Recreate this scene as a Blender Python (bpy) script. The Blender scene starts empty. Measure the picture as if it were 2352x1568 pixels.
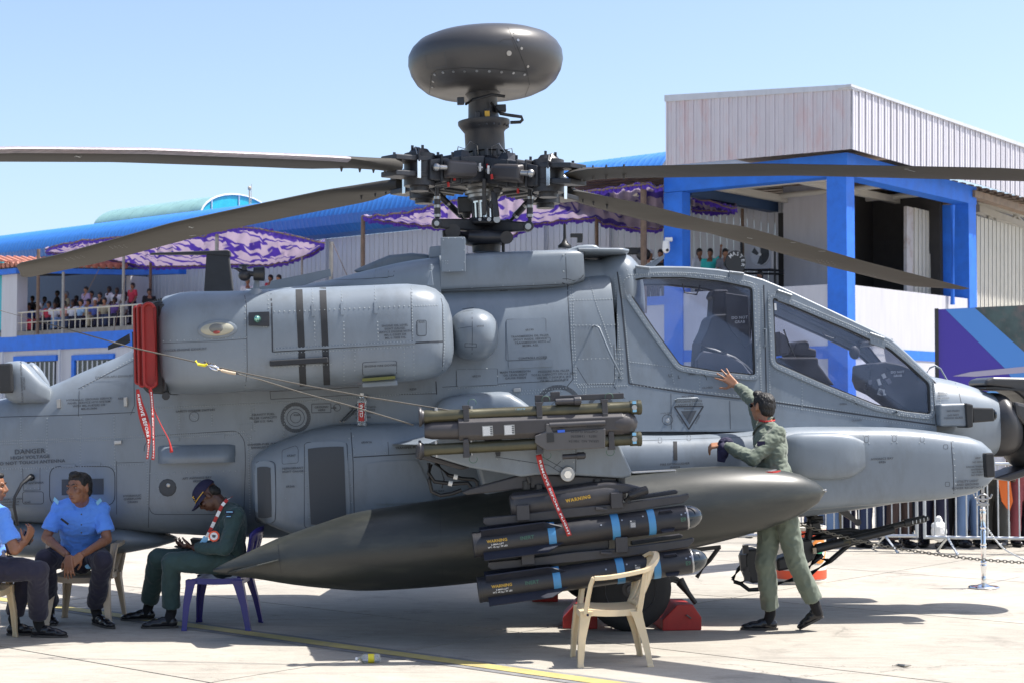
import bpy, bmesh, math, random
from mathutils import Vector, Matrix, noise
from mathutils.bvhtree import BVHTree
random.seed(7)
PI = math.pi
V = Vector
sc = bpy.context.scene
COL = sc.collection
# ------------------------------------------------------------------ camera, world, sun, exposure
CAMZ = 1.73
FPX = 3700.0
DH = 13.85
PITCH = math.atan(156/FPX)
cd = bpy.data.cameras.new('camera'); cam = bpy.data.objects.new('camera', cd); COL.objects.link(cam)
cam.location = (0, 0, CAMZ); cam.rotation_euler = (PI/2+PITCH, 0, 0)
cd.sensor_width = 36; cd.lens = FPX/2352*36; cd.clip_start = .1; cd.clip_end = 3000
cd.dof.use_dof = True; cd.dof.focus_distance = 13.0; cd.dof.aperture_fstop = 5.0
sc.camera = cam
SUN_EL = math.radians(63); SUN_DIR = V((.93, .10, 0)).normalized()*math.cos(SUN_EL)+V((0, 0, math.sin(SUN_EL)))
world = bpy.data.worlds.new('World'); sc.world = world; world.use_nodes = True
wn = world.node_tree.nodes; wl = world.node_tree.links
for n in list(wn): wn.remove(n)
sky = wn.new('ShaderNodeTexSky'); sky.sky_type = 'NISHITA'; sky.sun_disc = False
sky.sun_elevation = SUN_EL; sky.sun_rotation = math.atan2(SUN_DIR.x, SUN_DIR.y)
sky.air_density = 1.0; sky.dust_density = 4.5; sky.ozone_density = 1.2; sky.altitude = 900
bg = wn.new('ShaderNodeBackground'); bg.inputs['Strength'].default_value = .138
wo = wn.new('ShaderNodeOutputWorld'); wl.new(sky.outputs[0], bg.inputs[0]); wl.new(bg.outputs[0], wo.inputs[0])
sl = bpy.data.lights.new('sun', 'SUN'); sl.energy = 5.0; sl.angle = math.radians(.55); sl.color = (1, .955, .89)
so = bpy.data.objects.new('sun', sl); COL.objects.link(so)
so.rotation_euler = SUN_DIR.to_track_quat('Z', 'Y').to_euler()
sc.view_settings.view_transform = 'Standard'; sc.view_settings.look = 'None'
sc.view_settings.exposure = .84; sc.view_settings.gamma = 1; sc.view_settings.use_curve_mapping = False
sc.cycles.max_bounces = 7; sc.cycles.transparent_max_bounces = 12
# ------------------------------------------------------------------ pixel helpers (photo seen at 2352 x 1568)
cp, sp = math.cos(PITCH), math.sin(PITCH)
CAM = V((0, 0, CAMZ))
def ray(x, y):
    a = (x-1176)/FPX; b = (784-y)/FPX
    return V((a, cp-b*sp, sp+b*cp))
def W(x, y, D):
    r = ray(x, y); return CAM + r*(D/r.y)
def G(x, y, z=0):
    r = ray(x, y); return CAM + r*((z-CAMZ)/r.z)
def plane_hit(x, y, p0, n):
    r = ray(x, y); return CAM + r*((p0-CAM).dot(n)/r.dot(n))
HM = Matrix.Translation(V((-.2287, DH, 0))) @ Matrix.Rotation(math.radians(4), 4, 'Z') @ Matrix.Rotation(math.radians(-3), 4, 'Y')
HI = HM.inverted(); HY = (HM.to_3x3() @ V((0, 1, 0)))
def H(x, y, yl):            # point in the helicopter's own frame, on its lengthwise plane at side offset yl
    return HI @ plane_hit(x, y, HM @ V((0, yl, 0)), HY)
def HW(x, y, yl): return HM @ H(x, y, yl)
def sc_at(D): return FPX/D
# ------------------------------------------------------------------ materials
MATS = {}
def mat(name, col, rough=.5, metal=0., var=.0, vscale=4., bump=0., bscale=30., dirt=None, dscale=1.5, damt=.4, spec=.5, coat=0., stretch=(1, 1, 1), sheen=0, alpha=None, trans=0, emit=None, edge=None):
    m = bpy.data.materials.new(name); m.use_nodes = True
    nt = m.node_tree; N = nt.nodes; L = nt.links; b = N['Principled BSDF']
    b.inputs['Base Color'].default_value = (*col, 1); b.inputs['Roughness'].default_value = rough
    b.inputs['Metallic'].default_value = metal; b.inputs['Specular IOR Level'].default_value = spec
    if coat: b.inputs['Coat Weight'].default_value = coat; b.inputs['Coat Roughness'].default_value = .138
    if trans: b.inputs['Transmission Weight'].default_value = trans
    if sheen: b.inputs['Sheen Weight'].default_value = sheen
    if emit: b.inputs['Emission Color'].default_value = (*emit[0], 1); b.inputs['Emission Strength'].default_value = emit[1]
    tc = N.new('ShaderNodeTexCoord'); mp = N.new('ShaderNodeMapping'); mp.inputs['Scale'].default_value = stretch
    L.new(tc.outputs['Object'], mp.inputs[0])
    out = None
    if var:
        n1 = N.new('ShaderNodeTexNoise'); n1.inputs['Scale'].default_value = vscale; n1.inputs['Detail'].default_value = 6; n1.inputs['Roughness'].default_value = .6
        L.new(mp.outputs[0], n1.inputs[0])
        mr = N.new('ShaderNodeMapRange'); mr.inputs[1].default_value = .3; mr.inputs[2].default_value = .7; mr.inputs[3].default_value = 1-var; mr.inputs[4].default_value = 1+var
        L.new(n1.outputs['Fac'], mr.inputs[0])
        mx = N.new('ShaderNodeMix'); mx.data_type = 'RGBA'; mx.blend_type = 'MULTIPLY'; mx.inputs[0].default_value = 1
        mx.inputs[6].default_value = (*col, 1); cr = N.new('ShaderNodeCombineColor')
        for i in range(3): L.new(mr.outputs[0], cr.inputs[i])
        L.new(cr.outputs[0], mx.inputs[7]); out = mx.outputs[2]
        mr2 = N.new('ShaderNodeMapRange'); mr2.inputs[3].default_value = max(0, rough-.1); mr2.inputs[4].default_value = min(1, rough+.12)
        L.new(n1.outputs['Fac'], mr2.inputs[0]); L.new(mr2.outputs[0], b.inputs['Roughness'])
    if dirt:
        n2 = N.new('ShaderNodeTexNoise'); n2.inputs['Scale'].default_value = dscale; n2.inputs['Detail'].default_value = 9; n2.inputs['Roughness'].default_value = .68
        L.new(mp.outputs[0], n2.inputs[0])
        r2 = N.new('ShaderNodeMapRange'); r2.inputs[1].default_value = .5; r2.inputs[2].default_value = .75; r2.inputs[3].default_value = 0; r2.inputs[4].default_value = damt
        L.new(n2.outputs['Fac'], r2.inputs[0])
        m2 = N.new('ShaderNodeMix'); m2.data_type = 'RGBA'; L.new(r2.outputs[0], m2.inputs[0])
        if out: L.new(out, m2.inputs[6])
        else: m2.inputs[6].default_value = (*col, 1)
        m2.inputs[7].default_value = (*dirt, 1); out = m2.outputs[2]
    if out: L.new(out, b.inputs['Base Color'])
    if bump:
        n3 = N.new('ShaderNodeTexNoise'); n3.inputs['Scale'].default_value = bscale; n3.inputs['Detail'].default_value = 4
        L.new(mp.outputs[0], n3.inputs[0]); bp = N.new('ShaderNodeBump'); bp.inputs['Strength'].default_value = bump; bp.inputs['Distance'].default_value = .01
        L.new(n3.outputs['Fac'], bp.inputs['Height']); L.new(bp.outputs[0], b.inputs['Normal'])
    MATS[name] = m
    return m
P_GREY = mat('helicopter_grey_paint', (.182, .213, .248), .36, var=.10, vscale=1.8, bump=.32, bscale=3.2, dirt=(.105, .112, .115), dscale=3.0, damt=.5, stretch=(1.3, 1, .55))
P_SEAM = mat('seam_dark', (.03, .035, .045), .7)
P_MARK = mat('marking_dark_grey', (.062, .070, .082), .6)
P_WALK = mat('walkway_black_grey', (.028, .03, .034), .8, var=.2, vscale=12)
P_RIV = mat('rivet_grey', (.26, .29, .31), .4)
P_BLACK = mat('black_metal', (.018, .019, .021), .45, var=.25, vscale=9, bump=.1)
P_HUB = mat('hub_dark_grey', (.018, .020, .026), .42, var=.3, vscale=7, dirt=(.10, .07, .05), dscale=6, damt=.25, bump=.2, bscale=20)
P_BLADE = mat('blade_paint', (.044, .041, .037), .6, var=.14, vscale=1.5, dirt=(.055, .050, .044), dscale=3, damt=.4, stretch=(1, 6, 6), spec=.18)
P_BLADEEDGE = mat('blade_leading_edge', (.40, .36, .38), .35, metal=.5, var=.2, vscale=6, stretch=(.4, 8, 8))
P_RADOME = mat('radome_dark', (.046, .045, .047), .34, var=.1, vscale=2, dirt=(.07, .067, .063), dscale=1.5, damt=.3)
P_STEEL = mat('bright_steel', (.72, .72, .72), .18, metal=1.)
P_DULLSTEEL = mat('dull_steel', (.38, .38, .38), .38, metal=.9, var=.15)
P_TANK = mat('tank_green_grey', (.028, .031, .029), .36, bump=.1, bscale=6, var=.2, vscale=2, dirt=(.085, .085, .068), dscale=3.5, damt=.5, stretch=(.5, 1, 2))
P_MISS = mat('missile_black', (.022, .022, .026), .4, var=.2, vscale=6, bump=.06)
P_MISS2 = mat('missile_fin', (.014, .017, .030), .45, var=.15)
P_BLUEBAND = mat('blue_band', (.07, .26, .50), .5, var=.08, vscale=10)
P_RACK = mat('rack_dark', (.036, .035, .040), .42, var=.2, vscale=7, dirt=(.09, .08, .07), dscale=6, damt=.3)
P_OLIVE = mat('tube_olive', (.075, .070, .042), .33, metal=.35, var=.2, vscale=7, dirt=(.03, .03, .03), dscale=5, damt=.4)
P_BROWNGREY = mat('launcher_brown_grey', (.045, .041, .043), .42, var=.12, vscale=5)
P_RED = mat('cover_red', (.29, .014, .011), .5, var=.15, vscale=5, bump=.1)
P_REDTAPE = mat('ribbon_red', (.40, .02, .018), .6, var=.12, vscale=9)
P_EYE = mat('eye_white', (.36, .33, .31), .4)
P_WHITE = mat('white_print', (.75, .75, .74), .6)
P_YELPRINT = mat('yellow_print', (.55, .33, .04), .6)
P_GREENPRINT = mat('green_print', (.05, .12, .085), .6)
P_BLUEPRINT = mat('blue_sticker', (.03, .12, .6), .4)
P_LBLUE = mat('light_blue_sticker', (.22, .50, .72), .5)
P_CABLE = mat('cable_rubber', (.016, .016, .018), .5)
P_ROPE = mat('wire_rope', (.10, .09, .075), .7, var=.3, vscale=60)
P_TYRE = mat('tyre_rubber', (.015, .015, .016), .75, var=.25, vscale=12, bump=.2)
P_MESH = mat('grille_dark', (.05, .055, .062), .6, var=.1, vscale=200)
P_COCK = mat('cockpit_dark', (.026, .027, .036), .6, var=.25, vscale=5)
P_COCKL = mat('cockpit_grey', (.13, .13, .15), .6, var=.1)
P_LENS = mat('lens_glass', (.02, .03, .04), .05, metal=.4, coat=.8)
P_LENSC = mat('lens_clear', (.36, .345, .27), .12, coat=.6)
P_IRID = mat('iridescent_lens', (.25, .5, .42), .08, metal=.8)
P_CHAIR = mat('chair_cream_plastic', (.70, .56, .36), .4, var=.05, vscale=3, spec=.4, dirt=(.40, .30, .18), dscale=3, damt=.3)
P_CHAIRW = mat('chair_beige_plastic', (.50, .40, .29), .45, var=.05)
P_CHAIRB = mat('chair_violet_blue_plastic', (.028, .022, .16), .35, var=.08)
for m_, s_ in ((P_CHAIR, .12),):
    b_ = m_.node_tree.nodes['Principled BSDF']; b_.inputs['Subsurface Weight'].default_value = s_; b_.inputs['Subsurface Radius'].default_value = (.02, .012, .006)
P_SKIN = mat('skin_brown', (.235, .105, .058), .45, var=.1, vscale=14)
P_SKIND = mat('skin_dark_brown', (.075, .032, .02), .42, var=.1, vscale=14)
P_SKINL = mat('skin_tan', (.33, .155, .085), .45, var=.1, vscale=14)
P_HAIR = mat('hair_black', (.008, .007, .007), .55, bump=.9, bscale=90, stretch=(1, 1, .3))
P_SHIRTB = mat('shirt_light_blue', (.095, .27, .80), .8, var=.05, vscale=8, sheen=.2)
P_NAVY = mat('trousers_navy', (.013, .012, .030), .8, var=.15, vscale=8, sheen=.15)
P_FLIGHTD = mat('flight_suit_green', (.022, .052, .050), .75, var=.12, vscale=7, sheen=.15)
P_FLIGHT = mat('flight_suit_sage', (.115, .140, .105), .75, var=.1, vscale=7, sheen=.2)
P_SHOE = mat('shoe_black_leather', (.010, .010, .013), .25, bump=.2, bscale=60)
P_SOLE = mat('shoe_sole', (.05, .045, .04), .7)
P_SOCK = mat('sock_black', (.006, .006, .008), .9)
P_CAP = mat('cap_navy', (.012, .010, .040), .8)
P_ORANGE = mat('orange_red_paint', (.72, .085, .03), .45, var=.05)
P_DRUM = mat('drum_white_paint', (.62, .58, .50), .45, var=.06, dirt=(.35, .3, .22), dscale=4, damt=.4)
P_GREEN = mat('green_paint', (.02, .30, .14), .5)
P_CHROME = mat('chrome', (.75, .76, .78), .12, metal=1.)
P_CHAIN = mat('chain_steel', (.30, .28, .24), .35, metal=.8, var=.2, vscale=30)
P_GALV = mat('galvanised_steel', (.50, .53, .56), .35, metal=.75, var=.12, vscale=8)
P_CHOCK = mat('chock_red_paint', (.38, .02, .014), .5, var=.15, vscale=8, dirt=(.22, .02, .015), dscale=9, damt=.6, bump=.15)
P_PLASTIC = mat('clear_plastic', (.9, .93, .95), .08, trans=.85)
P_WALLW = mat('painted_wall_white', (.50, .50, .54), .7, var=.05, vscale=2, dirt=(.42, .41, .42), dscale=1.3, damt=.45, stretch=(3, 3, .4), bump=.1)
P_BLUEW = mat('painted_wall_blue', (.018, .155, .66), .6, var=.12, vscale=2.2, dirt=(.012, .10, .48), dscale=3, damt=.6, bump=.12)
P_CLAD = mat('metal_cladding_pink_white', (.55, .52, .56), .5, var=.05, vscale=2, dirt=(.55, .32, .31), dscale=1.4, damt=.65, stretch=(1.4, 1.4, .5))
P_CLADW = mat('metal_cladding_white', (.56, .55, .60), .45, var=.06, vscale=1.5, dirt=(.42, .39, .36), dscale=1.2, damt=.35, stretch=(2, 2, .25))
P_CLADG = mat('metal_cladding_grey', (.50, .52, .57), .5, var=.06, vscale=2, dirt=(.36, .35, .34), dscale=1.5, damt=.3, stretch=(2, 2, .3))
P_CREAM = mat('metal_cladding_cream', (.55, .53, .47), .5, var=.05, vscale=2)
P_ROOFB = mat('roof_blue_metal', (.035, .17, .50), .38, var=.08, vscale=2, dirt=(.03, .14, .45), dscale=1.5, damt=.5)
P_TEALG = mat('teal_polycarbonate', (.02, .38, .45), .25, var=.1)
P_TEALP = mat('pale_teal_vault', (.22, .38, .36), .3, var=.12, vscale=2)
P_TILE = mat('clay_roof_tile', (.42, .17, .12), .7, var=.2, vscale=8)
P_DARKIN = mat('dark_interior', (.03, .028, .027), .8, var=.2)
P_RUST = mat('rusty_sheet', (.22, .16, .11), .6, var=.3, vscale=3, dirt=(.16, .06, .025), dscale=4, damt=.8)
P_POLE = mat('wood_pole', (.16, .11, .08), .8, var=.25, vscale=10)
P_POLEM = mat('metal_pole', (.30, .29, .27), .5, metal=.4, var=.2)
P_RAIL = mat('rail_cream_paint', (.50, .47, .40), .5, var=.15, vscale=6)
P_CONCD = mat('concrete_edge', (.20, .19, .18), .85, var=.25, vscale=5)
P_GLASSD = mat('window_dark', (.035, .045, .05), .15)
# clear glazing for the canopy: real refraction-free pane, tinted, with a reflective face
def glass_mat(name, tint, haze):
    m = bpy.data.materials.new(name); m.use_nodes = True; nt = m.node_tree; N = nt.nodes; L = nt.links
    for n in list(N): N.remove(n)
    t = N.new('ShaderNodeBsdfTransparent'); t.inputs[0].default_value = (*tint, 1)
    g = N.new('ShaderNodeBsdfGlossy'); g.inputs['Roughness'].default_value = .04; g.inputs[0].default_value = (.9, .92, 1, 1)
    d = N.new('ShaderNodeBsdfDiffuse'); d.inputs[0].default_value = (.52, .60, .80, 1)  # pale blue veil paints sky reflection and brightness into the pane
    nz = N.new('ShaderNodeTexNoise'); nz.inputs['Scale'].default_value = 3.5; nz.inputs['Detail'].default_value = 7
    tc = N.new('ShaderNodeTexCoord'); L.new(tc.outputs['Object'], nz.inputs[0])
    mr = N.new('ShaderNodeMapRange'); mr.inputs[1].default_value = .35; mr.inputs[2].default_value = .75; mr.inputs[3].default_value = haze*.6; mr.inputs[4].default_value = haze*2.2
    L.new(nz.outputs['Fac'], mr.inputs[0])
    fr = N.new('ShaderNodeFresnel'); fr.inputs[0].default_value = 1.45
    m1 = N.new('ShaderNodeMixShader'); m2 = N.new('ShaderNodeMixShader'); o = N.new('ShaderNodeOutputMaterial')
    L.new(mr.outputs[0], m1.inputs[0]); L.new(t.outputs[0], m1.inputs[1]); L.new(d.outputs[0], m1.inputs[2])
    L.new(fr.outputs[0], m2.inputs[0]); L.new(m1.outputs[0], m2.inputs[1]); L.new(g.outputs[0], m2.inputs[2]); L.new(m2.outputs[0], o.inputs[0])
    return m
P_GLASS = glass_mat('canopy_glass', (.93, .945, .985), .032)
# ------------------------------------------------------------------ mesh builder (world coordinates unless a frame is given)
WMAT = {}
def wm(o): return WMAT.get(o.name, Matrix.Identity(4))
def props(o, label=None, cat=None, group=None, kind=None):
    if label: o['label'] = label
    if cat: o['category'] = cat
    if group: o['group'] = group
    if kind: o['kind'] = kind
    return o
def basis(d, up=V((0, 0, 1))):
    d = d.normalized()
    if abs(d.dot(up)) > .98: up = V((1, 0, 0))
    a = d.cross(up).normalized(); return a, a.cross(d).normalized()
SPLIT = set('tank_seam damper_rod control_actuator muzzle_slot hub_fitting launcher_end rack_lug blue_band reflective_strip door_latch canopy_cross_bow grab_handle blade_fork bonding_wire hub_bolt red_torque_mark link_collar swashplate_bolt clamp_strap tube_fitting lanyard wing_cable cable_tag sway_brace missile_screw blue_sticker suppressor_bolt radome_bolt shirt_button shoulder_slide drain_pipe wall_stanchion soffit_purlin truss_member walkway_fence eye iris eyebrow shoulder_patch patch_wings tie_mark radar_connector plate_print plate_text cap_emblem landing_strut hinge_plate'.split())
class MB:
    def __init__(s, F=None): s.v = []; s.f = []; s.F = F
    def add(s, vs, fs):
        k = len(s.v)
        s.v += [(s.F @ V(p)) if s.F else V(p) for p in vs]; s.f += [tuple(i+k for i in f) for f in fs]; return s
    def box(s, c, size, R=None):
        hx, hy, hz = [q/2 for q in size]; c = V(c)
        vs = [V((x, y, z)) for x in (-hx, hx) for y in (-hy, hy) for z in (-hz, hz)]
        if R: vs = [R @ q for q in vs]
        return s.add([c+q for q in vs], [(0, 1, 3, 2), (4, 6, 7, 5), (0, 4, 5, 1), (2, 3, 7, 6), (0, 2, 6, 4), (1, 5, 7, 3)])
    def beam(s, a, b, w, h, up=V((0, 0, 1)), w2=None, h2=None):
        a = V(a); b = V(b); x, y = basis(b-a, V(up)); w2 = w2 or w; h2 = h2 or h
        vs = [a+x*i*w/2+y*j*h/2 for i, j in ((-1, -1), (1, -1), (1, 1), (-1, 1))]+[b+x*i*w2/2+y*j*h2/2 for i, j in ((-1, -1), (1, -1), (1, 1), (-1, 1))]
        return s.add(vs, [(0, 3, 2, 1), (4, 5, 6, 7), (0, 1, 5, 4), (1, 2, 6, 5), (2, 3, 7, 6), (3, 0, 4, 7)])
    def lathe(s, a, b, prof, n=16, cap=True):
        """prof: list of (t along a->b in metres from a, radius)"""
        a = V(a); b = V(b); d = (b-a).normalized(); x, y = basis(d)
        vs = []; fs = []
        for t, r in prof:
            for i in range(n):
                q = 2*PI*i/n; vs.append(a+d*t+(x*math.cos(q)+y*math.sin(q))*r)
        m = len(prof)
        for j in range(m-1):
            for i in range(n):
                k = (i+1) % n; fs.append((j*n+i, j*n+k, (j+1)*n+k, (j+1)*n+i))
        if cap: fs.append(tuple(range(n))[::-1]); fs.append(tuple((m-1)*n+i for i in range(n)))
        return s.add(vs, fs)
    def cyl(s, a, b, r, r2=None, n=12):
        L = (V(b)-V(a)).length; return s.lathe(a, b, [(0, r), (L, r if r2 is None else r2)], n)
    def tube(s, pts, r, n=8, closed=False):
        pts = [V(p) for p in pts]; vs = []; fs = []; m = len(pts); px = None
        rr = r if isinstance(r, (list, tuple)) else [r]*m
        for i, p in enumerate(pts):
            if closed: d = pts[(i+1) % m]-pts[i-1]
            else: d = pts[min(i+1, m-1)]-pts[max(i-1, 0)]
            d.normalize()
            if px is None: x, y = basis(d)
            else: x = (px-d*px.dot(d)).normalized(); y = d.cross(x)
            px = x
            for k in range(n):
                q = 2*PI*k/n; vs.append(p+(x*math.cos(q)+y*math.sin(q))*rr[i])
        for j in range(m if closed else m-1):
            j2 = (j+1) % m
            for k in range(n):
                k2 = (k+1) % n; fs.append((j*n+k, j*n+k2, j2*n+k2, j2*n+k))
        if not closed: fs.append(tuple(range(n))[::-1]); fs.append(tuple((m-1)*n+i for i in range(n)))
        return s.add(vs, fs)
    def ell(s, c, r, R=None, n=16, m=10):
        c = V(c); r = V(r) if not isinstance(r, (int, float)) else V((r, r, r)); vs = []; fs = []
        for j in range(1, m):
            t = PI*j/m
            for i in range(n):
                q = 2*PI*i/n; p = V((r.x*math.sin(t)*math.cos(q), r.y*math.sin(t)*math.sin(q), r.z*math.cos(t)))
                vs.append(c+(R @ p if R else p))
        for pz in (r.z, -r.z):
            p = V((0, 0, pz)); vs.append(c+(R @ p if R else p))
        T = len(vs)-2; B = T+1
        for j in range(m-2):
            for i in range(n):
                k = (i+1) % n; fs.append((j*n+i, (j+1)*n+i, (j+1)*n+k, j*n+k))
        for i in range(n):
            k = (i+1) % n; fs.append((T, i, k)); fs.append((B, (m-2)*n+k, (m-2)*n+i))
        return s.add(vs, fs)
    def cone2(s, a, b, ra, rb, n=14, flat=(False, False)):
        """round cone: capsule with two radii"""
        a = V(a); b = V(b); L = max((b-a).length, 1e-4); pr = []
        if not flat[0]:
            for i in range(0, 5):
                t = PI/2*i/5; pr.append((-ra*math.cos(t), max(ra*math.sin(t), ra*.02)))
        pr.append((0, ra)); pr.append((L, rb))
        if not flat[1]:
            for i in range(1, 6):
                t = PI/2*i/5; pr.append((L+rb*math.sin(t), max(rb*math.cos(t), rb*.02)))
        return s.lathe(a, b, pr, n)
    def prism(s, poly, ext):
        """poly: list of 3D points (convex or not, planar); ext: vector"""
        n = len(poly); poly = [V(p) for p in poly]; e = V(ext)
        return s.add(poly+[p+e for p in poly], [tuple(range(n))[::-1], tuple(range(n, 2*n))]+[(i, (i+1) % n, (i+1) % n+n, i+n) for i in range(n)])
    def loft(s, rings, cap=True, closed=True):
        n = len(rings[0]); vs = [p for r in rings for p in r]; fs = []
        for j in range(len(rings)-1):
            for i in range(n if closed else n-1):
                k = (i+1) % n; fs.append((j*n+i, j*n+k, (j+1)*n+k, (j+1)*n+i))
        if cap and closed: fs.append(tuple(range(n))[::-1]); fs.append(tuple((len(rings)-1)*n+i for i in range(n)))
        return s.add(vs, fs)
    def build(s, name, m, parent=None, smooth=None, bev=0, label=None, cat=None, group=None, kind=None, origin=None, recalc=True, segs=2, mods=None):
        if name in SPLIT and parent is not None and s.f:
            rt = list(range(len(s.v)))
            def fd(i):
                while rt[i] != i: rt[i] = rt[rt[i]]; i = rt[i]
                return i
            for f in s.f:
                for q in f[1:]: rt[fd(q)] = fd(f[0])
            gr = {}
            for f in s.f: gr.setdefault(fd(f[0]), []).append(f)
            if len(gr) > 1:
                SPLIT.discard(name); r = None
                for fs in gr.values():
                    ix = sorted({i for f in fs for i in f}); mp = {i: k for k, i in enumerate(ix)}; m2 = MB(); m2.v = [s.v[i] for i in ix]; m2.f = [tuple(mp[i] for i in f) for f in fs]
                    o = m2.build(name, m, parent, smooth, bev, recalc=recalc, segs=segs); r = r or o
                SPLIT.add(name); return r
        if parent is not None: M0 = wm(parent)
        else:
            if origin is None:
                xs = [p.x for p in s.v]; ys = [p.y for p in s.v]; zs = [p.z for p in s.v]
                origin = V(((min(xs)+max(xs))/2, (min(ys)+max(ys))/2, min(zs)))
            M0 = Matrix.Translation(origin)
        I = M0.inverted()
        me = bpy.data.meshes.new(name); me.from_pydata([I @ p for p in s.v], [], s.f)
        if recalc:
            bm = bmesh.new(); bm.from_mesh(me); bmesh.ops.recalc_face_normals(bm, faces=bm.faces); bm.to_mesh(me); bm.free()
        o = bpy.data.objects.new(name, me); COL.objects.link(o)
        for mm in (m if isinstance(m, (list, tuple)) else [m]): me.materials.append(mm)
        if parent is not None: o.parent = parent; WMAT[o.name] = M0
        else: o.matrix_world = M0; WMAT[o.name] = M0
        if smooth is not None:
            for p in me.polygons: p.use_smooth = True
            if smooth < 180:
                try: me.set_sharp_from_angle(angle=math.radians(smooth))
                except Exception: pass
        if bev:
            bv = o.modifiers.new('bevel', 'BEVEL'); bv.width = bev; bv.segments = segs; bv.limit_method = 'ANGLE'; bv.angle_limit = math.radians(35)
        props(o, label, cat, group, kind)
        return o
def thing(name, label, cat, loc=(0, 0, 0), M=None, group=None, kind=None):
    o = bpy.data.objects.new(name, None); COL.objects.link(o); o.empty_display_size = .2
    Mx = M if M is not None else Matrix.Translation(V(loc)); o.matrix_world = Mx; WMAT[o.name] = Mx
    return props(o, label, cat, group, kind)
def dup(o, loc=None, rz=None, label=None, parent=None, M=None, mats=None):
    c = o.copy(); COL.objects.link(c)
    if parent: c.parent = parent
    if M is not None: c.matrix_world = M
    if loc is not None: c.location = loc
    if rz is not None: c.rotation_euler = (0, 0, rz)
    if label: c['label'] = label
    if mats and o.type == 'MESH' and o.name.split('.')[0] in mats:
        c.material_slots[0].link = 'OBJECT'; c.material_slots[0].material = mats[o.name.split('.')[0]]
    for ch in o.children: dup(ch, parent=c, mats=mats)
    return c
HULL = []
def hull(o):
    """register a built mesh (world coordinates) as a surface that seams, rivets and markings sit on"""
    M0 = WMAT[o.name]; me = o.data
    HULL.append(BVHTree.FromPolygons([M0 @ v.co for v in me.vertices], [tuple(p.vertices) for p in me.polygons])); return o
def hit(x, y, bvhs=None):
    d = ray(x, y).normalized(); best = None
    for b in (bvhs or HULL):
        l, n, i, t = b.ray_cast(CAM, d)
        if l is not None and (best is None or t < best[2]):
            if n.dot(d) > 0: n = -n
            best = (l, n, t)
    return best
def text_mesh(body, size=1., align='CENTER', spacing=1., extrude=.0, bold=0., line=1.):
    c = bpy.data.curves.new('t', 'FONT'); c.body = body; c.size = size; c.align_x = align; c.align_y = 'CENTER'; c.space_character = spacing
    c.extrude = extrude; c.offset = bold; c.resolution_u = 2; c.space_line = line
    o = bpy.data.objects.new('t', c); COL.objects.link(o)
    me = bpy.data.meshes.new_from_object(o.evaluated_get(bpy.context.evaluated_depsgraph_get()))
    bpy.data.objects.remove(o); bpy.data.curves.remove(c)
    return me
def put_text(name, body, c, right, up, h, m, parent, spacing=1.05, bold=.012, wide=1., line=1.):
    """flat print: cap height h, centred at world point c"""
    me = text_mesh(body, 1., spacing=spacing, bold=bold, line=line); k = h/.70
    right = right.normalized(); nrm = right.cross(up).normalized(); up = nrm.cross(right).normalized()
    mb = MB()
    ys = [v.co.y for v in me.vertices]; ym = (min(ys)+max(ys))/2 if ys else 0
    mb.add([c+right*(v.co.x*k*wide)+up*((v.co.y-ym)*k)+nrm*(v.co.z*k) for v in me.vertices], [tuple(p.vertices) for p in me.polygons])
    bpy.data.meshes.remove(me)
    return mb.build(name, m, parent, recalc=False)
def lerp(a, b, t): return a+(b-a)*t
def interp(tab, x):
    if x <= tab[0][0]: return tab[0][1:]
    for p, q in zip(tab, tab[1:]):
        if x <= q[0]:
            t = (x-p[0])/(q[0]-p[0]); return [lerp(a, b, t) for a, b in zip(p[1:], q[1:])]
    return tab[-1][1:]
# ------------------------------------------------------------------ THE HELICOPTER
heli = thing('attack_helicopter', 'grey two seat attack helicopter with dark radar dome above its rotor', 'helicopter', M=HM)
def ring(x, z0, z1, hw, n=3.2, seg=44, yc=0., nt=None, tumble=0.):
    zc = (z0+z1)/2; hh = (z1-z0)/2; out = []
    for i in range(seg):
        q = 2*PI*i/seg; c = math.cos(q); s = math.sin(q); nn = n if (s < 0 or nt is None) else nt
        y = hw*math.copysign(abs(c)**(2/nn), c); z = hh*math.copysign(abs(s)**(2/nn), s)
        y *= 1-tumble*max(0, s)
        out.append(V((x, yc+y, zc+z)))
    return out
def spline_rows(rows, step=.12):
    """catmull-rom densify of rows keyed by first value"""
    out = []
    for i in range(len(rows)-1):
        p0 = rows[max(i-1, 0)]; p1 = rows[i]; p2 = rows[i+1]; p3 = rows[min(i+2, len(rows)-1)]
        m = max(1, int(abs(p2[0]-p1[0])/step))
        for k in range(m):
            t = k/m; out.append([.5*((2*b)+(-a+c)*t+(2*a-5*b+4*c-d)*t*t+(-a+3*b-3*c+d)*t**3) for a, b, c, d in zip(p0, p1, p2, p3)])
    out.append(list(rows[-1])); return out
def body_rows(st, kk=.6):
    rows = []
    for vx, top, bot, hw in st:
        a = H(vx, top, -hw*kk); b = H(vx, bot, -hw*kk); rows.append([(a.x+b.x)/2, b.z, a.z, hw])
    return rows
def loft_body(name, st, n=3.2, nt=None, kk=.6, tumble=0., step=.12, mat_=None, yc=0., parent=heli, smooth=50):
    mb = MB(HM); mb.loft([ring(r[0], r[1], r[2], r[3], n, yc=yc, nt=nt, tumble=tumble) for r in spline_rows(body_rows(st, kk), step)])
    return mb.build(name, mat_ or P_GREY, parent, smooth=smooth)
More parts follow.
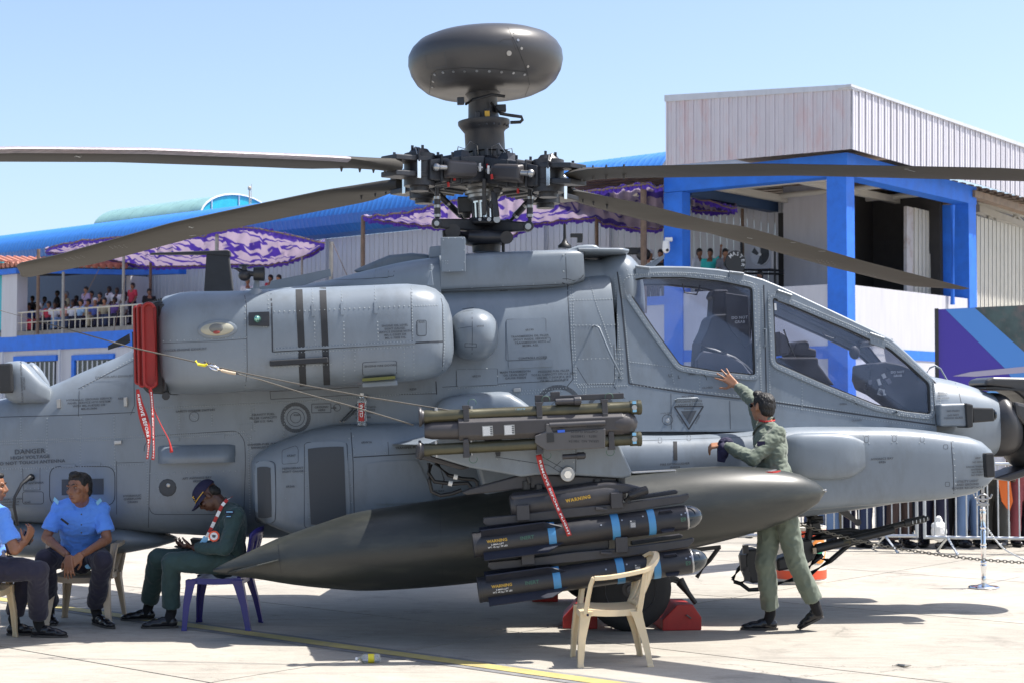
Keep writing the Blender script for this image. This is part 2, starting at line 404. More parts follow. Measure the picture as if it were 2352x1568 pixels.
aft = [(-420, 938, 1165, .36), (-150, 924, 1182, .42), (0, 914, 1200, .47), (60, 900, 1204, .49), (110, 886, 1208, .50), (200, 846, 1215, .53), (306, 800, 1225, .56), (330, 770, 1228, .57),
       (450, 700, 1235, .60), (560, 668, 1240, .62), (640, 655, 1242, .63), (1000, 652, 1240, .64), (1240, 645, 1235, .63), (1303, 640, 1232, .62), (1345, 629, 1230, .605), (1390, 624, 1226, .59), (1417, 622, 1222, .575)]
hull(loft_body('fuselage', aft, n=4.2, nt=5.0, kk=.75, tumble=.07))
# tail boom, fin and tailplane carry on outside the left edge of the picture
x0 = H(-420, 1000, -.3).x
mb = MB(HM); rows = spline_rows([[x0, .86, 1.62, .36], [x0-1.5, .98, 1.55, .28], [x0-3.2, 1.12, 1.5, .2], [x0-4.2, 1.2, 1.48, .15]], .3)
mb.loft([ring(r[0], r[1], r[2], r[3], 2.6) for r in rows]); mb.build('tail_boom', P_GREY, heli, smooth=50)
mb = MB(HM); mb.prism([(x0-3.0, -.06, 1.4), (x0-4.3, -.06, 1.3), (x0-5.3, -.04, 3.1), (x0-4.5, -.04, 3.15)], (0, .1, 0)); mb.build('tail_fin', P_GREY, heli, bev=.02)
mb = MB(HM); mb.prism([(x0-3.9, -1.7, 1.25), (x0-4.7, -1.7, 1.2), (x0-4.7, 1.7, 1.2), (x0-3.9, 1.7, 1.25)], (0, 0, .07)); mb.build('tailplane', P_GREY, heli, bev=.015)
mb = MB(HM); mb.lathe((x0-4.3, -.1, .0-math.tan(math.radians(3))*(x0-4.3)+.2), (x0-4.3, .1, .2-math.tan(math.radians(3))*(x0-4.3)), [(0, .1), (.03, .19), (.17, .19), (.2, .1)], 20); mb.beam((x0-4.3, .12, .45), (x0-3.6, .1, 1.25), .07, .07); mb.build('tail_wheel', P_TYRE, heli)
# deck fairing above the engines
deck = [(566, 664, 700, .10), (640, 655, 700, .3), (731, 645, 705, .42), (820, 622, 705, .48), (907, 600, 705, .52), (960, 590, 705, .54), (1011, 584, 705, .55)]
hull(loft_body('rear_deck_fairing', deck, n=4, nt=3, kk=.8, step=.06))
# mast housing
dk = [(1011, 583, 672, .555), (1070, 580, 670, .56), (1210, 574, 664, .56), (1300, 571, 658, .54), (1322, 571, 652, .525), (1340, 572, 645, .50)]
hull(loft_body('mast_housing', dk, n=9, nt=7, kk=.9, step=.06))
dk = [(1330, 588, 720, .36), (1390, 590, 720, .36), (1412, 579, 720, .43), (1438, 574, 720, .46), (1460, 583, 720, .42), (1474, 602, 720, .34), (1480, 640, 720, .2)]
hull(loft_body('air_intake_duct', [(a, b, c, d) for a, b, c, d in dk], n=4, nt=3, kk=.9, step=.04))
dk = [(1325, 570.5, 585, .50), (1425, 571, 586, .48), (1440, 574, 584, .42)]
hull(loft_body('intake_lip', dk, n=4, kk=.7, step=.04))
dk = [(1285, 571, 585, .18), (1310, 562, 586, .17), (1325, 560, 590, .17), (1350, 561, 590, .16), (1362, 571, 590, .14)]
loft_body('antenna_fairing', [(a+20, b+1, c, d) for a, b, c, d in dk], n=5, kk=.9, step=.03)
# lower cockpit tub and nose
tub = [(1415, 940, 1220, .50), (1750, 945, 1200, .47), (2000, 950, 1170, .43), (2140, 960, 1140, .38)]
hull(loft_body('cockpit_tub', tub, n=5, kk=.9))
nose = [(2132, 858, 1120, .43), (2160, 862, 1110, .42), (2203, 871, 1095, .39), (2240, 883, 1070, .35), (2279, 898, 1050, .31), (2305, 912, 1035, .27), (2326, 926, 1020, .22)]
hull(loft_body('nose_cone', nose, n=2.6, kk=.55, step=.05))
# canopy side skin: a plate with two window openings, then glass, rails, far side mirrored
def ylc(y): return -.395-.155*(min(y, 985)-620)/320
def canopy_plate(name, outer, holes, depth, thick, m, parent=heli, bevel=.0, side=-1, smooth=None):
    c = bpy.data.curves.new('c', 'CURVE'); c.dimensions = '2D'; c.fill_mode = 'BOTH'; c.extrude = thick/2; c.bevel_depth = bevel; c.bevel_resolution = 2
    for poly in [outer]+holes:
        s_ = c.splines.new('POLY'); s_.points.add(len(poly)-1); s_.use_cyclic_u = True
        for q, (x, y) in zip(s_.points, poly): q.co = (x/280., -y/280., 0, 1)
    o = bpy.data.objects.new('c', c); COL.objects.link(o); me = bpy.data.meshes.new_from_object(o.evaluated_get(bpy.context.evaluated_depsgraph_get()))
    bpy.data.objects.remove(o); bpy.data.curves.remove(c)
    vs = []
    for v in me.vertices:
        px, py = v.co.x*280, -v.co.y*280; yl = ylc(py)
        p = H(px, py, yl); p.y = yl - depth - v.co.z
        if side > 0: p.y = -p.y
        vs.append(p)
    mb = MB(HM); mb.add(vs, [tuple(p.vertices) for p in me.polygons]); bpy.data.meshes.remove(me)
    bm_o = mb.build(name, m, parent, smooth=smooth)
    return bm_o
def rounded(poly, r, k=4):
    out = []; n = len(poly)
    for i in range(n):
        p = V((*poly[i], 0)); a = V((*poly[i-1], 0)); b = V((*poly[(i+1) % n], 0))
        d1 = (a-p); d2 = (b-p); rr = min(r, d1.length*.45, d2.length*.45); q1 = p+d1.normalized()*rr; q2 = p+d2.normalized()*rr
        for j in range(k+1):
            t = j/k; q = q1*(1-t)**2+p*2*t*(1-t)+q2*t*t; out.append((q.x, q.y))
    return out
top_edge = [(1417, 624), (1460, 620), (1520, 618), (1580, 619), (1650, 625), (1700, 633), (1750, 647), (1800, 668), (1900, 715), (2000, 762), (2045, 784), (2085, 820), (2138, 872)]
outer = top_edge+[(2150, 975), (2150, 992), (1800, 990), (1445, 990), (1417, 950)]
g1 = rounded([(1437, 645), (1480, 637.5), (1566, 637), (1650, 645), (1727, 661), (1733.5, 862), (1640, 853), (1561, 840), (1500, 757), (1442, 672)], 9)
g2 = rounded([(1773, 683), (1850, 716), (1950, 758), (2042, 800), (2085, 836), (2133, 880), (2136, 951), (2080, 945), (2012, 931), (1900, 886), (1779, 833)], 9)
for s_ in (-1, 1):
    o = canopy_plate('canopy_side_skin', outer, [g1, g2], 0, .03, P_GREY, side=s_)
    if s_ < 0: hull(o)
    # raised retaining frames round each window
    for g, nm in ((g1, 'window_frame'), (g2, 'window_frame')):
        cx = sum(p[0] for p in g)/len(g); cy = sum(p[1] for p in g)/len(g)
        def grow(g, d):
            out = []
            for i, (x, y) in enumerate(g):
                a = V((g[i-1][0], g[i-1][1])); b = V((g[(i+1) % len(g)][0], g[(i+1) % len(g)][1])); t = (b-a).normalized(); nn = V((t.y, -t.x))
                if nn.dot(V((x-cx, y-cy))) < 0: nn = -nn
                out.append((x+nn.x*d, y+nn.y*d))
            return out
        f_ = canopy_plate(nm, grow(g, 11), [grow(g, .6)], .022, .012, P_GREY, side=s_, bevel=.002)
        if s_ < 0: hull(f_)
        canopy_plate('window_seal', grow(g, 1.2), [grow(g, -3.2)], .0, .034, P_BLACK, side=s_)
        canopy_plate('window_pane', grow(g, .3), [], .0, .008, P_GLASS, side=s_)
# roof rails, roof glazing bars
def cp_(x, y, d=0, s_=-1):
    yl = ylc(y)-d; p = H(x, y, ylc(y)); p.y = yl*(1 if s_ < 0 else -1); return p
rail = top_edge
for s_ in (-1, 1):
    mb = MB(HM); mb.tube([cp_(x, y-1, -.012, s_) for x, y in spline2(rail)] if False else [cp_(x, y-1, -.012, s_) for x, y in rail], .022, 10); mb.build('canopy_rail', P_GREY, heli, smooth=60)
mb = MB(HM)
pts = [(1417, 622), (1520, 616), (1650, 624), (1748, 646)]
for A, B in zip(pts, pts[1:]):
    a, b = cp_(*A), cp_(*B); a2, b2 = cp_(*A, 0, 1), cp_(*B, 0, 1); mb.add([a, b, b2, a2], [(0, 1, 2, 3)])
a = [cp_(*q) for q in ((1758, 652), (1900, 714), (2045, 783))]; b = [cp_(*q, 0, 1) for q in ((1758, 652), (1900, 714), (2045, 783))]
mb.add(a+b, [(0, 1, 4, 3), (1, 2, 5, 4)]); mb.build('roof_pane', P_GLASS, heli)
mb = MB(HM)
for q in ((1417, 622), (1750, 648), (2045, 783), (2134, 868)):
    mb.beam(cp_(*q), cp_(*q, 0, 1), .05, .04)
a, b = cp_(2045, 784), cp_(2134, 868); mb.build('canopy_cross_bow', P_GREY, heli, bev=.008)
mb = MB(HM); mb.add([cp_(2048, 786, -.03), cp_(2130, 866, -.03), cp_(2130, 866, -.03, 1), cp_(2048, 786, -.03, 1)], [(0, 1, 2, 3)]); mb.build('windscreen_pane', P_GLASS, heli)
# interior bulkheads, seats and consoles
mb = MB(HM)
for x, y0, y1, hw in ((1422, 640, 950, .33),):
    a = H(x, y0, -.3); b = H(x, y1, -.3); mb.box((a.x-.03, 0, (a.z+b.z)/2), (.03, hw*2, a.z-b.z))
mb.build('cockpit_bulkhead', P_COCK, heli)
def seat(cx, top, bot, w):
    f = lambda x, y, d=0: H(x, y, d)
    mb = MB(HM); yw = .24
    def slab(poly, y0, y1, m_=None):
        p = [f(x, y, 0) for x, y in poly]; mb.prism([V((q.x, y0, q.z)) for q in p], (0, y1-y0, 0))
    slab([(cx-28, top), (cx+4, top), (cx+4, top+62), (cx-33, top+62), (cx-30, top+20), (cx-36, top+16)], -.13, .13)      # head box
    slab([(cx-33, top+58), (cx+8, top+56), (cx+40, top+100), (cx+60, top+130), (cx+85, top+200), (cx+80, top+215), (cx-10, top+190), (cx-66, top+185), (cx-62, top+120), (cx-48, top+92), (cx-40, top+66)], -.23, .23)
    o = mb.build('crew_seat', P_COCK, heli, bev=.02)
    return o
seat(1662, 668, 870, 90)
mb = MB(HM); mb.tube([H(x, y, -.25) for x, y in ((1610, 793), (1640, 806), (1685, 824), (1712, 842), (1733, 862))], [.012, .03, .03, .022, .015], 8); mb.build('seat_edge_bolster', P_BLACK, heli, smooth=60)
mb = MB(HM)
def slab(mb, poly, y0, y1):
    p = [H(x, y, y0 if y1 <= 0 else 0) for x, y in poly]; mb.prism([V((q.x, y0, q.z)) for q in p], (0, y1-y0, 0))
slab(mb, [(1665, 672), (1718, 680), (1724, 790), (1712, 800), (1680, 760), (1668, 740)], -.26, -.24); mb.build('side_armour_panel', P_COCK, heli, bev=.008)
mb = MB(HM); slab(mb, [(1601, 846), (1601, 826), (1615, 805), (1668, 812), (1705, 832), (1737, 872), (1600, 862)], -.28, -.16); mb.build('seat_bucket_side', P_COCKL, heli, bev=.01)
mb = MB(HM); slab(mb, [(1778, 818), (1778, 762), (1798, 776), (1803, 800), (1800, 815)], -.2, .2); mb.build('rear_seat_headrest', P_COCKL, heli, bev=.02)
mb = MB(HM); slab(mb, [(1806, 818), (1815, 790), (1822, 785), (1840, 783), (1846, 790), (1846, 800), (1862, 804), (1862, 822)], -.2, .2); slab(mb, [(1778, 822), (1862, 822), (1864, 838), (1885, 866), (1900, 885), (1860, 880), (1778, 836)], -.25, .25); mb.build('gunner_seat', P_COCK, heli, bev=.014)
mb = MB(HM); slab(mb, [(1978, 838), (2012, 832), (2045, 838), (2110, 862), (2133, 885), (2136, 950), (2060, 940), (2010, 905), (1984, 893), (1976, 872)], -.28, .28); mb.build('instrument_panel', P_COCK, heli, bev=.012)
rd = random.Random(3)
for k in range(16): x, y = rd.uniform(1982, 2050), rd.uniform(842, 905); mb = MB(HM); mb.box(H(x, y+max(0, (1995-x)*.3), -.29), (rd.uniform(.01, .05), .02, rd.uniform(.01, .06)), Matrix.Rotation(rd.uniform(-.5, .5), 3, 'Y')); mb.build('cockpit_switch_box', rd.choice((P_COCKL, P_DULLSTEEL, P_BLACK, P_COCK)), heli)
mb = MB(HM); mb.tube([H(1800, 757, -.2), H(1812, 790, -.2), H(1840, 850, -.2)], .008, 6); mb.tube([H(1889, 765, .3), H(1895, 771, .3), H(1915, 778, .3), H(1919, 775, .3)], .007, 6); mb.build('grab_handle', P_BLACK, heli)
mb = MB(HM); mb.ell(H(1963, 809, .1), (.05, .03, .06)); mb.beam(H(1968, 800, .1), H(1975, 785, .1), .03, .03); mb.build('rear_view_mirror', P_COCK, heli, smooth=60)
mb = MB(HM); mb.tube([H(1568, 652, .2), H(1572, 672, .2), H(1600, 677, .2), H(1608, 655, .2)], .008, 6); mb.build('rear_view_mirror', P_COCK, heli, smooth=60)
mb = MB(HM); slab(mb, [(1445, 865), (1445, 940), (2130, 985), (2130, 955), (1900, 890), (1760, 880)], -.35, .35) if False else None
mb = MB(HM); slab(mb, [(1426, 880), (1560, 862), (1745, 880), (1790, 860), (1890, 900), (2000, 950), (2130, 966), (2130, 1000), (1426, 985)], -.34, .34); mb.build('cockpit_floor', P_COCK, heli)
for i_, (x, y, sz) in enumerate(((1699, 734.4, 6.2),)):
    p = H(x, y, -.275); put_text('warning_marking', 'DO NOT\nGRAB', HM @ p, HM.to_3x3() @ V((1, 0, 0)), V((0, 0, 1)), sz/262, P_WHITE, heli, line=1.1)
p = H(2061.8, 857.5, -.30); put_text('warning_marking', 'DO NOT\nGRAB', HM @ p, HM.to_3x3() @ V((1, 0, 0)), V((0, 0, 1)), 5.2/262, P_WHITE, heli, line=1.1)
mb = MB(HM); mb.beam(cp_(1441, 679, .01), cp_(1448, 690, .01), .004, .018); mb.beam(cp_(1780, 697, .01), cp_(1781, 713, .01), .004, .018); mb.build('reflective_strip', P_WHITE, heli)
# forward avionics bay (sponson) along the starboard side, mirrored to port
pod = [(577, 1062, 1172, .10), (586, 1046, 1190, .20), (620, 1024, 1208, .26), (664, 1004, 1226, .29), (720, 984, 1236, .30), (763, 975, 1240, .30), (806, 972, 1242, .30), (1000, 972, 1236, .30), (1200, 982, 1230, .30), (1480, 999, 1205, .29),
       (1690, 994, 1190, .28), (1806, 982, 1177, .27), (1900, 979, 1168, .26), (2050, 980, 1156, .25), (2120, 985, 1150, .245), (2180, 993, 1144, .235), (2232, 1001, 1134, .22), (2262, 1012, 1118, .19), (2282, 1030, 1100, .15), (2292, 1048, 1074, .08)]
def pod_rows(st):
    rows = []
    for vx, top, bot, w in st:
        a = H(vx, top, -.80); b = H(vx, bot, -.80); rows.append([(a.x+b.x)/2, b.z, a.z, w])
    return rows
R_ = spline_rows(pod_rows(pod), .1)
for s_ in (-1, 1):
    mb = MB(HM); mb.loft([ring(r[0], r[1], r[2], r[3], 5.5, yc=s_*.66, nt=3.4) for r in R_]); o = mb.build('avionics_bay', P_GREY, heli, smooth=50)
    if s_ < 0: hull(o)
# bulge on the bay
bl = [(1800, 1012, 1075, .045), (1812, 1000, 1090, .065), (1830, 995, 1098, .082), (1880, 993, 1102, .09), (1930, 994, 1100, .085), (1960, 1000, 1092, .068), (1985, 1012, 1075, .045)]
rows = spline_rows([[ (H(x, t, -.95).x), H(x, b, -.95).z, H(x, t, -.95).z, w] for x, t, b, w in bl], .05)
mb = MB(HM); mb.loft([ring(r[0], r[1], r[2], r[3], 3, yc=-.91) for r in rows]); hull(mb.build('bay_bulge', P_GREY, heli, smooth=60))
# recessed-look step panel of the aft part: raised slab with soft edge
def plate(name, quad, m=P_GREY, t=.006, rows=6, cols=8, parent=heli, bev=0, round_=0, smooth=40, register=False):
    """raised sheet following whatever surface lies under the four picture corners tl,tr,br,bl"""
    (tl, tr, br, bl_) = [V((*q, 0)) for q in quad]; g = []; last = None; nrm = None
    for j in range(rows+1):
        row = []
        for i in range(cols+1):
            u = i/cols; v = j/rows
            if round_:
                # pull corners in
                uu = (u-.5)*2; vv = (v-.5)*2; k = abs(uu*vv)**3*round_; uu *= 1-k; vv *= 1-k; u = uu/2+.5; v = vv/2+.5
            p = tl.lerp(tr, u).lerp(bl_.lerp(br, u), v); h_ = hit(p.x, p.y)
            if h_ is None: h_ = last
            if h_ is None: return None
            last = h_; row.append((h_[0], h_[1]))
        g.append(row)
    mb = MB(); n = cols+1
    mb.add([a+b*t for r in g for a, b in r], [(j*n+i, j*n+i+1, (j+1)*n+i+1, (j+1)*n+i) for j in range(rows) for i in range(cols)])
    rim = [g[0][i] for i in range(n)]+[g[j][-1] for j in range(1, rows+1)]+[g[-1][i] for i in range(n-2, -1, -1)]+[g[j][0] for j in range(rows-1, 0, -1)]
    k = len(rim); mb.add([a+b*t for a, b in rim]+[a-b*.002 for a, b in rim], [(i, (i+1) % k, (i+1) % k+k, i+k) for i in range(k)])
    o = mb.build(name, m, parent, smooth=smooth, recalc=False)
    if register: hull(o)
    return o
# engine nacelle
nac = [(372, 690, 900, .34), (385, 679, 904, .40), (420, 671, 905, .43), (470, 668, 904, .44), (560, 667, 898, .45), (621, 663, 896, .455), (736, 659, 889, .46), (860, 654, 881, .46), (942, 651, 874, .455), (984, 655, 868, .435), (1005, 662, 862, .40),
       (1022, 676, 851, .34), (1034, 697, 834, .25), (1041, 725, 808, .12)]
def nac_rows(st):
    rows = []
    for vx, top, bot, w in st:
        a = H(vx, top, -1.2); b = H(vx, bot, -1.2); rows.append([(a.x+b.x)/2, b.z, a.z, w])
    return rows
R_ = spline_rows(nac_rows(nac), .08)
for s_ in (-1, 1):
    mb = MB(HM); mb.loft([ring(r[0], r[1], r[2], r[3], 3.6, yc=s_*1.05, nt=3.3) for r in R_]); o = mb.build('engine_nacelle', P_GREY, heli, smooth=50)
    if s_ < 0: hull(o)
gb = [(1036, 735, 800, .10), (1045, 722, 812, .2), (1062, 711, 822, .26), (1090, 706, 825, .28), (1112, 709, 822, .27), (1132, 720, 808, .22), (1143, 735, 792, .14), (1147, 752, 775, .05)]
rows = spline_rows([[H(x, t, -1.0).x, H(x, b, -1.0).z, H(x, t, -1.0).z, w] for x, t, b, w in gb], .03)
mb = MB(HM); mb.loft([ring(r[0], r[1], r[2], r[3], 2.5, yc=-.80) for r in rows]); hull(mb.build('nose_gearbox_cover', P_GREY, heli, smooth=60))
# exhaust suppressor box behind the red covers
mb = MB(HM); slab(mb, [(312, 700), (372, 690), (384, 905), (338, 902), (320, 880)], -1.38, -.7); slab(mb, [(362, 698), (378, 697), (384, 898), (374, 902)], -1.40, -.7)
mb.build('exhaust_suppressor', P_BLACK, heli, bev=.02)
mb = MB(HM)
for i in range(9): mb.beam(H(330+i*5, 701-i*1.2, -1.3), H(330+i*5, 695-i*1.2, -1.3), .012, .012)
mb.cyl(H(381, 909, -1.43), H(381, 909, -1.38), .03); mb.build('suppressor_bolt', P_BLACK, heli)
# radar warning fairing at the tail left, spine ramp
mb = MB(HM)
def poly_plate(mb, poly, yl0, yl1): slab(mb, poly, yl0, yl1)
st = [(8, 842, 905, .05), (12, 832, 915, .10), (30, 829, 925, .12), (52, 829, 925, .12), (72, 845, 925, .11), (95, 872, 925, .09), (115, 890, 925, .04)]
rows = spline_rows([[H(x, t, -.45).x, H(x, b, -.45).z, H(x, t, -.45).z, w] for x, t, b, w in st], .03)
mb.loft([ring(r[0], r[1], r[2], r[3], 3.2, yc=-.42) for r in rows]); hull(mb.build('radar_warning_fairing', P_GREY, heli, smooth=60))
st = [(60, 836, 905, .05), (75, 832, 905, .08), (95, 850, 905, .07), (113, 880, 905, .03)]
rows = spline_rows([[H(x, t, 0).x, H(x, b, 0).z, H(x, t, 0).z, w] for x, t, b, w in st], .03)
mb = MB(HM); mb.loft([ring(r[0], r[1], r[2], r[3], 3.2, yc=0) for r in rows]); mb.build('radar_warning_fairing', P_GREY, heli, smooth=60)
mb = MB(HM); mb.box(H(14, 868, -.58), (.11, .05, .24)); mb.build('warning_antenna', P_BLACK, heli, bev=.015)
mb = MB(HM); slab(mb, [(248, 803), (248, 794), (297, 766), (299, 784), (290, 790)], -.2, -.18); slab(mb, [(304, 800), (303, 762), (312, 764), (316, 800)], -.3, -.28); mb.build('walkway_fence', P_WALK, heli)
mb = MB(HM); slab(mb, [(566, 664), (619, 655), (622, 646), (758, 618), (761, 634), (725, 645), (700, 655), (600, 668)], -.50, -.48); mb.build('deck_side_plate', P_GREY, heli)
mb = MB(HM); slab(mb, [(808, 619), (893, 583), (945, 578), (984, 581), (1000, 600), (840, 630)], .1, .3); mb.build('oil_cooler_fairing', P_GREY, heli, bev=.03)
mb = MB(HM); slab(mb, [(1012, 547), (1014, 545), (1067, 544.5), (1069, 547), (1070, 624), (1014, 625)], -.66, -.63); mb.build('mast_side_panel', P_GREY, heli, bev=.006)
hull(bpy.data.objects['mast_side_panel'])
mb = MB(HM); slab(mb, [(985, 575), (1012, 572), (1012, 600), (985, 600)], -.3, .2); mb.build('equipment_box', P_GREY, heli, bev=.01)
# small fairings, mast antennas, tail-side blade antenna
mb = MB(HM); slab(mb, [(980, 656), (989, 622), (992, 621), (996, 656)], -1.0, -.94); mb.cyl(H(989, 621, -.97), H(990, 607, -.97), .012); mb.build('temperature_probe', P_GREY, heli, bev=.008)
mb = MB(HM); mb.lathe(H(1297, 570, 0), H(1297, 512, 0), [(0, .06), (.02, .06), (.045, .03), (.075, .014), (.09, .014), (.21, .012)], 12); mb.build('whip_antenna', P_BLACK, heli, smooth=50)
mb = MB(HM); slab(mb, [(1310, 537), (1338, 537), (1338, 545), (1337, 558), (1326, 558), (1326, 546), (1310, 546)], -.03, .03); mb.build('blade_antenna', P_BLACK, heli, bev=.005)
mb = MB(HM); slab(mb, [(1480, 612), (1500, 598), (1530, 583), (1527, 593), (1505, 612)], .05, .12); mb.tube([H(1495, 603, 0), H(1510, 594, 0)], .014); mb.build('wire_cutter', P_GREY, heli)
tb = H(472, 672, -.2)
mb = MB(HM); slab(mb, [(470, 672), (476, 582), (526, 578), (537, 668)], -.06, .02); mb.build('black_fin_antenna', P_WALK, heli, bev=.01)
mb = MB(HM); slab(mb, [(344, 586), (352, 582.5), (524, 576.5), (530, 579), (531, 590), (476, 586)], -.07, .03); mb.build('black_fin_top', P_WALK, heli, bev=.008)
# air data sensor pod on the nacelle
mb = MB(HM); st = [(575, 668), (590, 669), (601, 669), (596, 685), (589, 698), (582, 688)]
for i in range(7):
    pass
mb.lathe(H(588, 700, -1.42), H(588, 662, -1.25), [(0, .004), (.04, .025), (.09, .05), (.13, .062)], 14); mb.cyl(H(588, 668, -1.25), H(590, 645, -1.25), .028, .02); mb.build('sensor_pylon', P_GREY, heli, smooth=60)
mb = MB(HM); mb.ell(H(562, 633, -1.25), (.05, .045, .045)); mb.tube([H(532, 616, -1.25), H(545, 618, -1.25), H(562, 628, -1.25), H(585, 630, -1.25), H(592, 633, -1.25)], [.006, .012, .025, .02, .02], 10)
mb.cyl(H(561, 622, -1.25), H(561, 614, -1.25), .02); mb.lathe(H(561, 613, -1.25), H(561, 607, -1.25), [(0, .045), (.012, .04), (.02, .01)], 12)
mb.build('air_data_sensor', P_HUB, heli, smooth=60)
mb = MB(HM); a = H(583, 629, -1.3); b = H(606, 629, -1.3)
mb.lathe(a, b, [(0, .052), (.08, .058), (.08, .050), (0.005, .046), (0, .052)], 20, cap=False)
for q in range(5): mb.beam(b-V((.008, 0, 0)), b+V((-.008, .05*math.cos(q*1.257), .05*math.sin(q*1.257))), .008, .012)
mb.build('sensor_duct', P_BLACK, heli, smooth=50)
# ------------------------------------------------------------------ surface detail of the helicopter
def polyline(pts, step):
    out = []
    for a, b in zip(pts, pts[1:]):
        d = math.hypot(b[0]-a[0], b[1]-a[1]); n = max(1, int(d/step))
        for k in range(n): out.append((lerp(a[0], b[0], k/n), lerp(a[1], b[1], k/n)))
    out.append(pts[-1]); return out
SEAM = MB()
def seam(pts, w=.0055, mbx=None, closed=False, step=10, off=.0016):
    mbx = mbx or SEAM
    if closed: pts = list(pts)+[pts[0]]
    hs = []
    for x, y in polyline(pts, step):
        h_ = hit(x, y)
        if h_: hs.append(h_)
    for (p, n, _), (q, m, _) in zip(hs, hs[1:]):
        if (q-p).length > .25: continue
        t = (q-p).normalized(); s1 = n.cross(t).normalized()*w/2; s2 = m.cross(t).normalized()*w/2
        mbx.add([p-s1+n*off, p+s1+n*off, q+s2+m*off, q-s2+m*off], [(0, 1, 2, 3)])
RIV = MB(); RIVL = MB()
def rivets(pts, sp=9.5, r=.0062, mbx=None):
    for x, y in polyline(pts, sp):
        h_ = hit(x, y)
        if not h_: continue
        p, n, _ = h_; a, b = basis(n); vs = []
        for rr, hh in ((r, 0.), (r*.55, r*.55)):
            for k in range(6): q = PI/3*k; vs.append(p+(a*math.cos(q)+b*math.sin(q))*rr+n*hh)
        (mbx or RIV).add(vs, [(i, (i+1) % 6, (i+1) % 6+6, i+6) for i in range(6)]+[(6, 7, 8, 9, 10, 11)])
def rr(x0, y0, x1, y1, r=6, sk=0):
    return rounded([(x0, y0), (x1, y0-sk), (x1, y1-sk), (x0, y1)], r, 4)
# nacelle
S = seam
seam([(621, 663), (624, 700), (626, 808)], .011); seam([(626, 808), (700, 803.5), (860, 794), (955, 788)], .006); seam([(955, 787), (1018, 784)], .012)
seam([(560, 670), (566, 700), (568, 850), (562, 896)], .004); seam([(1008, 664), (1016, 700), (1018, 790), (1016, 850)], .007)
seam([(943, 652), (947, 790)], .003); seam([(375, 788), (500, 783), (566, 778)], .003)
for x, y0, y1 in ((718, 666, 722), (785, 662, 720), (862, 658, 716)): rivets([(x-1, y0), (x+1, y1)], 7)
for x in (722, 789, 867): rivets([(x, 740), (x+2, 790)], 8)
rivets([(946, 658), (946, 700), (948, 780)], 6.5); rivets([(1011, 668), (1018, 700), (1021, 780), (1018, 848)], 6.5)
rivets([(950, 703), (1004, 702)], 5.5); rivets([(630, 716), (700, 714), (940, 703)], 11); rivets([(632, 800), (700, 797), (860, 788), (950, 784)], 7); rivets([(634, 812), (700, 808), (860, 800), (950, 795)], 7)
rivets([(375, 783), (566, 774)], 15); rivets([(563, 690), (563, 888)], 14); rivets([(615, 670), (617, 708)], 8); rivets([(790, 806), (790, 880)], 8); rivets([(815, 808), (815, 850)], 8); rivets([(928, 800), (930, 870)], 9); rivets([(950, 798), (951, 870)], 9)
rivets([(632, 842), (760, 836)], 8); rivets([(632, 830), (745, 822)], 9)
plate('black_stripe', [(678.8, 666), (694.7, 665.5), (704, 885), (688.4, 886)], P_WALK, .003, 30, 3); plate('black_stripe', [(733.7, 662), (748.8, 661.5), (758.5, 882.5), (743.4, 883)], P_WALK, .003, 30, 3)
plate('hinge_strip', [(632, 801), (953, 784), (953, 789), (632, 806)], P_GREY, .010, 2, 20)
mb = MB(HM); mb.beam(H(620, 834, -1.5), H(754, 826, -1.515), .05, .045); mb.build('engine_step', P_WALK, heli, bev=.008)
plate('access_panel', [(958, 737), (978, 736.5), (978.5, 770), (960, 771)], P_GREY, .006, 4, 4, round_=.08)
plate('access_panel', [(833, 832), (910, 828), (911, 857), (834, 861)], P_GREY, .006, 4, 6, round_=.05); seam(rr(833, 832, 911, 860, 3, 3), .004, closed=True); seam([(834, 848), (911, 843)], .003)
seam(rr(957, 736, 979, 771, 4), .004, closed=True); seam([(835, 832), (866, 830)], .003)
for q in ((718, 700, 727), (785, 697, 724), (862, 694, 721)): plate('reinforcing_strip', [(q[0]-3, q[1]), (q[0]+4, q[1]), (q[0]+5, q[2]), (q[0]-2, q[2])], P_GREY, .006, 3, 2)
# formation light
h_ = hit(499.5, 756.4); n_ = h_[1]; rx = HM.to_3x3() @ V((1, 0, 0)); c_ = h_[0]
def disc(name, x, y, rx_, ry_, m, t=.012, dome=.5, parent=heli, k=24, lift=0):
    hh = hit(x, y); c = hh[0]+hh[1]*lift; n = hh[1]; s = sc_at(c.y); a = (rx-n*rx.dot(n)).normalized(); b = n.cross(a).normalized()
    if b.z < 0: b = -b
    mb = MB(); vs = []; rings = [(1, 0), (1, t*.6), (.92, t), (.6, t*(1+dome)), (.2, t*(1+dome*1.3))]
    for f, z in rings:
        for i in range(k): q = 2*PI*i/k; vs.append(c+a*math.cos(q)*f*rx_/s+b*math.sin(q)*f*ry_/s+n*z)
    fs = [(j*k+i, j*k+(i+1) % k, (j+1)*k+(i+1) % k, (j+1)*k+i) for j in range(len(rings)-1) for i in range(k)]+[tuple((len(rings)-1)*k+i for i in range(k))]
    mb.add(vs, fs); return mb.build(name, m, parent, smooth=40)
fl = disc('formation_light', 499.5, 756.4, 45, 21, P_GREY, .014, .1); disc('light_lens', 499.5, 756.4, 38, 15.5, P_LENSC, .014, .8, fl, lift=.01); disc('light_bulb', 498, 755, 17, 11, mat('bulb_smoked', (.16, .16, .15), .25), .012, .5, fl, lift=.026); disc('light_filter', 499, 764, 8, 4, mat('light_filter_red', (.28, .05, .04), .4), .01, .3, fl, lift=.036)
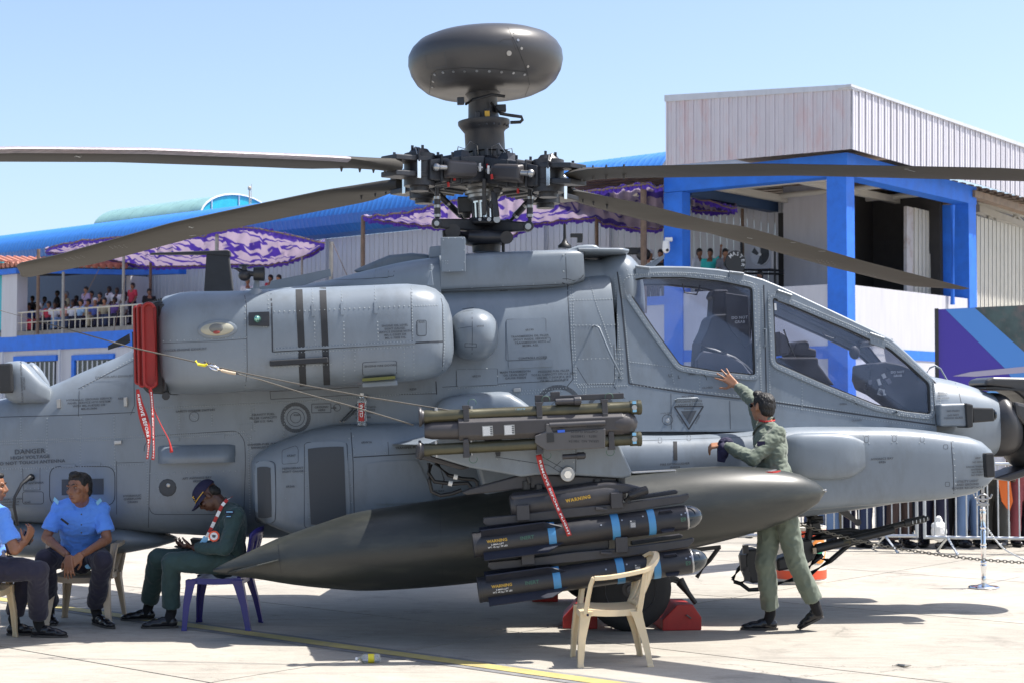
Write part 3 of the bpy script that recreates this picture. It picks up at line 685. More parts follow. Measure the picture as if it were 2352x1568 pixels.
ms = plate('missile_warning_sensor', [(572, 721), (619, 719), (619, 750), (572, 748)], P_HUB, .03, 3, 3); disc('sensor_lens', 592, 735, 8.5, 8.5, P_IRID, .02, 1., ms, lift=.03); rivets([(606, 728), (606, 750)], 6); rivets([(612, 728), (612, 750)], 6)
# intake ramps and doors under the nacelle
mb = MB(HM); slab(mb, [(832, 868), (908, 862), (908, 869), (832, 875)], -1.46, -1.2); mb.build('fire_door_slot', mat('primer_yellow_green', (.12, .12, .02), .5), heli)
mb = MB(HM); slab(mb, [(832, 877), (912, 871), (914, 884), (832, 889)], -1.40, -1.36); mb.build('open_fire_door', P_GREY, heli, bev=.01)
# gearbox cover
seam([(1084, 707), (1085, 765), (1084, 824)], .004); seam([(1043, 756), (1084, 750)], .003); seam([(1062, 710), (1088, 707), (1088, 713), (1064, 716)], .004, closed=True); seam([(1068, 788), (1094, 789), (1094, 797), (1068, 796)], .004, closed=True)
# fuselage seams
seam([(1014.8, 665.5), (1200, 657), (1303, 652.6)], .006); seam([(1291, 650), (1297, 652)], .01); seam([(1303, 653), (1309, 760), (1316, 870), (1298, 892)], .006); seam([(1016, 888), (1160, 880), (1298, 873)], .004)
seam([(1000, 855), (1003, 905)], .008); seam([(918, 905), (1003, 903)], .004)
seam([(1286, 571), (1301, 650)], .004) if False else seam([(1299, 573), (1301, 645)], .004)
rivets([(1309, 650), (1312, 760), (1320, 880)], 6.5); rivets([(1314, 650), (1318, 760), (1324, 880)], 6.5)
rivets([(1312, 690), (1412, 687)], 6.5); rivets([(1314, 748), (1420, 746)], 8); rivets([(1320, 825), (1415, 822)], 9); rivets([(1352, 640), (1362, 672), (1370, 700), (1385, 740), (1395, 770), (1404, 795)], 5.5); rivets([(1412, 640), (1416, 700), (1420, 760), (1424, 820), (1428, 870)], 5.5)
rivets([(1330, 882), (1410, 880)], 5.5); rivets([(1328, 889), (1440, 885)], 6); seam([(1325, 843), (1349, 882), (1410, 881)], .004); seam([(1410, 790), (1412, 868), (1408, 885), (1436, 915)], .004); seam([(1410, 798), (1428, 798)], .003)
for j in range(6): rivets([(1326+j*3, 885+j*4), (1345, 885+j*4)], 5)
for j in range(7): rivets([(1414, 802+j*11), (1430, 802+j*11)], 5)
# vertical and horizontal seams aft
seam([(0, 957), (180, 952), (310, 946)], .005); seam([(182, 896), (180, 955)], .004); seam([(306, 800), (309, 930), (300, 952)], .004)
seam([(180, 892), (310, 826)], .004); rivets([(116, 884), (305, 800)], 8); rivets([(190, 889), (312, 818)], 8)
rivets([(0, 1012), (330, 1000), (560, 990)], 5); rivets([(0, 1018), (330, 1006), (570, 996)], 5); rivets([(48, 960), (49, 1085)], 6); rivets([(108, 960), (108, 1080)], 7); rivets([(186, 958), (184, 1070)], 7); rivets([(262, 955), (264, 1080)], 7)
rivets([(320, 938), (600, 925)], 6); rivets([(575, 935), (578, 985)], 5); rivets([(583, 935), (585, 990)], 5); rivets([(655, 930), (652, 1000)], 7); rivets([(412, 940), (412, 982)], 6); rivets([(487, 937), (487, 975)], 6)
rivets([(0, 1076), (120, 1073), (330, 1065)], 6); rivets([(338, 1050), (340, 1160)], 6); seam([(345, 1055), (340, 1240)], .004); seam([(268, 1058), (268, 1180)], .004); seam([(269, 1062), (332, 1060)], .003)
rivets([(569, 1000), (572, 1060), (574, 1180)], 5.5); rivets([(576, 1000), (578, 1050)], 5.5)
seam(rounded([(330, 1022), (350, 1000), (545, 988), (562, 1010), (564, 1060), (560, 1180), (345, 1180)], 16), .0045); seam(rr(114, 1070, 264, 1160, 24), .006, closed=True); seam(rr(52, 1128, 100, 1156, 6), .004, closed=True); seam([(52, 1075), (54, 1125), (92, 1124), (92, 1073)], .003)
plate('access_panel', [(484, 972), (580, 967), (580, 984), (484, 990)], P_GREY, .006, 2, 6) if False else plate('access_panel', [(541, 974), (580, 972), (580, 984), (541, 986)], P_GREY, .005, 2, 4)
plate('hinge_plate', [(385, 1005), (412, 1003), (412, 1012), (385, 1014)], P_GREY, .007, 2, 3); plate('hinge_plate', [(485, 998), (516, 996), (516, 1007), (485, 1009)], P_GREY, .007, 2, 3)
plate('hinge_plate', [(141, 1066), (173, 1065), (173, 1071), (141, 1072)], P_GREY, .01, 2, 3); plate('hinge_plate', [(200, 1063), (231, 1062), (231, 1068), (200, 1069)], P_GREY, .01, 2, 3)
rivets([(345, 1086), (555, 1080)], 14); rivets([(362, 1100), (366, 1140)], 16)
plate('vent_grille', [(142, 1100), (238, 1098), (238, 1134), (142, 1136)], P_MESH, .004, 4, 8)
p0 = [H(x, y, -.60) for x, y in ((363, 1050), (372, 1022), (533, 1017), (540, 1040), (538, 1062), (365, 1064))]
# air scoop: a rounded ledge standing out from the side
mb = MB(HM); rows = []
for t in range(13):
    u = t/12; x = lerp(363, 540, u); c = hit(x, 1045-u*5); hw = .10*(1-abs(2*u-1)**8)+.005; y_ = (HI @ c[0]).y
    a = H(x, 1020-u*4, y_); b = H(x, 1063-u*3, y_)
    rows.append([V((a.x, y_+.03, a.z)), V((a.x, y_-hw*.35, a.z-.02)), V((a.x, y_-hw*.9, (a.z*.45+b.z*.55))), V((b.x, y_-hw, b.z+.03)), V((b.x, y_-hw*.85, b.z)), V((b.x, y_+.03, b.z))])
mb.loft(rows); hull(mb.build('air_scoop', P_GREY, heli, smooth=60))
pr = disc('round_vent', 385, 1118.8, 19.5, 19.5, P_MESH, .006, .1); disc('vent_motor', 387, 1113, 5, 5, P_DULLSTEEL, .004, .3, pr, lift=.008)
seam([(rr_[0], rr_[1]) for rr_ in [(385+20*math.cos(a/12*2*PI), 1118.8+20*math.sin(a/12*2*PI)) for a in range(12)]], .004, closed=True, step=5)
mb = MB(HM); a = HI @ hit(72, 1095)[0]; pts = [a, a+V((0, -.06, 0)), H(50, 1110, -.62), H(34, 1140, -.66), H(32, 1160, -.66), H(40, 1205, -.62)]
mb.tube(pts, [.03, .022, .013, .012, .012, .012], 8); mb.build('tube_antenna', P_BLACK, heli, smooth=60)
rivets([(60, 1120), (90, 1120)], 8)
# fuel filler ring
def ringmark(x, y, r, w, m, name='ring_marking', a0=0, a1=360, wpx=None):
    mbr = MB(); k = max(12, int((a1-a0)/9)); pts = [(x+r*math.cos(math.radians(a0+(a1-a0)*i/k)), y+r*math.sin(math.radians(a0+(a1-a0)*i/k))) for i in range(k+1)]
    seam(pts, w, mbr, step=5, off=.0025)
    if mbr.v: return mbr.build(name, m, heli, recalc=False)
ringmark(679, 958, 30.5, .030, P_MARK); ringmark(679, 958, 20, .004, P_SEAM); ringmark(679, 958, 12, .004, P_SEAM); ringmark(1283, 938, 50, .036, P_MARK, a0=195, a1=345); ringmark(1380, 935, 26, .03, P_MARK, a0=200, a1=340); ringmark(1290, 945, 28, .003, P_SEAM, a0=200, a1=340)
rivets([(679+26*math.cos(a/10*2*PI), 958+26*math.sin(a/10*2*PI)) for a in range(11)], 9)
ringmark(774, 935, 8, .004, P_SEAM); ringmark(446, 956, 11, .003, P_SEAM); rivets([(440, 952), (452, 962)], 5)
# panel on the transmission door
plate('access_panel', [(1162, 734), (1252, 730), (1258, 822), (1168, 828)], P_GREY, .004, 5, 5, round_=.03); seam(rr(1162, 734, 1254, 828, 6, 3), .0028, closed=True)
plate('hinge_strip', [(1168, 829), (1270, 824), (1271, 841), (1169, 846)], P_GREY, .008, 2, 8); seam([(1168, 840), (1271, 835)], .004); rivets([(1172, 843), (1268, 838)], 11)
plate('access_panel', [(1048, 848), (1141, 846), (1142, 878), (1051, 882)], P_GREY, .005, 3, 6); plate('hinge_strip', [(1050, 872), (1142, 868), (1143, 882), (1051, 887)], P_GREY, .008, 2, 8); seam([(1052, 880), (1142, 876)], .005); rivets([(1054, 884), (1140, 880)], 10)
seam(rr(1048, 848, 1143, 886, 3, 2), .003, closed=True)
rivets([(1072, 848), (1118, 846)], 44, .008); rivets([(1050, 867), (1142, 863)], 92, .008)
for q in ((1155, 656), (1225, 653), (1275, 650), (1084, 661)): rivets([q, (q[0], q[1]+8)], 7, .006)
for q in ((1216, 744, 4, 8), (1176, 784, 8, 5), (1256, 780, 8, 5)): seam(rounded([(q[0]-q[2], q[1]-q[3]), (q[0]+q[2], q[1]-q[3]), (q[0]+q[2], q[1]+q[3]), (q[0]-q[2], q[1]+q[3])], 4), .003, closed=True, step=4)
rivets([(1030, 892), (1160, 884)], 6); rivets([(1175, 898), (1230, 895), (1300, 890)], 6); rivets([(1180, 905), (1290, 898)], 6)
seam([(620, 898), (760, 892), (825, 888)], .004); seam([(620, 898), (622, 916), (815, 906)], .004); rivets([(600, 925), (800, 915)], 5); rivets([(810, 912), (1000, 900)], 6)
for q in ((1018, 552), (1030, 548), (1045, 547.5), (1062, 549), (1066, 575), (1066, 603), (1062, 621), (1032, 623), (1017, 600), (1023, 600), (1028, 600), (1023, 605), (1028, 606)): rivets([q], 5, .006)
rivets([(1293, 586)], 5, .009); rivets([(1294, 624)], 5, .009); seam([(1292, 641), (1304, 641), (1318, 645), (1334, 640), (1340, 632)], .005)
plate('access_panel', [(862, 622), (892, 620), (892, 637), (862, 639)], P_GREY, .006, 2, 3); seam(rr(862, 622, 892, 638, 2), .004, closed=True); seam([(731, 645), (840, 641), (904, 635), (908, 600)], .004)
# disc handles, diagonal steps
def rod(pts, r, m=P_GREY, name='grab_rail'):
    mb = MB(HM); mb.tube(pts, r, 8); return mb.build(name, m, heli, smooth=60)
def HS(x, y, out): h_ = hit(x, y); return HI @ (h_[0]+h_[1]*out)
rod([HS(1362, 749, 0), HS(1363, 750, .05), HS(1372, 755, .07), HS(1395, 812, .07), HS(1418, 858, .07), HS(1422, 866, 0)], .009)
rod([HS(1552, 918, 0), HS(1554, 917, .04), HS(1600, 915, .04), HS(1603, 915, 0)], .009)
rod([HS(1756, 756, 0), HS(1757, 758, .04), HS(1757, 792, .04), HS(1755, 797, 0)], .008)
rod([HS(2053, 948, 0), HS(2056, 946, .04), HS(2090, 942, .05)], .009)
mb = MB(HM)
for x, y in ((126, 930), (279, 925)): p = HS(x+11, y-3, .02); mb.box(p, (.03, .03, .075)); 
for x, y in ((272, 1015), (1187, 895)): p = HS(x, y, .015); mb.box(p, (.06, .03, .03))
mb.build('door_latch', P_DULLSTEEL, heli, bev=.006)
# strut rods by the bottle
rod([HS(838, 908, .05), HS(800, 950, .05), HS(782, 976, .03)], .008, P_DULLSTEEL, 'support_rod'); rod([HS(846, 908, .05), HS(808, 950, .05), HS(790, 976, .03)], .008, P_DULLSTEEL, 'support_rod')
# canopy rivets, door seams, hinges
seam([(1418, 625), (1427, 690), (1438, 800), (1445, 880), (1560, 899), (1692, 914), (1770, 922), (2000, 955), (2148, 975)], .012); seam([(1754, 655), (1756, 720), (1760, 900)], .010); seam([(2141, 866), (2150, 975)], .005)
ringr = lambda g, d: [(x+(x-sum(p[0] for p in g)/len(g))*0, y) for x, y in g]
for g in (g1, g2):
    cx = sum(p[0] for p in g)/len(g); cy = sum(p[1] for p in g)/len(g); gg = grow(g, 6); rivets(gg+[gg[0]], 10, .007, RIVL)
for pts, spc_ in (([(1424, 634), (1434, 720), (1447, 860), (1452, 876)], 5), ([(1444, 632), (1520, 627), (1600, 628), (1700, 642), (1738, 654)], 5), ([(1742, 665), (1748, 900)], 6), ([(1448, 831), (1540, 842), (1548, 880)], 6), ([(1455, 884), (1700, 908)], 8), ([(1607, 855), (1607, 900)], 7),
                ([(1750, 665), (1753, 770)], 5), ([(1765, 670), (1768, 900)], 6), ([(1780, 672), (1880, 715), (2040, 786), (2132, 866)], 5), ([(1775, 928), (1900, 948), (2140, 982)], 6), ([(1775, 920), (1900, 938), (2140, 968)], 6), ([(1780, 852), (1900, 900), (2000, 945), (2140, 962)], 9), ([(1842, 870), (1842, 940)], 7), ([(2143, 880), (2152, 970)], 5), ([(2152, 870), (2160, 925)], 6)):
    rivets(pts, spc_)
for x, y in ((1475, 616), (1690, 629), (1800, 666), (2012, 764)):
    mb = MB(HM); a = cp_(x-17, y+(6 if x > 1750 else 1)-4, .03); b = cp_(x+17, y+(18 if x > 1750 else 5)-4, .03); u = (b-a); mb.prism([a, b, b+V((0, -.01, -.085)), a+V((0, -.01, -.085))], (0, .02, 0)); mb.cyl(a, b, .012); o = mb.build('canopy_hinge', P_GREY, heli, bev=.004); hull(o)
    rivets([(x-12, y+13+(4 if x > 1750 else 0)), (x+14, y+15+(10 if x > 1750 else 2))], 8, .006)
rivets([(1440, 620), (1560, 613), (1700, 628)], 16, .006, RIVL); rivets([(1722, 634), (1800, 662), (2040, 772)], 6, .005, RIVL)
# other cockpit-side details
seam([(1541, 902), (1542, 985)], .004); seam([(1676, 920), (1678, 985)], .004); ringmark(1533, 963, 12, .004, P_SEAM); disc('static_port', 1533, 965, 5, 5, P_DULLSTEEL, .004, .2)
seam([(1549, 933), (1615.5, 932), (1582, 985)], .012, closed=True)
mbt = MB(); pp = [hit(*q) for q in ((1564, 943.3), (1600, 942), (1584, 974))]; mbt.add([h_[0]+h_[1]*.003 for h_ in pp], [(0, 1, 2)]); mbt.build('danger_triangle', P_MARK, heli, recalc=False)
mbt = MB(); seam([(1610, 858), (1618, 860), (1622, 866), (1623, 872)], .006, mbt); seam([(1955, 917), (1963, 920), (1969, 930)], .006, mbt); mbt.build('arrow_marking', P_MARK, heli, recalc=False)
# avionics bay details
for q in ((1990, 1008), (2054, 1006), (2118, 1007)): seam(rounded([(q[0]-4.5, q[1]-7), (q[0]+4.5, q[1]-7), (q[0]+4.5, q[1]+7), (q[0]-4.5, q[1]+7)], 4), .003, closed=True, step=4); rivets([(q[0]-6, q[1]-9), (q[0]+6, q[1]-9)], 12); rivets([(q[0]-6, q[1]+9), (q[0]+6, q[1]+9)], 12)
for q in ((2172, 1025), (2176, 1111)): seam(rr(q[0]-5, q[1]-5, q[0]+5, q[1]+5, 3), .003, closed=True, step=4)
seam([(2183, 994), (2189, 1070), (2191, 1143)], .006); rivets([(2189, 1012), (2196, 1125)], 14, .006); seam([(1446, 1012), (1690, 1003), (1808, 992)], .003)
seam([(805, 973), (811, 1060), (814, 1200)], .006); rivets([(802, 1005), (808, 1190)], 34, .007); rivets([(811, 1000), (814, 1060)], 22, .006); seam([(812, 1049), (955, 1041)], .008); seam([(891, 1014), (893, 1045)], .004); rivets([(815, 1042), (885, 1039)], 18, .006)
for q in ((1516, 1010), (1582, 1005)): seam(rounded([(q[0]-4, q[1]-6), (q[0]+4, q[1]-6), (q[0]+4, q[1]+6), (q[0]-4, q[1]+6)], 3), .003, closed=True, step=4)
plate('black_mark', [(1546, 1013), (1555, 1013), (1556, 1056), (1547, 1056)], P_WALK, .003, 4, 2)
gf = plate('grille_frame', [(586, 1058), (632, 1058), (634, 1200), (588, 1198)], P_GREY, .010, 6, 4, round_=.10); plate('grille', [(592, 1071), (622, 1071), (625, 1187), (595, 1187)], P_MESH, .014, 6, 4, round_=.04); seam(rr(586, 1058, 633, 1200, 14), .004, closed=True)
plate('grille_frame', [(699, 1015), (796, 1012), (808, 1212), (715, 1215)], P_GREY, .010, 8, 6, round_=.04); plate('grille', [(707, 1029), (790, 1024), (796, 1202), (714, 1204)], P_MESH, .014, 8, 6, round_=.02); seam(rr(699, 1015, 798, 1212, 10), .004, closed=True)
for q in ((701, 1023), (749, 1020), (782, 1018), (702, 1050), (703, 1084), (706, 1118), (708, 1153), (710, 1187), (802, 1006), (693, 1087), (656, 1144), (652, 1078), (595, 1063), (617, 1063), (586, 1088), (588, 1130), (590, 1170), (627, 1088), (629, 1130)): rivets([q], 5, .007)
seam(rounded([(648, 1033), (680, 1022), (685, 1030), (685, 1062), (648, 1065)], 5), .003, closed=True)
plate('raised_panel', [(838, 1062), (960, 1054), (1000, 1150), (860, 1158)], P_GREY, .014, 5, 6, round_=.05, smooth=60)
hh = MB(HM); hh.box(H(2271, 1067, -.93), (.075, .08, .20)); hh.build('radar_warning_receiver', P_BLACK, heli, bev=.012)
# nose sensors
mb = MB(HM); slab(mb, [(2158, 927), (2218, 925), (2222, 931), (2224, 978), (2160, 978)], -.68, -.38); hull(mb.build('nose_side_box', P_GREY, heli, bev=.02, segs=3))
mb = MB(HM); slab(mb, [(2218, 924), (2236, 928), (2236, 980), (2222, 982)], -.71, -.44); slab(mb, [(2232, 934), (2283, 936), (2286, 966), (2236, 970)], -.70, -.46); mb.build('sight_camera', P_BLACK, heli, bev=.012)
mb = MB(HM); mb.ell(H(2283, 951, -.64), (.02, .05, .045)); mb.build('sight_lens', P_LENS, heli, smooth=60)
mb = MB(HM); a = HI @ hit(2132, 862)[0]; mb.tube([H(2128, 856, -.1), H(2136, 844, -.1), H(2148, 839, -.1), H(2160, 846, -.1), H(2175, 872, -.1), H(2192, 902, -.2)], .008, 8); mb.build('wire_deflector', P_GREY, heli, smooth=60)
seam([(2188, 868), (2200, 890), (2208, 925)], .005)
st = [(2283, 905, 1050, .30), (2300, 900, 1050, .34), (2318, 905, 1048, .34), (2334, 930, 1040, .30)]
loft_body('turret_collar', st, n=2.4, kk=.5, step=.03, mat_=P_RADOME)
mb = MB(HM); mb.ell(H(2392, 1010, 0)+V((0, 0, 0)), (.36, .42, .30), n=28, m=18); mb.build('sight_turret', P_BLACK, heli, smooth=60)
mb = MB(HM); slab(mb, [(2330, 920), (2352, 925), (2420, 935), (2430, 960), (2352, 975), (2335, 955)], -.33, -.1); mb.build('turret_shroud', P_RADOME, heli, bev=.03)
mb = MB(HM); slab(mb, [(2242, 886), (2243, 872), (2262, 866), (2330, 867), (2430, 885), (2440, 950), (2352, 934), (2320, 905), (2300, 893)], -.22, .22); mb.build('night_vision_turret', P_RADOME, heli, bev=.05, segs=3)
mb = MB(HM); slab(mb, [(2242, 889), (2262, 888), (2300, 892), (2352, 893), (2352, 899), (2242, 893)], -.24, .24); mb.build('night_vision_turret_seam', P_BLACK, heli)
mb = MB(HM); slab(mb, [(2266, 1095), (2340, 1070), (2420, 1060), (2420, 1080), (2340, 1090), (2300, 1102)], -.2, .2); mb.build('turret_base', P_RACK, heli, bev=.02)
SEAM.build('panel_seams', P_SEAM, heli, recalc=False, kind='stuff'); RIV.build('rivets', P_RIV, heli, recalc=False, kind='stuff'); RIVL.build('frame_rivets', P_RIV, heli, recalc=False, kind='stuff')
# stencilled markings
def mark(body, x, y, h, m=P_MARK, rot=0, name='marking', bold=.02, wide=1.12, line=1.12):
    hh = hit(x, y); h2 = hit(x+8, y-.4); h1 = hit(x-8, y+.4)
    if not hh: return
    n = hh[1]
    r = (h2[0]-h1[0]) if h1 and h2 and (h2[0]-h1[0]).length < .2 else rx.copy()
    if rot: r = Matrix.Rotation(math.radians(rot), 3, n) @ r
    up = n.cross(r)
    return put_text(name, body, hh[0]+n*.009, r, up, h/sc_at(hh[0].y), m, heli, bold=bold, wide=wide, line=line)
for a in (('DANGER', 68.8, 1035.3, 10.5), ('HIGH VOLTAGE', 69.7, 1048.8, 7.6), ('DO NOT TOUCH ANTENNA', 70.3, 1060.5, 7.4), ('DANGER-APU EXHAUST', 263, 864.8, 5), ('HYDRAULIC GROUND SERVICE\nPANEL. SERVICE HYO SYSTEM\nWITH MIL-H-83282 OR\nMIL-H-5606', 205, 926.9, 4.5), ('R325', 279, 914.6, 4.2),
          ('DANGER-ENGINE EXHAUST', 423.6, 802.7, 5), ('SAFETY DISARM SWITCH', 448.8, 942.4, 4.8), ('GRAVITY FUEL\nFILLER CAPACITY\n220 U.S. GAL', 605, 958.5, 4.8), ('DANGER-FUEL PUMP\nEXHAUST PORT', 605, 1022.4, 4.6), ('AFT AVIONICS BAY\n6R295', 453, 1100, 4.6), ('HYDRAULIC\nOVERFLOW\nDRAIN', 304.7, 1144, 4.6),
          ('VHF ANTENNA', 75.6, 1108, 4.4), ('R345', 64, 1152, 4), ('EXTERNAL POWER\nCONNECTOR\n115VAC/3PH\n400 HZ', 24, 1154, 4.2), ('ENGINE OIL LEVEL\nSIGHT GAUGE.\nSERVICE ENGINE WITH\nMIL-L-23699 OR\nMIL-L-7808 OIL', 907.6, 761.6, 4.4), ('R225', 968, 740, 4), ('ENGINE FIRE DOORS', 873.2, 838, 4.6), ('R230', 948.5, 892.9, 4.4),
          ('GROUND\nHERE', 738.7, 937.4, 4.4), ('R265', 681.6, 951.9, 4), ('DISCONNECT HYD.\nELEC. AND PITOT\nCONNECTORS', 834, 941.5, 4.2), ('REMOVING', 834, 957.5, 4.2), ('6R200', 1156.5, 669.6, 4.4), ('6RN6', 1103, 749.5, 4.4), ('6R190', 1216, 758, 4.4), ('TRANSMISSION OIL FILLER\nSPOUT INSIDE. SERVICE\nTRANSMISSION WITH\nMOBIL AGL', 1217.5, 782.5, 4.4),
          ('CONTROLS ACCESS', 1223.5, 821, 4.4), ('MAIN TRANSMISSION\nOIL LEVEL SIGHT\nGAUGE INSIDE', 1183.7, 860, 4.4), ('PRESSURE FUEL FILLER\nTOTAL CAPACITY 375 U.S. GAL.\nUSE MIL-T-5624 JP-4, JP-5\nOR MIL-T-83133 JP-8', 1272, 862.7, 4.4), ('6R210', 1094.5, 863, 4.4), ('U', 1538.6, 862, 7), ('L', 1558.9, 865, 7), ('OPEN', 1588.6, 858.7, 3.8), ('CLOSED', 1624.7, 889.5, 4),
          ('NO STEP', 1579.6, 909.5, 4.4), ('EXPLOSIVE DEVICE\nCANOPY JETTISON', 1582, 925.4, 4.4), ('DANGER', 1582, 938, 3.6), ('STATIC PORT', 1530, 948, 2.6), ('OPEN', 1935.9, 927.2, 3.8), ('CLOSED', 1967.2, 964.4, 4), ('PAWS\nSENSOR', 2164, 902, 4), ('NO HOLD', 2165.6, 914, 4), ('NO PUSH', 2188.4, 942.7, 4.2), ('DO NOT\nTOUCH GLASS', 2189, 955.5, 4),
          ('AVIONICS BAY\n6R86', 2025.6, 1056.2, 4.8), ('UTILITY LIGHT\nAND GROUND\nPOWER RECEPTACLE', 2222, 1111.2, 4.8), ('6R47', 2245, 1050.6, 4), ('NO HOLD', 2245.5, 1059.8, 4), ('RADAR WARNING\nANTENNA\nNO PUSH\nNO PAINT', 2243, 1080, 4), ('6R267', 669.4, 1045.6, 4.6), ('REFRIGERANT\nSIGHT GAUGE', 672.7, 1077.9, 4.6), ('6R266', 667, 1115.8, 4.6), ('6RW16', 842, 1015, 4.6),
          ('TRANSFER PUMP', 938, 1027, 4.8), ('AVIONICS BAY', 995, 1127, 4.6), ('FIRE EXTINGUISHER\nINSIDE', 1550, 1068, 4.6)):
    mark(*a)
mark('RADAR WARNING ANTENNA', 50, 876, 4.2, rot=90); mark('NO PUSH', 56, 880, 4, rot=90)
mark('DANGER', 1562, 962, 3.6, rot=-58); mark('DANGER', 1602, 962, 3.6, rot=58)
mbt = MB(); seam([(716, 927), (760, 926), (760, 946), (716, 947)], .006, mbt, closed=True); seam([(760, 936), (768, 936)], .01, mbt)
hh = [hit(*q) for q in ((767, 931), (774, 936), (767, 941))]; mbt.add([h_[0]+h_[1]*.003 for h_ in hh], [(0, 1, 2)]); mbt.build('ground_marking_box', P_MARK, heli, recalc=False)
# ------------------------------------------------------------------ ROTOR (parts of the helicopter)
def hubz(y): return H(1115, y, 0).z
hx = H(1115, 395, 0).x; hx2 = H(1112, 700, 0).x
def HC(x, y, yl=0): return H(x, y, yl)
mb = MB(HM); c0 = HC(1117, 580); c1 = HC(1117, 395); mb.lathe(c0, c1, [(0, .12), (.10, .13), (.16, .13)], 20); mb.build('mast_base', P_HUB, heli, smooth=40)
def lat(name, cx, prof, m, n=28, smooth=40):
    """prof in picture rows: (y, radius px) about the mast axis"""
    s = 3700/DH; pts = [(y, r/s) for y, r in prof]; y0 = pts[0][0]; a = HC(cx, y0); mb = MB(HM); up = V((0, 0, 1))
    mb.lathe(a, a+up, [((HC(cx, y).z-a.z), r) for y, r in pts], n); return mb.build(name, m, heli, smooth=smooth)
lat('swashplate_lower', 1120, [(565, 34), (560, 52), (545, 50), (535, 40), (532, 30)], P_HUB)
lat('rotor_mast_sleeve', 1113, [(508, 27), (470, 27), (462, 27)], P_STEEL)
mb = MB(HM); c = HC(1113, 490); 
for k in range(14): q = 2*PI*k/14; mb.box(c+V((math.cos(q)*.106, math.sin(q)*.106, 0)), (.012, .012, .17), Matrix.Rotation(q, 3, 'Z'))
mb.build('mast_spline', P_HUB, heli)
lat('rotor_bearing', 1112, [(463, 30), (455, 38), (448, 38), (446, 44), (440, 44), (436, 36), (432, 40), (425, 40), (420, 30)], P_DULLSTEEL)
lat('hub_plate', 1114, [(420, 50), (412, 66), (402, 72), (388, 72), (378, 60), (370, 48), (364, 44)], P_HUB, 24)
lat('mast_tube', 1116, [(372, 39), (352, 39), (350, 46), (305, 46), (300, 50), (292, 56), (286, 60), (279, 60), (277, 52), (275, 36), (226, 33), (214, 42)], P_HUB, 32)
mb = MB(HM)
for k in range(20): q = 2*PI*k/20; a = HC(1115, 296)+V((math.cos(q)*.195, math.sin(q)*.195, 0)); mb.cyl(a, a+V((0, 0, .05)), .012, n=6)
for k in range(12): q = 2*PI*k/12; a = HC(1115, 366)+V((math.cos(q)*.20, math.sin(q)*.20, 0)); mb.cyl(a, a+V((0, 0, .06)), .018, n=6)
for k in range(12): q = 2*PI*k/12+.2; a = HC(1115, 404)+V((math.cos(q)*.285, math.sin(q)*.285, 0)); mb.cyl(a, a+V((0, 0, .05)), .016, n=6)
mb.build('hub_bolt', P_HUB, heli)
mb = MB(HM)
for k in range(5): q = -1.9+k*.35; a = HC(1115, 398)+V((math.cos(q)*.283, math.sin(q)*.283, 0)); mb.cyl(a, a+V((0, 0, .035)), .015, n=6)
for x, y in ((917, 408), (1044, 415), (1262, 405), (1130, 412), (1030, 430), (1190, 445), (1378-150, 415)): a = HC(x, y, -.45 if x < 1300 else 0); mb.cyl(a, a+V((0, 0, .04)), .012, n=6)
mb.build('red_torque_mark', P_REDTAPE, heli)
# radome: rounded drum seen a little from below
mb = MB(HM); R = 179.5/(3700/DH); a = HC(1120, 231); zs = []
def zr(y): return HC(1120, y).z-a.z
prof = [(228, 40), (232, 70), (228, 118), (215, 143), (195, 162), (170, 174), (145, 179.5), (120, 178), (100, 169), (82, 153), (70, 128), (63, 92), (59.5, 45), (58.5, 5)]
mb.lathe(a, a+V((0, 0, 1)), [((zr(y)-zr(145))*.83+zr(146), r/(3700/DH)) for y, r in prof], 56); rad = hull(mb.build('radar_dome', P_RADOME, heli, smooth=70))
RB = [HULL[-1]]
def rseam(pts, w=.007, nm='radome_seam', m=P_BLACK, closed=False):
    m_ = MB(); pts = list(pts)+([pts[0]] if closed else [])
    hs = [hit(x, y, RB) for x, y in polyline(pts, 6)]; hs = [h_ for h_ in hs if h_]
    for (p, n, _), (q, mm, _) in zip(hs, hs[1:]):
        if (q-p).length > .3: continue
        t = (q-p).normalized(); s1 = n.cross(t).normalized()*w/2; s2 = mm.cross(t).normalized()*w/2; m_.add([p-s1+n*.002, p+s1+n*.002, q+s2+mm*.002, q-s2+mm*.002], [(0, 1, 2, 3)])
    return m_.build(nm, m, rad, recalc=False)
zr1 = lambda x, y: (918.7+(x)*.3663, 28.7+y*.3663)
rseam([zr1(676, 92), zr1(735, 215), zr1(797, 375), zr1(812, 455), zr1(770, 560)]); rseam([zr1(797, 375), zr1(600, 355), zr1(400, 348), zr1(230, 362), zr1(198, 385), zr1(185, 510)])
rseam([zr1(158, 268), zr1(280, 245), zr1(292, 338), zr1(172, 357)], .003, 'radome_marking', P_MARK, True); rseam([zr1(620, 190), zr1(650, 170), zr1(700, 168), zr1(728, 240)], .003, 'radome_marking', P_BLADE)
mb = MB()
for q in ((218, 392), (270, 378), (335, 372), (406, 370), (482, 368), (560, 370), (637, 375), (711, 381), (781, 391), (740, 175), (762, 227), (802, 340), (715, 125), (208, 435), (204, 470)):
    h_ = hit(*zr1(*q), RB)
    if h_: mb.cyl(h_[0]-h_[1]*.004, h_[0]+h_[1]*.004, .012, n=8)
mb.build('radome_bolt', P_DULLSTEEL, rad)
h_ = hit(*zr1(683, 257), RB); mb = MB(); mb.cyl(h_[0], h_[0]+h_[1]*.006, .022, n=14); mb.build('radome_plug', P_DULLSTEEL, rad)
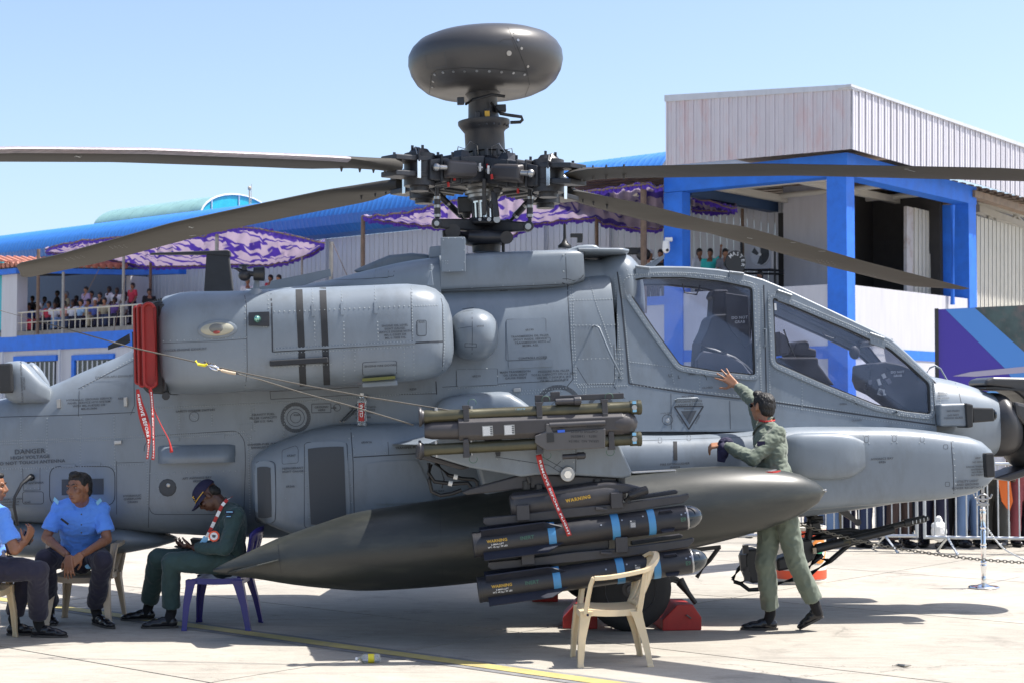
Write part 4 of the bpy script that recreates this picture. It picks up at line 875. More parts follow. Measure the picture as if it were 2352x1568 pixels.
mb = MB(HM); mb.tube([HC(1128, 236, -.16), HC(1150, 262, -.18), HC(1175, 266, -.18), HC(1198, 269, -.16), HC(1200, 276, -.16), HC(1195, 281, -.16), HC(1172, 282, -.15)], [.014]*7, 8); mb.tube([HC(1070, 240, -.2), HC(1085, 230, -.3), HC(1130, 218, -.3), HC(1160, 222, -.3)], .012, 6); mb.build('radar_cable', P_CABLE, heli, smooth=60)
mb = MB(HM); mb.box(HC(1058, 233, -.25), (.06, .06, .06)); mb.box(HC(1119, 258, -.16), (.045, .03, .05)); mb.box(HC(1098, 265, -.14), (.04, .04, .06)); mb.box(HC(1150, 250, -.1), (.09, .08, .06)); mb.build('radar_connector', P_HUB, heli, bev=.006)
mb = MB(HM); mb.box(HC(1119, 262, -.185), (.042, .006, .05)); mb.build('caution_label', P_YELPRINT, heli)
# rotor arms and blades
HUBW = HM @ HC(1114, 398)
def arm_at(az, r, dz=0, s=0):
    a = math.radians(az); return HUBW+V((math.cos(a)*r-math.sin(a)*s, math.sin(a)*r+math.cos(a)*s, dz))
BL = {'a': (223.5, [(900, 383), (631, 371), (300, 359), (0, 357), (-600, 375)], 3, 4.9), 'b': (138.5, [(890, 432), (631, 484), (440, 524), (176, 596), (29, 627)], 5.5, 7.7),
      'c': (-43.5, [(1370, 396), (1792, 388), (2082, 394), (2352, 400), (3000, 440)], 2, 5.2), 'd': (44.0, [(1310, 443), (1378, 461), (1585, 514), (1668, 527), (1946, 606), (2165, 661)], 0, 7.6)}
for key, (az, pts, tw, rmax) in BL.items():
    a = math.radians(az); u = V((math.cos(a), math.sin(a), 0)); s_ = V((-u.y, u.x, 0))
    # side vector pointing to the camera side
    if s_.y > 0: s_ = -s_
    prof = []
    for px, py in pts:
        k = (px-1176)/FPX; r = (k*HUBW.y-HUBW.x)/(u.x-k*u.y) if abs(u.x-k*u.y) > 1e-6 else 1
        p = HUBW+u*r; rr_ = ray(px, py); p2 = CAM+rr_*(p.y/rr_.y); prof.append([r, p2.z])
    prof.sort()
    print('blade', key, [(round(r, 2), round(z, 2)) for r, z in prof])
    R0 = 1.0; R1 = 7.55
    zf = lambda r: (interp(prof, r)[0] if r <= prof[-1][0] else prof[-1][1]+(r-prof[-1][0])*(prof[-1][1]-prof[-2][1])/(prof[-1][0]-prof[-2][0]))
    rows = []; nr = 40
    for i in range(nr+1):
        r = lerp(R0, R1, i/nr); t = (r-R0)/(R1-R0)
        z = zf(r); ch = .53 if r > 1.7 else lerp(.20, .53, (r-R0)/(1.7-R0))
        off = 0; tip = max(0, (r-(R1-.55))/.55)
        lead = ch*.5; trail = -ch*.5
        lead -= tip*ch*.78
        th = .055 if r > 1.7 else lerp(.12, .055, (r-R0)/.7)
        pit = math.radians(tw*(1 if r > 1.7 else (r-R0)/.7))
        up = V((0, 0, 1)); dz = zf(r+.05)-zf(r-.05)
        ax = u; S_ = (s_*math.cos(pit)+up*math.sin(pit)); N_ = (up*math.cos(pit)-s_*math.sin(pit))
        if key in ('c', 'd'): le, te = -lead, -trail
        else: le, te = lead, trail
        prof_ = []
        for f, h_ in ((0, 0), (.02, .42), (.1, .85), (.3, 1.), (.6, .65), (1, .05)): prof_.append((f, h_))
        c_ = HUBW+u*r; c_.z = z
        ring_ = [c_+S_*lerp(le, te, f)+N_*(h_*th*.55*(1-.6*tip)) for f, h_ in prof_]+[c_+S_*lerp(le, te, f)-N_*(h_*th*.45*(1-.6*tip)) for f, h_ in reversed(prof_[1:])]
        rows.append(ring_)
    mb = MB(); mb.loft(rows); b_ = mb.build('rotor_blade', P_BLADE, heli, smooth=40)
    BB = [BVHTree.FromPolygons([wm(b_) @ v.co for v in b_.data.vertices], [tuple(p.vertices) for p in b_.data.polygons])]
    # leading edge strip; blade a has its sunlit highlight painted in as bright colour
    mb = MB(); n_ = len(rows[0]); 
    sel = [n_-2, n_-1, 0, 1, 2]
    mb.loft([[p+(p-HUBW.lerp(HUBW, 1))*0+V((0, 0, 0)) + ((r_[1]+r_[-1])*0) + (r_[0]-r_[4]).normalized()*.003 for p in [r_[q] for q in sel]] for r_ in rows[4:]], closed=False); mb.build('leading_edge_strip', P_BLADEEDGE if key in ('a',) else P_BLADE, b_, smooth=60)
    mb = MB()
    def bm_(x, y, dx, dy, w=.012):
        h1 = hit(x-dx, y-dy, BB); h2 = hit(x+dx, y+dy, BB)
        if h1 and h2:
            t = (h2[0]-h1[0]).normalized(); s1 = h1[1].cross(t)*w/2; mb.add([h1[0]-s1+h1[1]*.003, h1[0]+s1+h1[1]*.003, h2[0]+s1+h2[1]*.003, h2[0]-s1+h2[1]*.003], [(0, 1, 2, 3)])
    if key == 'a': bm_(179, 359, 9, -1); bm_(179, 359.5, 5, 2)
    if key == 'b':
        bm_(439, 522, 6, 0); bm_(438, 522, 4, 2); bm_(443, 541, 8, -1)
        for k in range(12): bm_(252+k*3.6, 566-.3*k+(k % 3)*2.6, 1.2, 0, .008)
        for k in range(12): bm_(150+k*4, 594+(k % 3)*3-.8*k, 1.2, 0, .008)
    if key == 'c': bm_(2094, 392, 8, 2); bm_(2082, 388, 5, 0)
    if key == 'd':
        bm_(1722, 547, 6, 1); bm_(1822, 557, 6, 0); bm_(1888, 577, 8, 0)
        for k in range(12): bm_(1876+k*3.8, 596+.6*k+(k % 3)*3, 1.3, 0, .008)
        for k in range(12): bm_(1974+k*3.6, 628+.4*k+(k % 3)*3, 1.3, 0, .008)
    if mb.v: mb.build('tie_mark', P_RIV, b_, recalc=False)
    # blade root fittings and hub arm
    mb = MB()
    zc = zf(1.0)
    def A(r, s, dz): r *= .74; q = HUBW+u*r+s_*s; q.z = lerp(HUBW.z, zc, min(1, r/1.0))+dz; return q
    mb.add([A(.25, -.2, -.10), A(.25, .2, -.10), A(.25, .2, .12), A(.25, -.2, .12), A(.62, -.15, -.12), A(.62, .15, -.12), A(.62, .15, .10), A(.62, -.15, .10), A(1.02, -.16, -.11), A(1.02, .16, -.11), A(1.02, .16, .06), A(1.02, -.16, .06)],
           [(0, 3, 2, 1), (0, 1, 5, 4), (1, 2, 6, 5), (2, 3, 7, 6), (3, 0, 4, 7), (4, 5, 9, 8), (5, 6, 10, 9), (6, 7, 11, 10), (7, 4, 8, 11), (8, 9, 10, 11)])
    for r in (.42, .55, .7, .84): mb.add([A(r, -.17, -.13), A(r, .17, -.13), A(r, .17, .11), A(r, -.17, .11), A(r+.03, -.17, -.13), A(r+.03, .17, -.13), A(r+.03, .17, .11), A(r+.03, -.17, .11)], [(0, 1, 2, 3), (7, 6, 5, 4), (0, 4, 5, 1), (1, 5, 6, 2), (2, 6, 7, 3), (3, 7, 4, 0)])
    arm = mb.build('pitch_housing', P_HUB, heli, bev=.02, segs=2)
    mb = MB(); mb.cyl(A(1.0, 0, -.15), A(1.0, 0, .12), .13, n=16); mb.cyl(A(1.0, 0, .12), A(1.0, 0, .16), .10, .07, n=16); mb.cyl(A(1.0, 0, -.15), A(1.0, 0, -.19), .08, n=12); mb.build('lag_hinge', P_HUB, arm, smooth=40)
    mb = MB()
    for dz in (-.085, .045): mb.add([A(1.0, -.13, dz), A(1.0, .13, dz), A(1.45, .10, dz), A(1.45, -.10, dz), A(1.0, -.13, dz+.045), A(1.0, .13, dz+.045), A(1.45, .10, dz+.045), A(1.45, -.10, dz+.045)], [(0, 3, 2, 1), (4, 5, 6, 7), (0, 1, 5, 4), (1, 2, 6, 5), (2, 3, 7, 6), (3, 0, 4, 7)])
    mb.build('blade_fork', P_HUB, arm, bev=.008)
    mb = MB(); mb.beam(A(1.16, .135, -.10), A(1.16, .135, .05), .008, .04, up=u); mb.build('tie_strap', P_STEEL, arm, bev=.003)
    mb = MB(); mb.tube([A(1.16, .135, .04), A(1.16, .135, .1), A(1.12, .10, .15), A(1.05, .0, .17), A(1.0, -.1, .15)], .012, 6); mb.build('tie_bracket', P_HUB, arm)
    for sd in (-1, 1):
        mb = MB(); w0 = .17; mb.add([A(.42, sd*w0, -.09), A(.42, sd*(w0+.09), -.07), A(.42, sd*(w0+.09), .05), A(.42, sd*w0, .07), A(.86, sd*w0, -.10), A(.86, sd*(w0+.09), -.08), A(.86, sd*(w0+.09), .05), A(.86, sd*w0, .07)],
            [(0, 3, 2, 1), (4, 5, 6, 7), (0, 1, 5, 4), (1, 2, 6, 5), (2, 3, 7, 6), (3, 0, 4, 7)]); mb.build('lag_damper', P_BROWNGREY, arm, bev=.025, segs=3)
        mb = MB(); mb.cyl(A(.86, sd*(w0+.045), -.01), A(.98, sd*(w0+.03), -.01), .024); mb.ell(A(.98, sd*(w0+.03), -.01), .034); mb.cyl(A(.34, sd*(w0+.06), 0), A(.42, sd*(w0+.06), 0), .022); mb.build('damper_rod', P_DULLSTEEL, arm, smooth=50)
        mb = MB(); mb.beam(A(.405, sd*(w0+.094), -.03), A(.405, sd*(w0+.094), .04), .004, .022, up=s_); mb.build('data_label', P_WHITE, arm)
    mb = MB()
    for r, h_ in ((.5, .16), (.72, .15), (1.1, .19), (.95, .2), (1.36, .12)): mb.add([A(r-.015, -.01, .05), A(r+.015, -.01, .05), A(r+.015, -.01, h_), A(r-.015, -.01, h_), A(r-.015, .0, .05), A(r+.015, .0, .05), A(r+.015, .0, h_), A(r-.015, .0, h_)], [(0, 1, 2, 3), (4, 5, 6, 7), (0, 1, 5, 4), (2, 3, 7, 6), (1, 2, 6, 5), (3, 0, 4, 7)])
    mb.add([A(.3, -.1, .08), A(.3, .1, .08), A(.46, .06, .1), A(.46, -.06, .1), A(.34, -.06, .17), A(.34, .06, .17), A(.42, .05, .18), A(.42, -.05, .18)], [(0, 1, 2, 3), (4, 5, 6, 7), (0, 1, 5, 4), (1, 2, 6, 5), (2, 3, 7, 6), (3, 0, 4, 7)])
    for r in (1.5, 1.66, 1.85, 2.1):
        for dz in (-1, 1): mb.cyl(A(r, 0, 0)+V((0, 0, zf(r*.74)-zc+dz*.025)), A(r, 0, 0)+V((0, 0, zf(r*.74)-zc+dz*.06)), .014, .005, n=8)
    mb.build('hub_fitting', P_HUB, arm)
    mb = MB(); mb.tube([A(.40, .05, .17), A(.33, .08, .25), A(.22, .08, .22), A(.15, .05, .05)], .004, 5); mb.tube([A(1.02, -.05, .18), A(1.12, .05, .17), A(1.17, .12, .10)], .004, 5); mb.build('bonding_wire', P_DULLSTEEL, arm)
    # pitch link
    top = A(.62, .26, -.06); bot = HM @ HC({'a': 1005, 'b': 1085, 'c': 1217, 'd': 1160}[key], 521, {'a': -.35, 'b': .3, 'c': -.35, 'd': .3}[key])
    if key in 'ac': top = HM @ HC({'a': 1004, 'c': 1217}[key], 432, -.35)
    mb = MB(); d_ = (bot-top); mb.lathe(top, bot, [(0, .018), (d_.length*.2, .018), (d_.length*.22, .028), (d_.length*.75, .028), (d_.length*.78, .015), (d_.length, .018)], 10); mb.build('pitch_link', P_HUB, heli, smooth=50)
    mb = MB()
    for f in (.26, .48, .72): q = top+d_*f; mb.cyl(q-d_.normalized()*.012, q+d_.normalized()*.012, .030, n=10)
    mb.build('link_collar', P_DULLSTEEL, heli)
# swashplate arms
mb = MB(HM); sw = HC(1113, 515)
mb.lathe(HC(1113, 524), HC(1113, 504), [(0, .14), (.02, .2), (.05, .2), (.08, .12)], 24)
for x, y, yl in ((1003, 514, -.35), (1213, 521, -.35), (1085, 512, .3), (1165, 516, .3)):
    a = HC(x, y, yl); mb.add([*(p for p in [])], []); mb.beam(sw+V((0, 0, -.02)), a, .11, .12, w2=.06, h2=.075); mb.cyl(a+V((0, -.05, 0)), a+V((0, .05, 0)), .045)
mb.build('swashplate', P_HUB, heli, bev=.012)
mb = MB(HM)
for x, y, yl, r in ((1003, 514, -.41, .022), (1213, 521, -.41, .026), (1141, 505, -.24, .03), (1123, 505, -.22, .018), (1102, 505, -.22, .014)): a = HC(x, y, yl); mb.cyl(a, a+V((0, -.02, 0)), r)
mb.build('swashplate_bolt', P_DULLSTEEL, heli)
mb = MB(HM); a = HC(1035, 533, -.25); b = HC(1166, 548, -.25); mb.tube([HC(1040, 534, -.2), HC(1080, 543, -.26), HC(1120, 545, -.28), HC(1155, 545, -.24)], [.06, .06, .055, .05], 10); mb.cyl(HC(1040, 532, -.3), HC(1040, 532, -.05), .065, n=16); mb.cyl(HC(1164, 546, -.3), HC(1164, 546, -.05), .055, n=16)
mb.build('swashplate_ring_arm', P_HUB, heli, smooth=50)
mb = MB(HM); mb.beam(HC(1133, 440, -.22), HC(1141, 500, -.24), .06, .05); mb.beam(HC(1150, 436, -.22), HC(1133, 440, -.22), .09, .05); mb.beam(HC(1150, 430, -.22), HC(1125, 478, -.22), .04, .045); mb.beam(HC(1112, 410, -.3), HC(1112, 495, -.26), .03, .035); mb.build('scissor_link', P_HUB, heli, bev=.01)
mb = MB(HM); mb.box(HC(1071, 472, .1), (.15, .12, .14)); mb.cyl(HC(1071, 480, .1), HC(1072, 502, .1), .05, .03); mb.cyl(HC(1156, 556, -.15), HC(1156, 580, -.15), .014); mb.box(HC(1035, 540, 0), (.14, .1, .08)); mb.build('control_actuator', P_BLACK, heli, bev=.01)
# ------------------------------------------------------------------ STUB WINGS
def wing_pt(x, y, yl): return H(x, y, yl)
for s_ in (-1, 1):
    mb = MB(HM); rows = []
    for yl, xr, xl, z in ((-.7, 1.02, -.95, None), (-2.55, .95, -.55, None)):
        a = H(1430, 1000, -2.4); b = H(905, 1012, -1.2)
        x1 = a.x+(.02 if yl < -1 else .1); x0_ = H(975, 992, -2.4).x if yl < -1 else H(890, 1014, -.9).x
        zt = H(1200, 970, yl).z
        prof = [(x1, zt-.05), (x1-.08, zt+.0), (x1-.35, zt+.045), (x1-.9, zt+.05), (x0_, zt-.115), (x1-.8, zt-.1), (x1-.35, zt-.12), (x1-.08, zt-.1)]
        rows.append([V((x, yl*(1 if s_ < 0 else -1), z_)) for x, z_ in prof])
    mb.loft(rows); mb.build('stub_wing', P_GREY, heli, smooth=40)
    hx_ = None
mb = MB(HM); rows = spline_rows([[H(x, t, -.8).x, H(x, b, -.8).z, H(x, t, -.8).z, w] for x, t, b, w in ((988, 968, 980, .05), (1005, 925, 985, .09), (1040, 908, 985, .12), (1150, 898, 985, .13), (1180, 906, 985, .13), (1215, 930, 985, .11), (1250, 968, 985, .05))], .04)
mb.loft([ring(r[0], r[1], r[2], r[3], 3, yc=-.72) for r in rows]); mb.build('wing_root_fairing', P_GREY, heli, smooth=60)
# wing tip pylon fairing (outboard)
fair = [(994, 1047), (975, 1035), (1010, 1005), (1424, 998), (1424, 1022), (1452, 1084), (1448, 1094), (1429, 1097.5), (1300, 1089), (1230, 1090), (1198, 1094), (1080, 1073)]
mb = MB(HM); slab(mb, fair, -2.52, -2.34); wf = mb.build('wing_tip_fairing', P_GREY, heli, bev=.035, segs=4, smooth=40); FB = BVHTree.FromPolygons([wm(wf) @ v.co for v in wf.data.vertices], [tuple(p.vertices) for p in wf.data.polygons]); HULL.append(FB)
SE2 = MB(); RV2 = MB()
seam([(1323, 1022), (1322, 1092)], .004, SE2); seam([(1137, 1048), (1260, 1067), (1300, 1092)], .004, SE2); seam([(1240, 1045), (1312, 1085)], .004, SE2); seam([(1271, 1074), (1288, 1058)], .004, SE2)
rivets([(1142, 1053)], 5, .006, RV2); rivets([(1192, 1061), (1295, 1058)], 50, .007, RV2); rivets([(1318, 1030), (1317, 1090)], 14, .006, RV2); rivets([(1316, 1043)], 5, .012, RV2)
SE2.build('fairing_seam', P_SEAM, wf, recalc=False); RV2.build('fairing_rivet', P_RIV, wf, recalc=False)
mb = MB(HM); a = H(1303, 1088, -2.53); mb.cyl(a, a+V((0, -.03, 0)), .055, .05, n=20); mb.build('pivot_boss', P_DULLSTEEL, wf, bev=.004); mb = MB(HM); mb.cyl(a+V((0, -.03, 0)), a+V((0, -.045, 0)), .028, n=6); mb.build('pivot_bolt', P_STEEL, wf)
mb = MB(HM); slab(mb, [(1137, 1036), (1150, 1036), (1149, 1047), (1140, 1047)], -2.53, -2.515); mb.build('fairing_slot', P_SEAM, wf)
mb = MB(HM); slab(mb, [(958, 1018), (994, 1047), (1080, 1073), (1060, 1078), (978, 1056), (955, 1052)], -2.30, -1.9); mb.build('wing_underside_cover', P_RACK, heli, bev=.01)
mb = MB(HM)
slab(mb, [(1060, 1130), (1075, 1122), (1195, 1090), (1230, 1088), (1420, 1096), (1415, 1106), (1370, 1118), (1200, 1122), (1072, 1136)], -2.46, -2.38); mb.build('pylon', P_RACK, heli, bev=.01)
mb = MB(HM)
for x, y in ((1210, 1110), (1238, 1118), (1372, 1105), (1426, 1102)): mb.cyl(H(x, y-6, -2.46), H(x, y+12, -2.46), .032, n=10)
mb.cyl(H(1213, 1094, -2.5), H(1217, 1108, -2.5), .014); mb.build('sway_brace', P_BLACK, heli)
mb = MB(HM)
for pts in ([(1000, 1062), (1030, 1090), (1060, 1098), (1088, 1100), (1096, 1106), (1097, 1120)], [(985, 1062), (984, 1085), (998, 1105), (1040, 1110), (1075, 1108), (1082, 1118)], [(990, 1065), (985, 1100), (992, 1128), (1012, 1137), (1040, 1132), (1060, 1124)], [(1008, 1064), (1020, 1100), (1015, 1120)]):
    mb.tube([H(x, y, -2.2) for x, y in pts], .014 if len(pts) > 4 else .005, 8)
mb.build('wing_cable', P_CABLE, heli, smooth=60)
mb = MB(HM)
for x, y in ((1047, 1094), (1035, 1109)): mb.cyl(H(x-5, y-1, -2.2), H(x+4, y+1, -2.2), .019); 
mb.build('cable_tag', P_WHITE, heli)
mb = MB(HM)
slab(mb, [(1300, 1040), (1600, 1062), (1560, 1100), (1290, 1120)], -1.75, -1.45); mb.build('inboard_pylon', P_GREY, heli, bev=.03) if False else None
mb = MB(HM); slab(mb, [(1080, 1020), (1380, 1010), (1400, 1080), (1300, 1150), (1120, 1160)], -1.68, -1.50); mb.build('inboard_pylon', P_GREY, heli, bev=.03)
# ------------------------------------------------------------------ DROP TANK
tk_top = [(490, 1306), (520, 1291), (600, 1254), (640, 1236), (700, 1215), (760, 1195), (840, 1172), (1000, 1148), (1180, 1118), (1300, 1100), (1460, 1083), (1600, 1071), (1700, 1069), (1780, 1075), (1840, 1088), (1875, 1105), (1893, 1122)]
tk_bot = [(490, 1312), (520, 1319), (600, 1331), (640, 1338), (700, 1346), (760, 1352), (840, 1356), (1000, 1346), (1180, 1327), (1300, 1311), (1460, 1284), (1600, 1254), (1700, 1229), (1780, 1204), (1840, 1178), (1875, 1155), (1893, 1132)]
TY = -1.58
tank = thing('drop_tank', 'long dark green drop tank with pointed tail hanging under the wing', 'fuel tank', M=HM @ Matrix.Translation(H(1200, 1330, TY)))
axis = []
for (x, t), (_, b) in zip(tk_top, tk_bot):
    a = H(x, t, TY); c = H(x, b, TY); axis.append([x, (a.x+c.x)/2, (a.z+c.z)/2, max((a.z-c.z)/2, .006)])
axis = spline_rows(axis, 22)
rings_ = []
for j, r in enumerate(axis):
    p = axis[max(j-1, 0)]; q = axis[min(j+1, len(axis)-1)]; d_ = V((q[1]-p[1], 0, q[2]-p[2])).normalized(); up = V((-d_.z, 0, d_.x)); rad_ = r[3]*d_.x
    rings_.append([V((r[1], TY, r[2]))+up*math.sin(2*PI*k/48)*rad_+V((0, 1, 0))*math.cos(2*PI*k/48)*rad_ for k in range(48)])
mb = MB(HM); mb.loft(rings_); tb_ = mb.build('tank_body', P_TANK, tank, smooth=70)
TB = [BVHTree.FromPolygons([wm(tb_) @ v.co for v in tb_.data.vertices], [tuple(p.vertices) for p in tb_.data.polygons])]
HSAVE = HULL; HULL = TB
def hull_use(b):
    global HULL
    HULL = b
st_ = MB(); seam([(638, 1240), (644, 1300), (650, 1336)], .006, st_); seam([(1118, 1136), (1126, 1230), (1128, 1330)], .003, st_); seam([(1010, 1150), (1013, 1250), (1018, 1342)], .003, st_); st_.build('tank_seam', P_BLACK, tank, recalc=False)
mark_p = hit(985, 1250); put_text('tank_marking', 'LIFT POINT\nUNLOADED', mark_p[0]+mark_p[1]*.004, HM.to_3x3() @ V((1, 0, 0)), mark_p[1].cross(HM.to_3x3() @ V((1, 0, 0))), 5/sc_at(12.3), P_MISS, tank)
HULL = HSAVE
mb = MB(HM); mb.prism([H(522, 1317, TY-.05), H(620, 1292, TY-.15), H(640, 1287, TY-.22), H(590, 1300, TY-.36), H(545, 1312, TY-.30)], (0, 0, .012)); mb.build('tank_fin', P_TANK, tank, bev=.003)
mb = MB(HM); mb.cyl(H(1890, 1127, TY), H(1898, 1125, TY), .012); mb.build('tank_nose_plug', P_DULLSTEEL, tank)
mb = MB(HM); a = H(1758, 1070, TY); mb.lathe(a-V((0, 0, .092)), a+V((0, 0, 1)), [(0, .12), (.056, .115)], 24); mb.build('filler_ring', P_REDTAPE, tank); mb = MB(HM); mb.lathe(a-V((0, 0, .080)), a+V((0, 0, 1)), [(0, .09), (.054, .085)], 24); mb.build('filler_cap', P_DULLSTEEL, tank)
mb = MB(HM); a = H(1500, 1082, TY-.05); mb.box(a, (.34, .1, .015)); mb.build('tank_saddle', P_DULLSTEEL, tank, bev=.005)
# ------------------------------------------------------------------ TUBE LAUNCHER ON THE WING TIP
ny = V((0, -1, 0))
LY = -2.68
launcher = thing('tube_missile_launcher', 'dark brown launcher body between the two olive launch tubes at the wing tip', 'missile launcher', M=HM @ Matrix.Translation(H(1240, 1000, LY)))
mb = MB(HM); a = H(975, 988, LY-.02); b = H(1462, 968, LY-.02); L_ = (b-a).length
mb.lathe(a, H(1055, 986, LY-.02), [(0, .05), (.05, .062), (.26, .066)], 20); mb.lathe(H(1410, 973, LY-.02), b, [(0, .078), (.04, .084), (.10, .082), (.135, .065), (.155, .04), (.165, .012)], 24)
mb.build('launcher_end', P_BROWNGREY, launcher, smooth=50)
mb = MB(HM); mb.add([V(p) for p in []], []); rows = []
for x in (1052, 1430):
    c = H(x, 985-(x-1052)*.038, LY-.02); rows.append([c+V((0, yy, zz)) for yy, zz in ((-.075, -.045), (-.045, -.078), (.045, -.078), (.075, -.045), (.075, .045), (.045, .075), (-.045, .075), (-.075, .045))])
mb.loft(rows); lb = mb.build('launcher_body', P_BROWNGREY, launcher, bev=.006)
for x in (1120, 1170):
    c = H(x, 988.5-(x-1120)*.05, LY-.099); mb = MB(HM); mb.box(c, (.073, .004, .070)); pl = mb.build('data_plate', P_DULLSTEEL, launcher); mb = MB(HM)
    for k in range(8): mb.box(c+V((-.006, -.003, .026-k*.0075)), (.05, .001, .005))
    mb.build('plate_print', P_WHITE, pl)
    mb = MB(HM)
    for k in range(4): mb.box(c+V((.024, -.0045, .022-k*.014)), (.016, .001, .006))
    mb.build('plate_text', P_MARK, pl)
for (y0, y1, nm) in ((956.6, 933.8, 'upper'), (1033, 1006, 'lower')):
    A_ = H(962, y0, LY-.03); B_ = H(1473, y1, LY-.03); tl = thing('launch_tube', {'upper': 'olive missile launch tube, upper one of the pair at the wing tip', 'lower': 'olive missile launch tube, lower one of the pair at the wing tip'}[nm], 'launch tube', M=HM @ Matrix.Translation((A_+B_)/2), group='launch tubes at the wing tip')
    L_ = (B_-A_).length; mb = MB(HM)
    mb.lathe(A_, B_, [(.035, .043), (.05, .046), (.10, .040), (.32, .040), (.33, .043), (.35, .043), (.36, .040), (.95, .040), (.97, .043), (1.02, .043), (1.04, .041), (1.25, .041), (1.27, .045), (1.30, .046), (1.32, .043), (1.44, .043), (L_-.08, .043)], 24); mb.build('tube_body', P_OLIVE, tl, smooth=30)
    mb = MB(HM); mb.lathe(A_, B_, [(0, .066), (.008, .069), (.018, .066), (.022, .052), (.036, .045)], 24); mb.build('rear_flange', P_RACK, tl, smooth=30)
    mb = MB(HM); mb.lathe(A_, B_, [(L_-.082, .045), (L_-.08, .049), (L_-.03, .049), (L_-.028, .052), (L_-.004, .052), (L_, .046)], 24); mb.build('front_cap', P_OLIVE, tl, smooth=30)
    d_ = (B_-A_).normalized(); mb = MB(HM)
    for q, zz in ((L_-.055, .034), (L_-.055, -.022)): mb.box(A_+d_*q+V((0, -.046, zz)), (.026, .014, .020))
    mb.build('blue_sticker', P_LBLUE, tl)
    mb = MB(HM)
    for q in (.325, .83, 1.285):
        if nm == 'lower' and q > 1: q = 1.33
        c = A_+d_*q
        mb.lathe(c-d_*.018, c+d_*.018, [(0, .0475), (.036, .0475)], 20)
        mb.box(c+V((0, -.045, .0)), (.040, .018, .105)); sg = 1 if nm == 'upper' else -1; mb.box(c+V((0, -.03, sg*.055)), (.05, .05, .022)); mb.box(c+V((0, -.052, -sg*.045)), (.034, .014, .03))
    mb.build('clamp_strap', P_RACK, tl, bev=.003)
    mb = MB(HM)
    for q in (.12, .36): mb.cyl(A_+d_*q+V((0, 0, .035)), A_+d_*q+V((0, 0, .058)), .014); mb.cyl(A_+d_*q+V((0, 0, -.035)), A_+d_*q+V((0, 0, -.055)), .010)
    mb.cyl(A_+d_*1.49+V((0, -.03, 0)), A_+d_*1.49+V((0, -.058, 0)), .018); mb.build('tube_fitting', P_DULLSTEEL, tl)
    if nm == 'upper': put_text('tube_marking', 'BLOCK I', HM @ (A_+d_*.70+V((0, -.041, .024))), HM.to_3x3() @ V((-1, 0, 0)), HM.to_3x3() @ V((0, .5, -1)), .012, P_LBLUE, tl)
    mb = MB(HM)
    for q in (.35, .86, 1.3):
        c = A_+d_*q+V((0, -.03, .06 if nm == 'upper' else -.06)); sg = 1 if nm == 'upper' else -1; mb.tube([c+V((.028*math.cos(t)+.02, 0, sg*(.02+.026*math.sin(t)))) for t in [k*.42-.6 for k in range(11)]], .0022, 5)
    mb.build('lanyard', P_GREENPRINT, tl)
mb = MB(HM); slab(mb, [(1229, 1000), (1229, 1016), (1255, 1034), (1390, 1028), (1391, 983), (1270, 992), (1262, 972), (1254, 972), (1254, 990)], LY-.115, LY-.085); ep = mb.build('trainer_plate', mat('plate_grey', (.082, .078, .078), .45, var=.1), launcher, bev=.006)
mb = MB(HM); slab(mb, [(1256, 994), (1272, 993), (1273, 1014), (1257, 1015)], LY-.122, LY-.112); mb.build('vent_block', P_BLACK, launcher)
mb = MB(HM); c = H(1325, 978, LY-.1); mb.cyl(H(1262, 976, LY-.1), H(1390, 970, LY-.1), .02, n=12); mb.build('electronics_rod', P_RACK, launcher, smooth=50)
mb = MB(HM); mb.box(H(1289, 989, LY-.118), (.05, .003, .018)); mb.build('blue_label', P_BLUEPRINT, launcher)
R3 = HM.to_3x3()
for t_, y, x in (('TRAINER', 978.5, 1364), ('CAPTIVE FLIGHT', 990, 1342), ('18876 - 13480390', 1001, 1342), ('SERIAL NO. 700154', 1012, 1341)):
    put_text('trainer_marking', t_, HM @ H(x, y, LY-.1165), R3 @ V((-1, 0, .05)), R3 @ V((0, 0, -1)), .016, P_MARK if False else P_BLACK, launcher, wide=1.05)
mb = MB(HM); mb.beam(H(1230, 916, LY), H(1432, 908, LY), .05, .04); mb.box(H(1238, 916, LY), (.055, .06, .06)); mb.box(H(1275, 905, LY), (.065, .05, .04)); mb.cyl(H(1275, 922, LY-.06), H(1335, 919, LY-.06), .022); mb.cyl(H(1318, 920, LY-.06), H(1334, 919, LY-.06), .03); mb.build('launcher_rail', P_RACK, launcher, bev=.005)
mb = MB(HM); mb.cyl(H(1292, 1048, LY-.05), H(1345, 1045, LY-.05), .018); mb.cyl(H(1325, 1046, LY-.05), H(1342, 1045, LY-.05), .025); mb.build('coolant_bottle', P_RACK, launcher, smooth=40)
mb = MB(HM); mb.tube([H(985, 922, LY+.2)]+[H(1060+12*k, 921-2*math.sin(k)*1, LY+.1) for k in range(3)]+[H(1130, 917, -2), H(1170, 930, -2)], .014, 6) if False else None
for x in (1130, 1300): mb = MB(HM); mb.box(H(x, 985, LY+.08), (.12, .2, .16)); mb.build('launcher_mount', P_RACK, launcher, bev=.01)
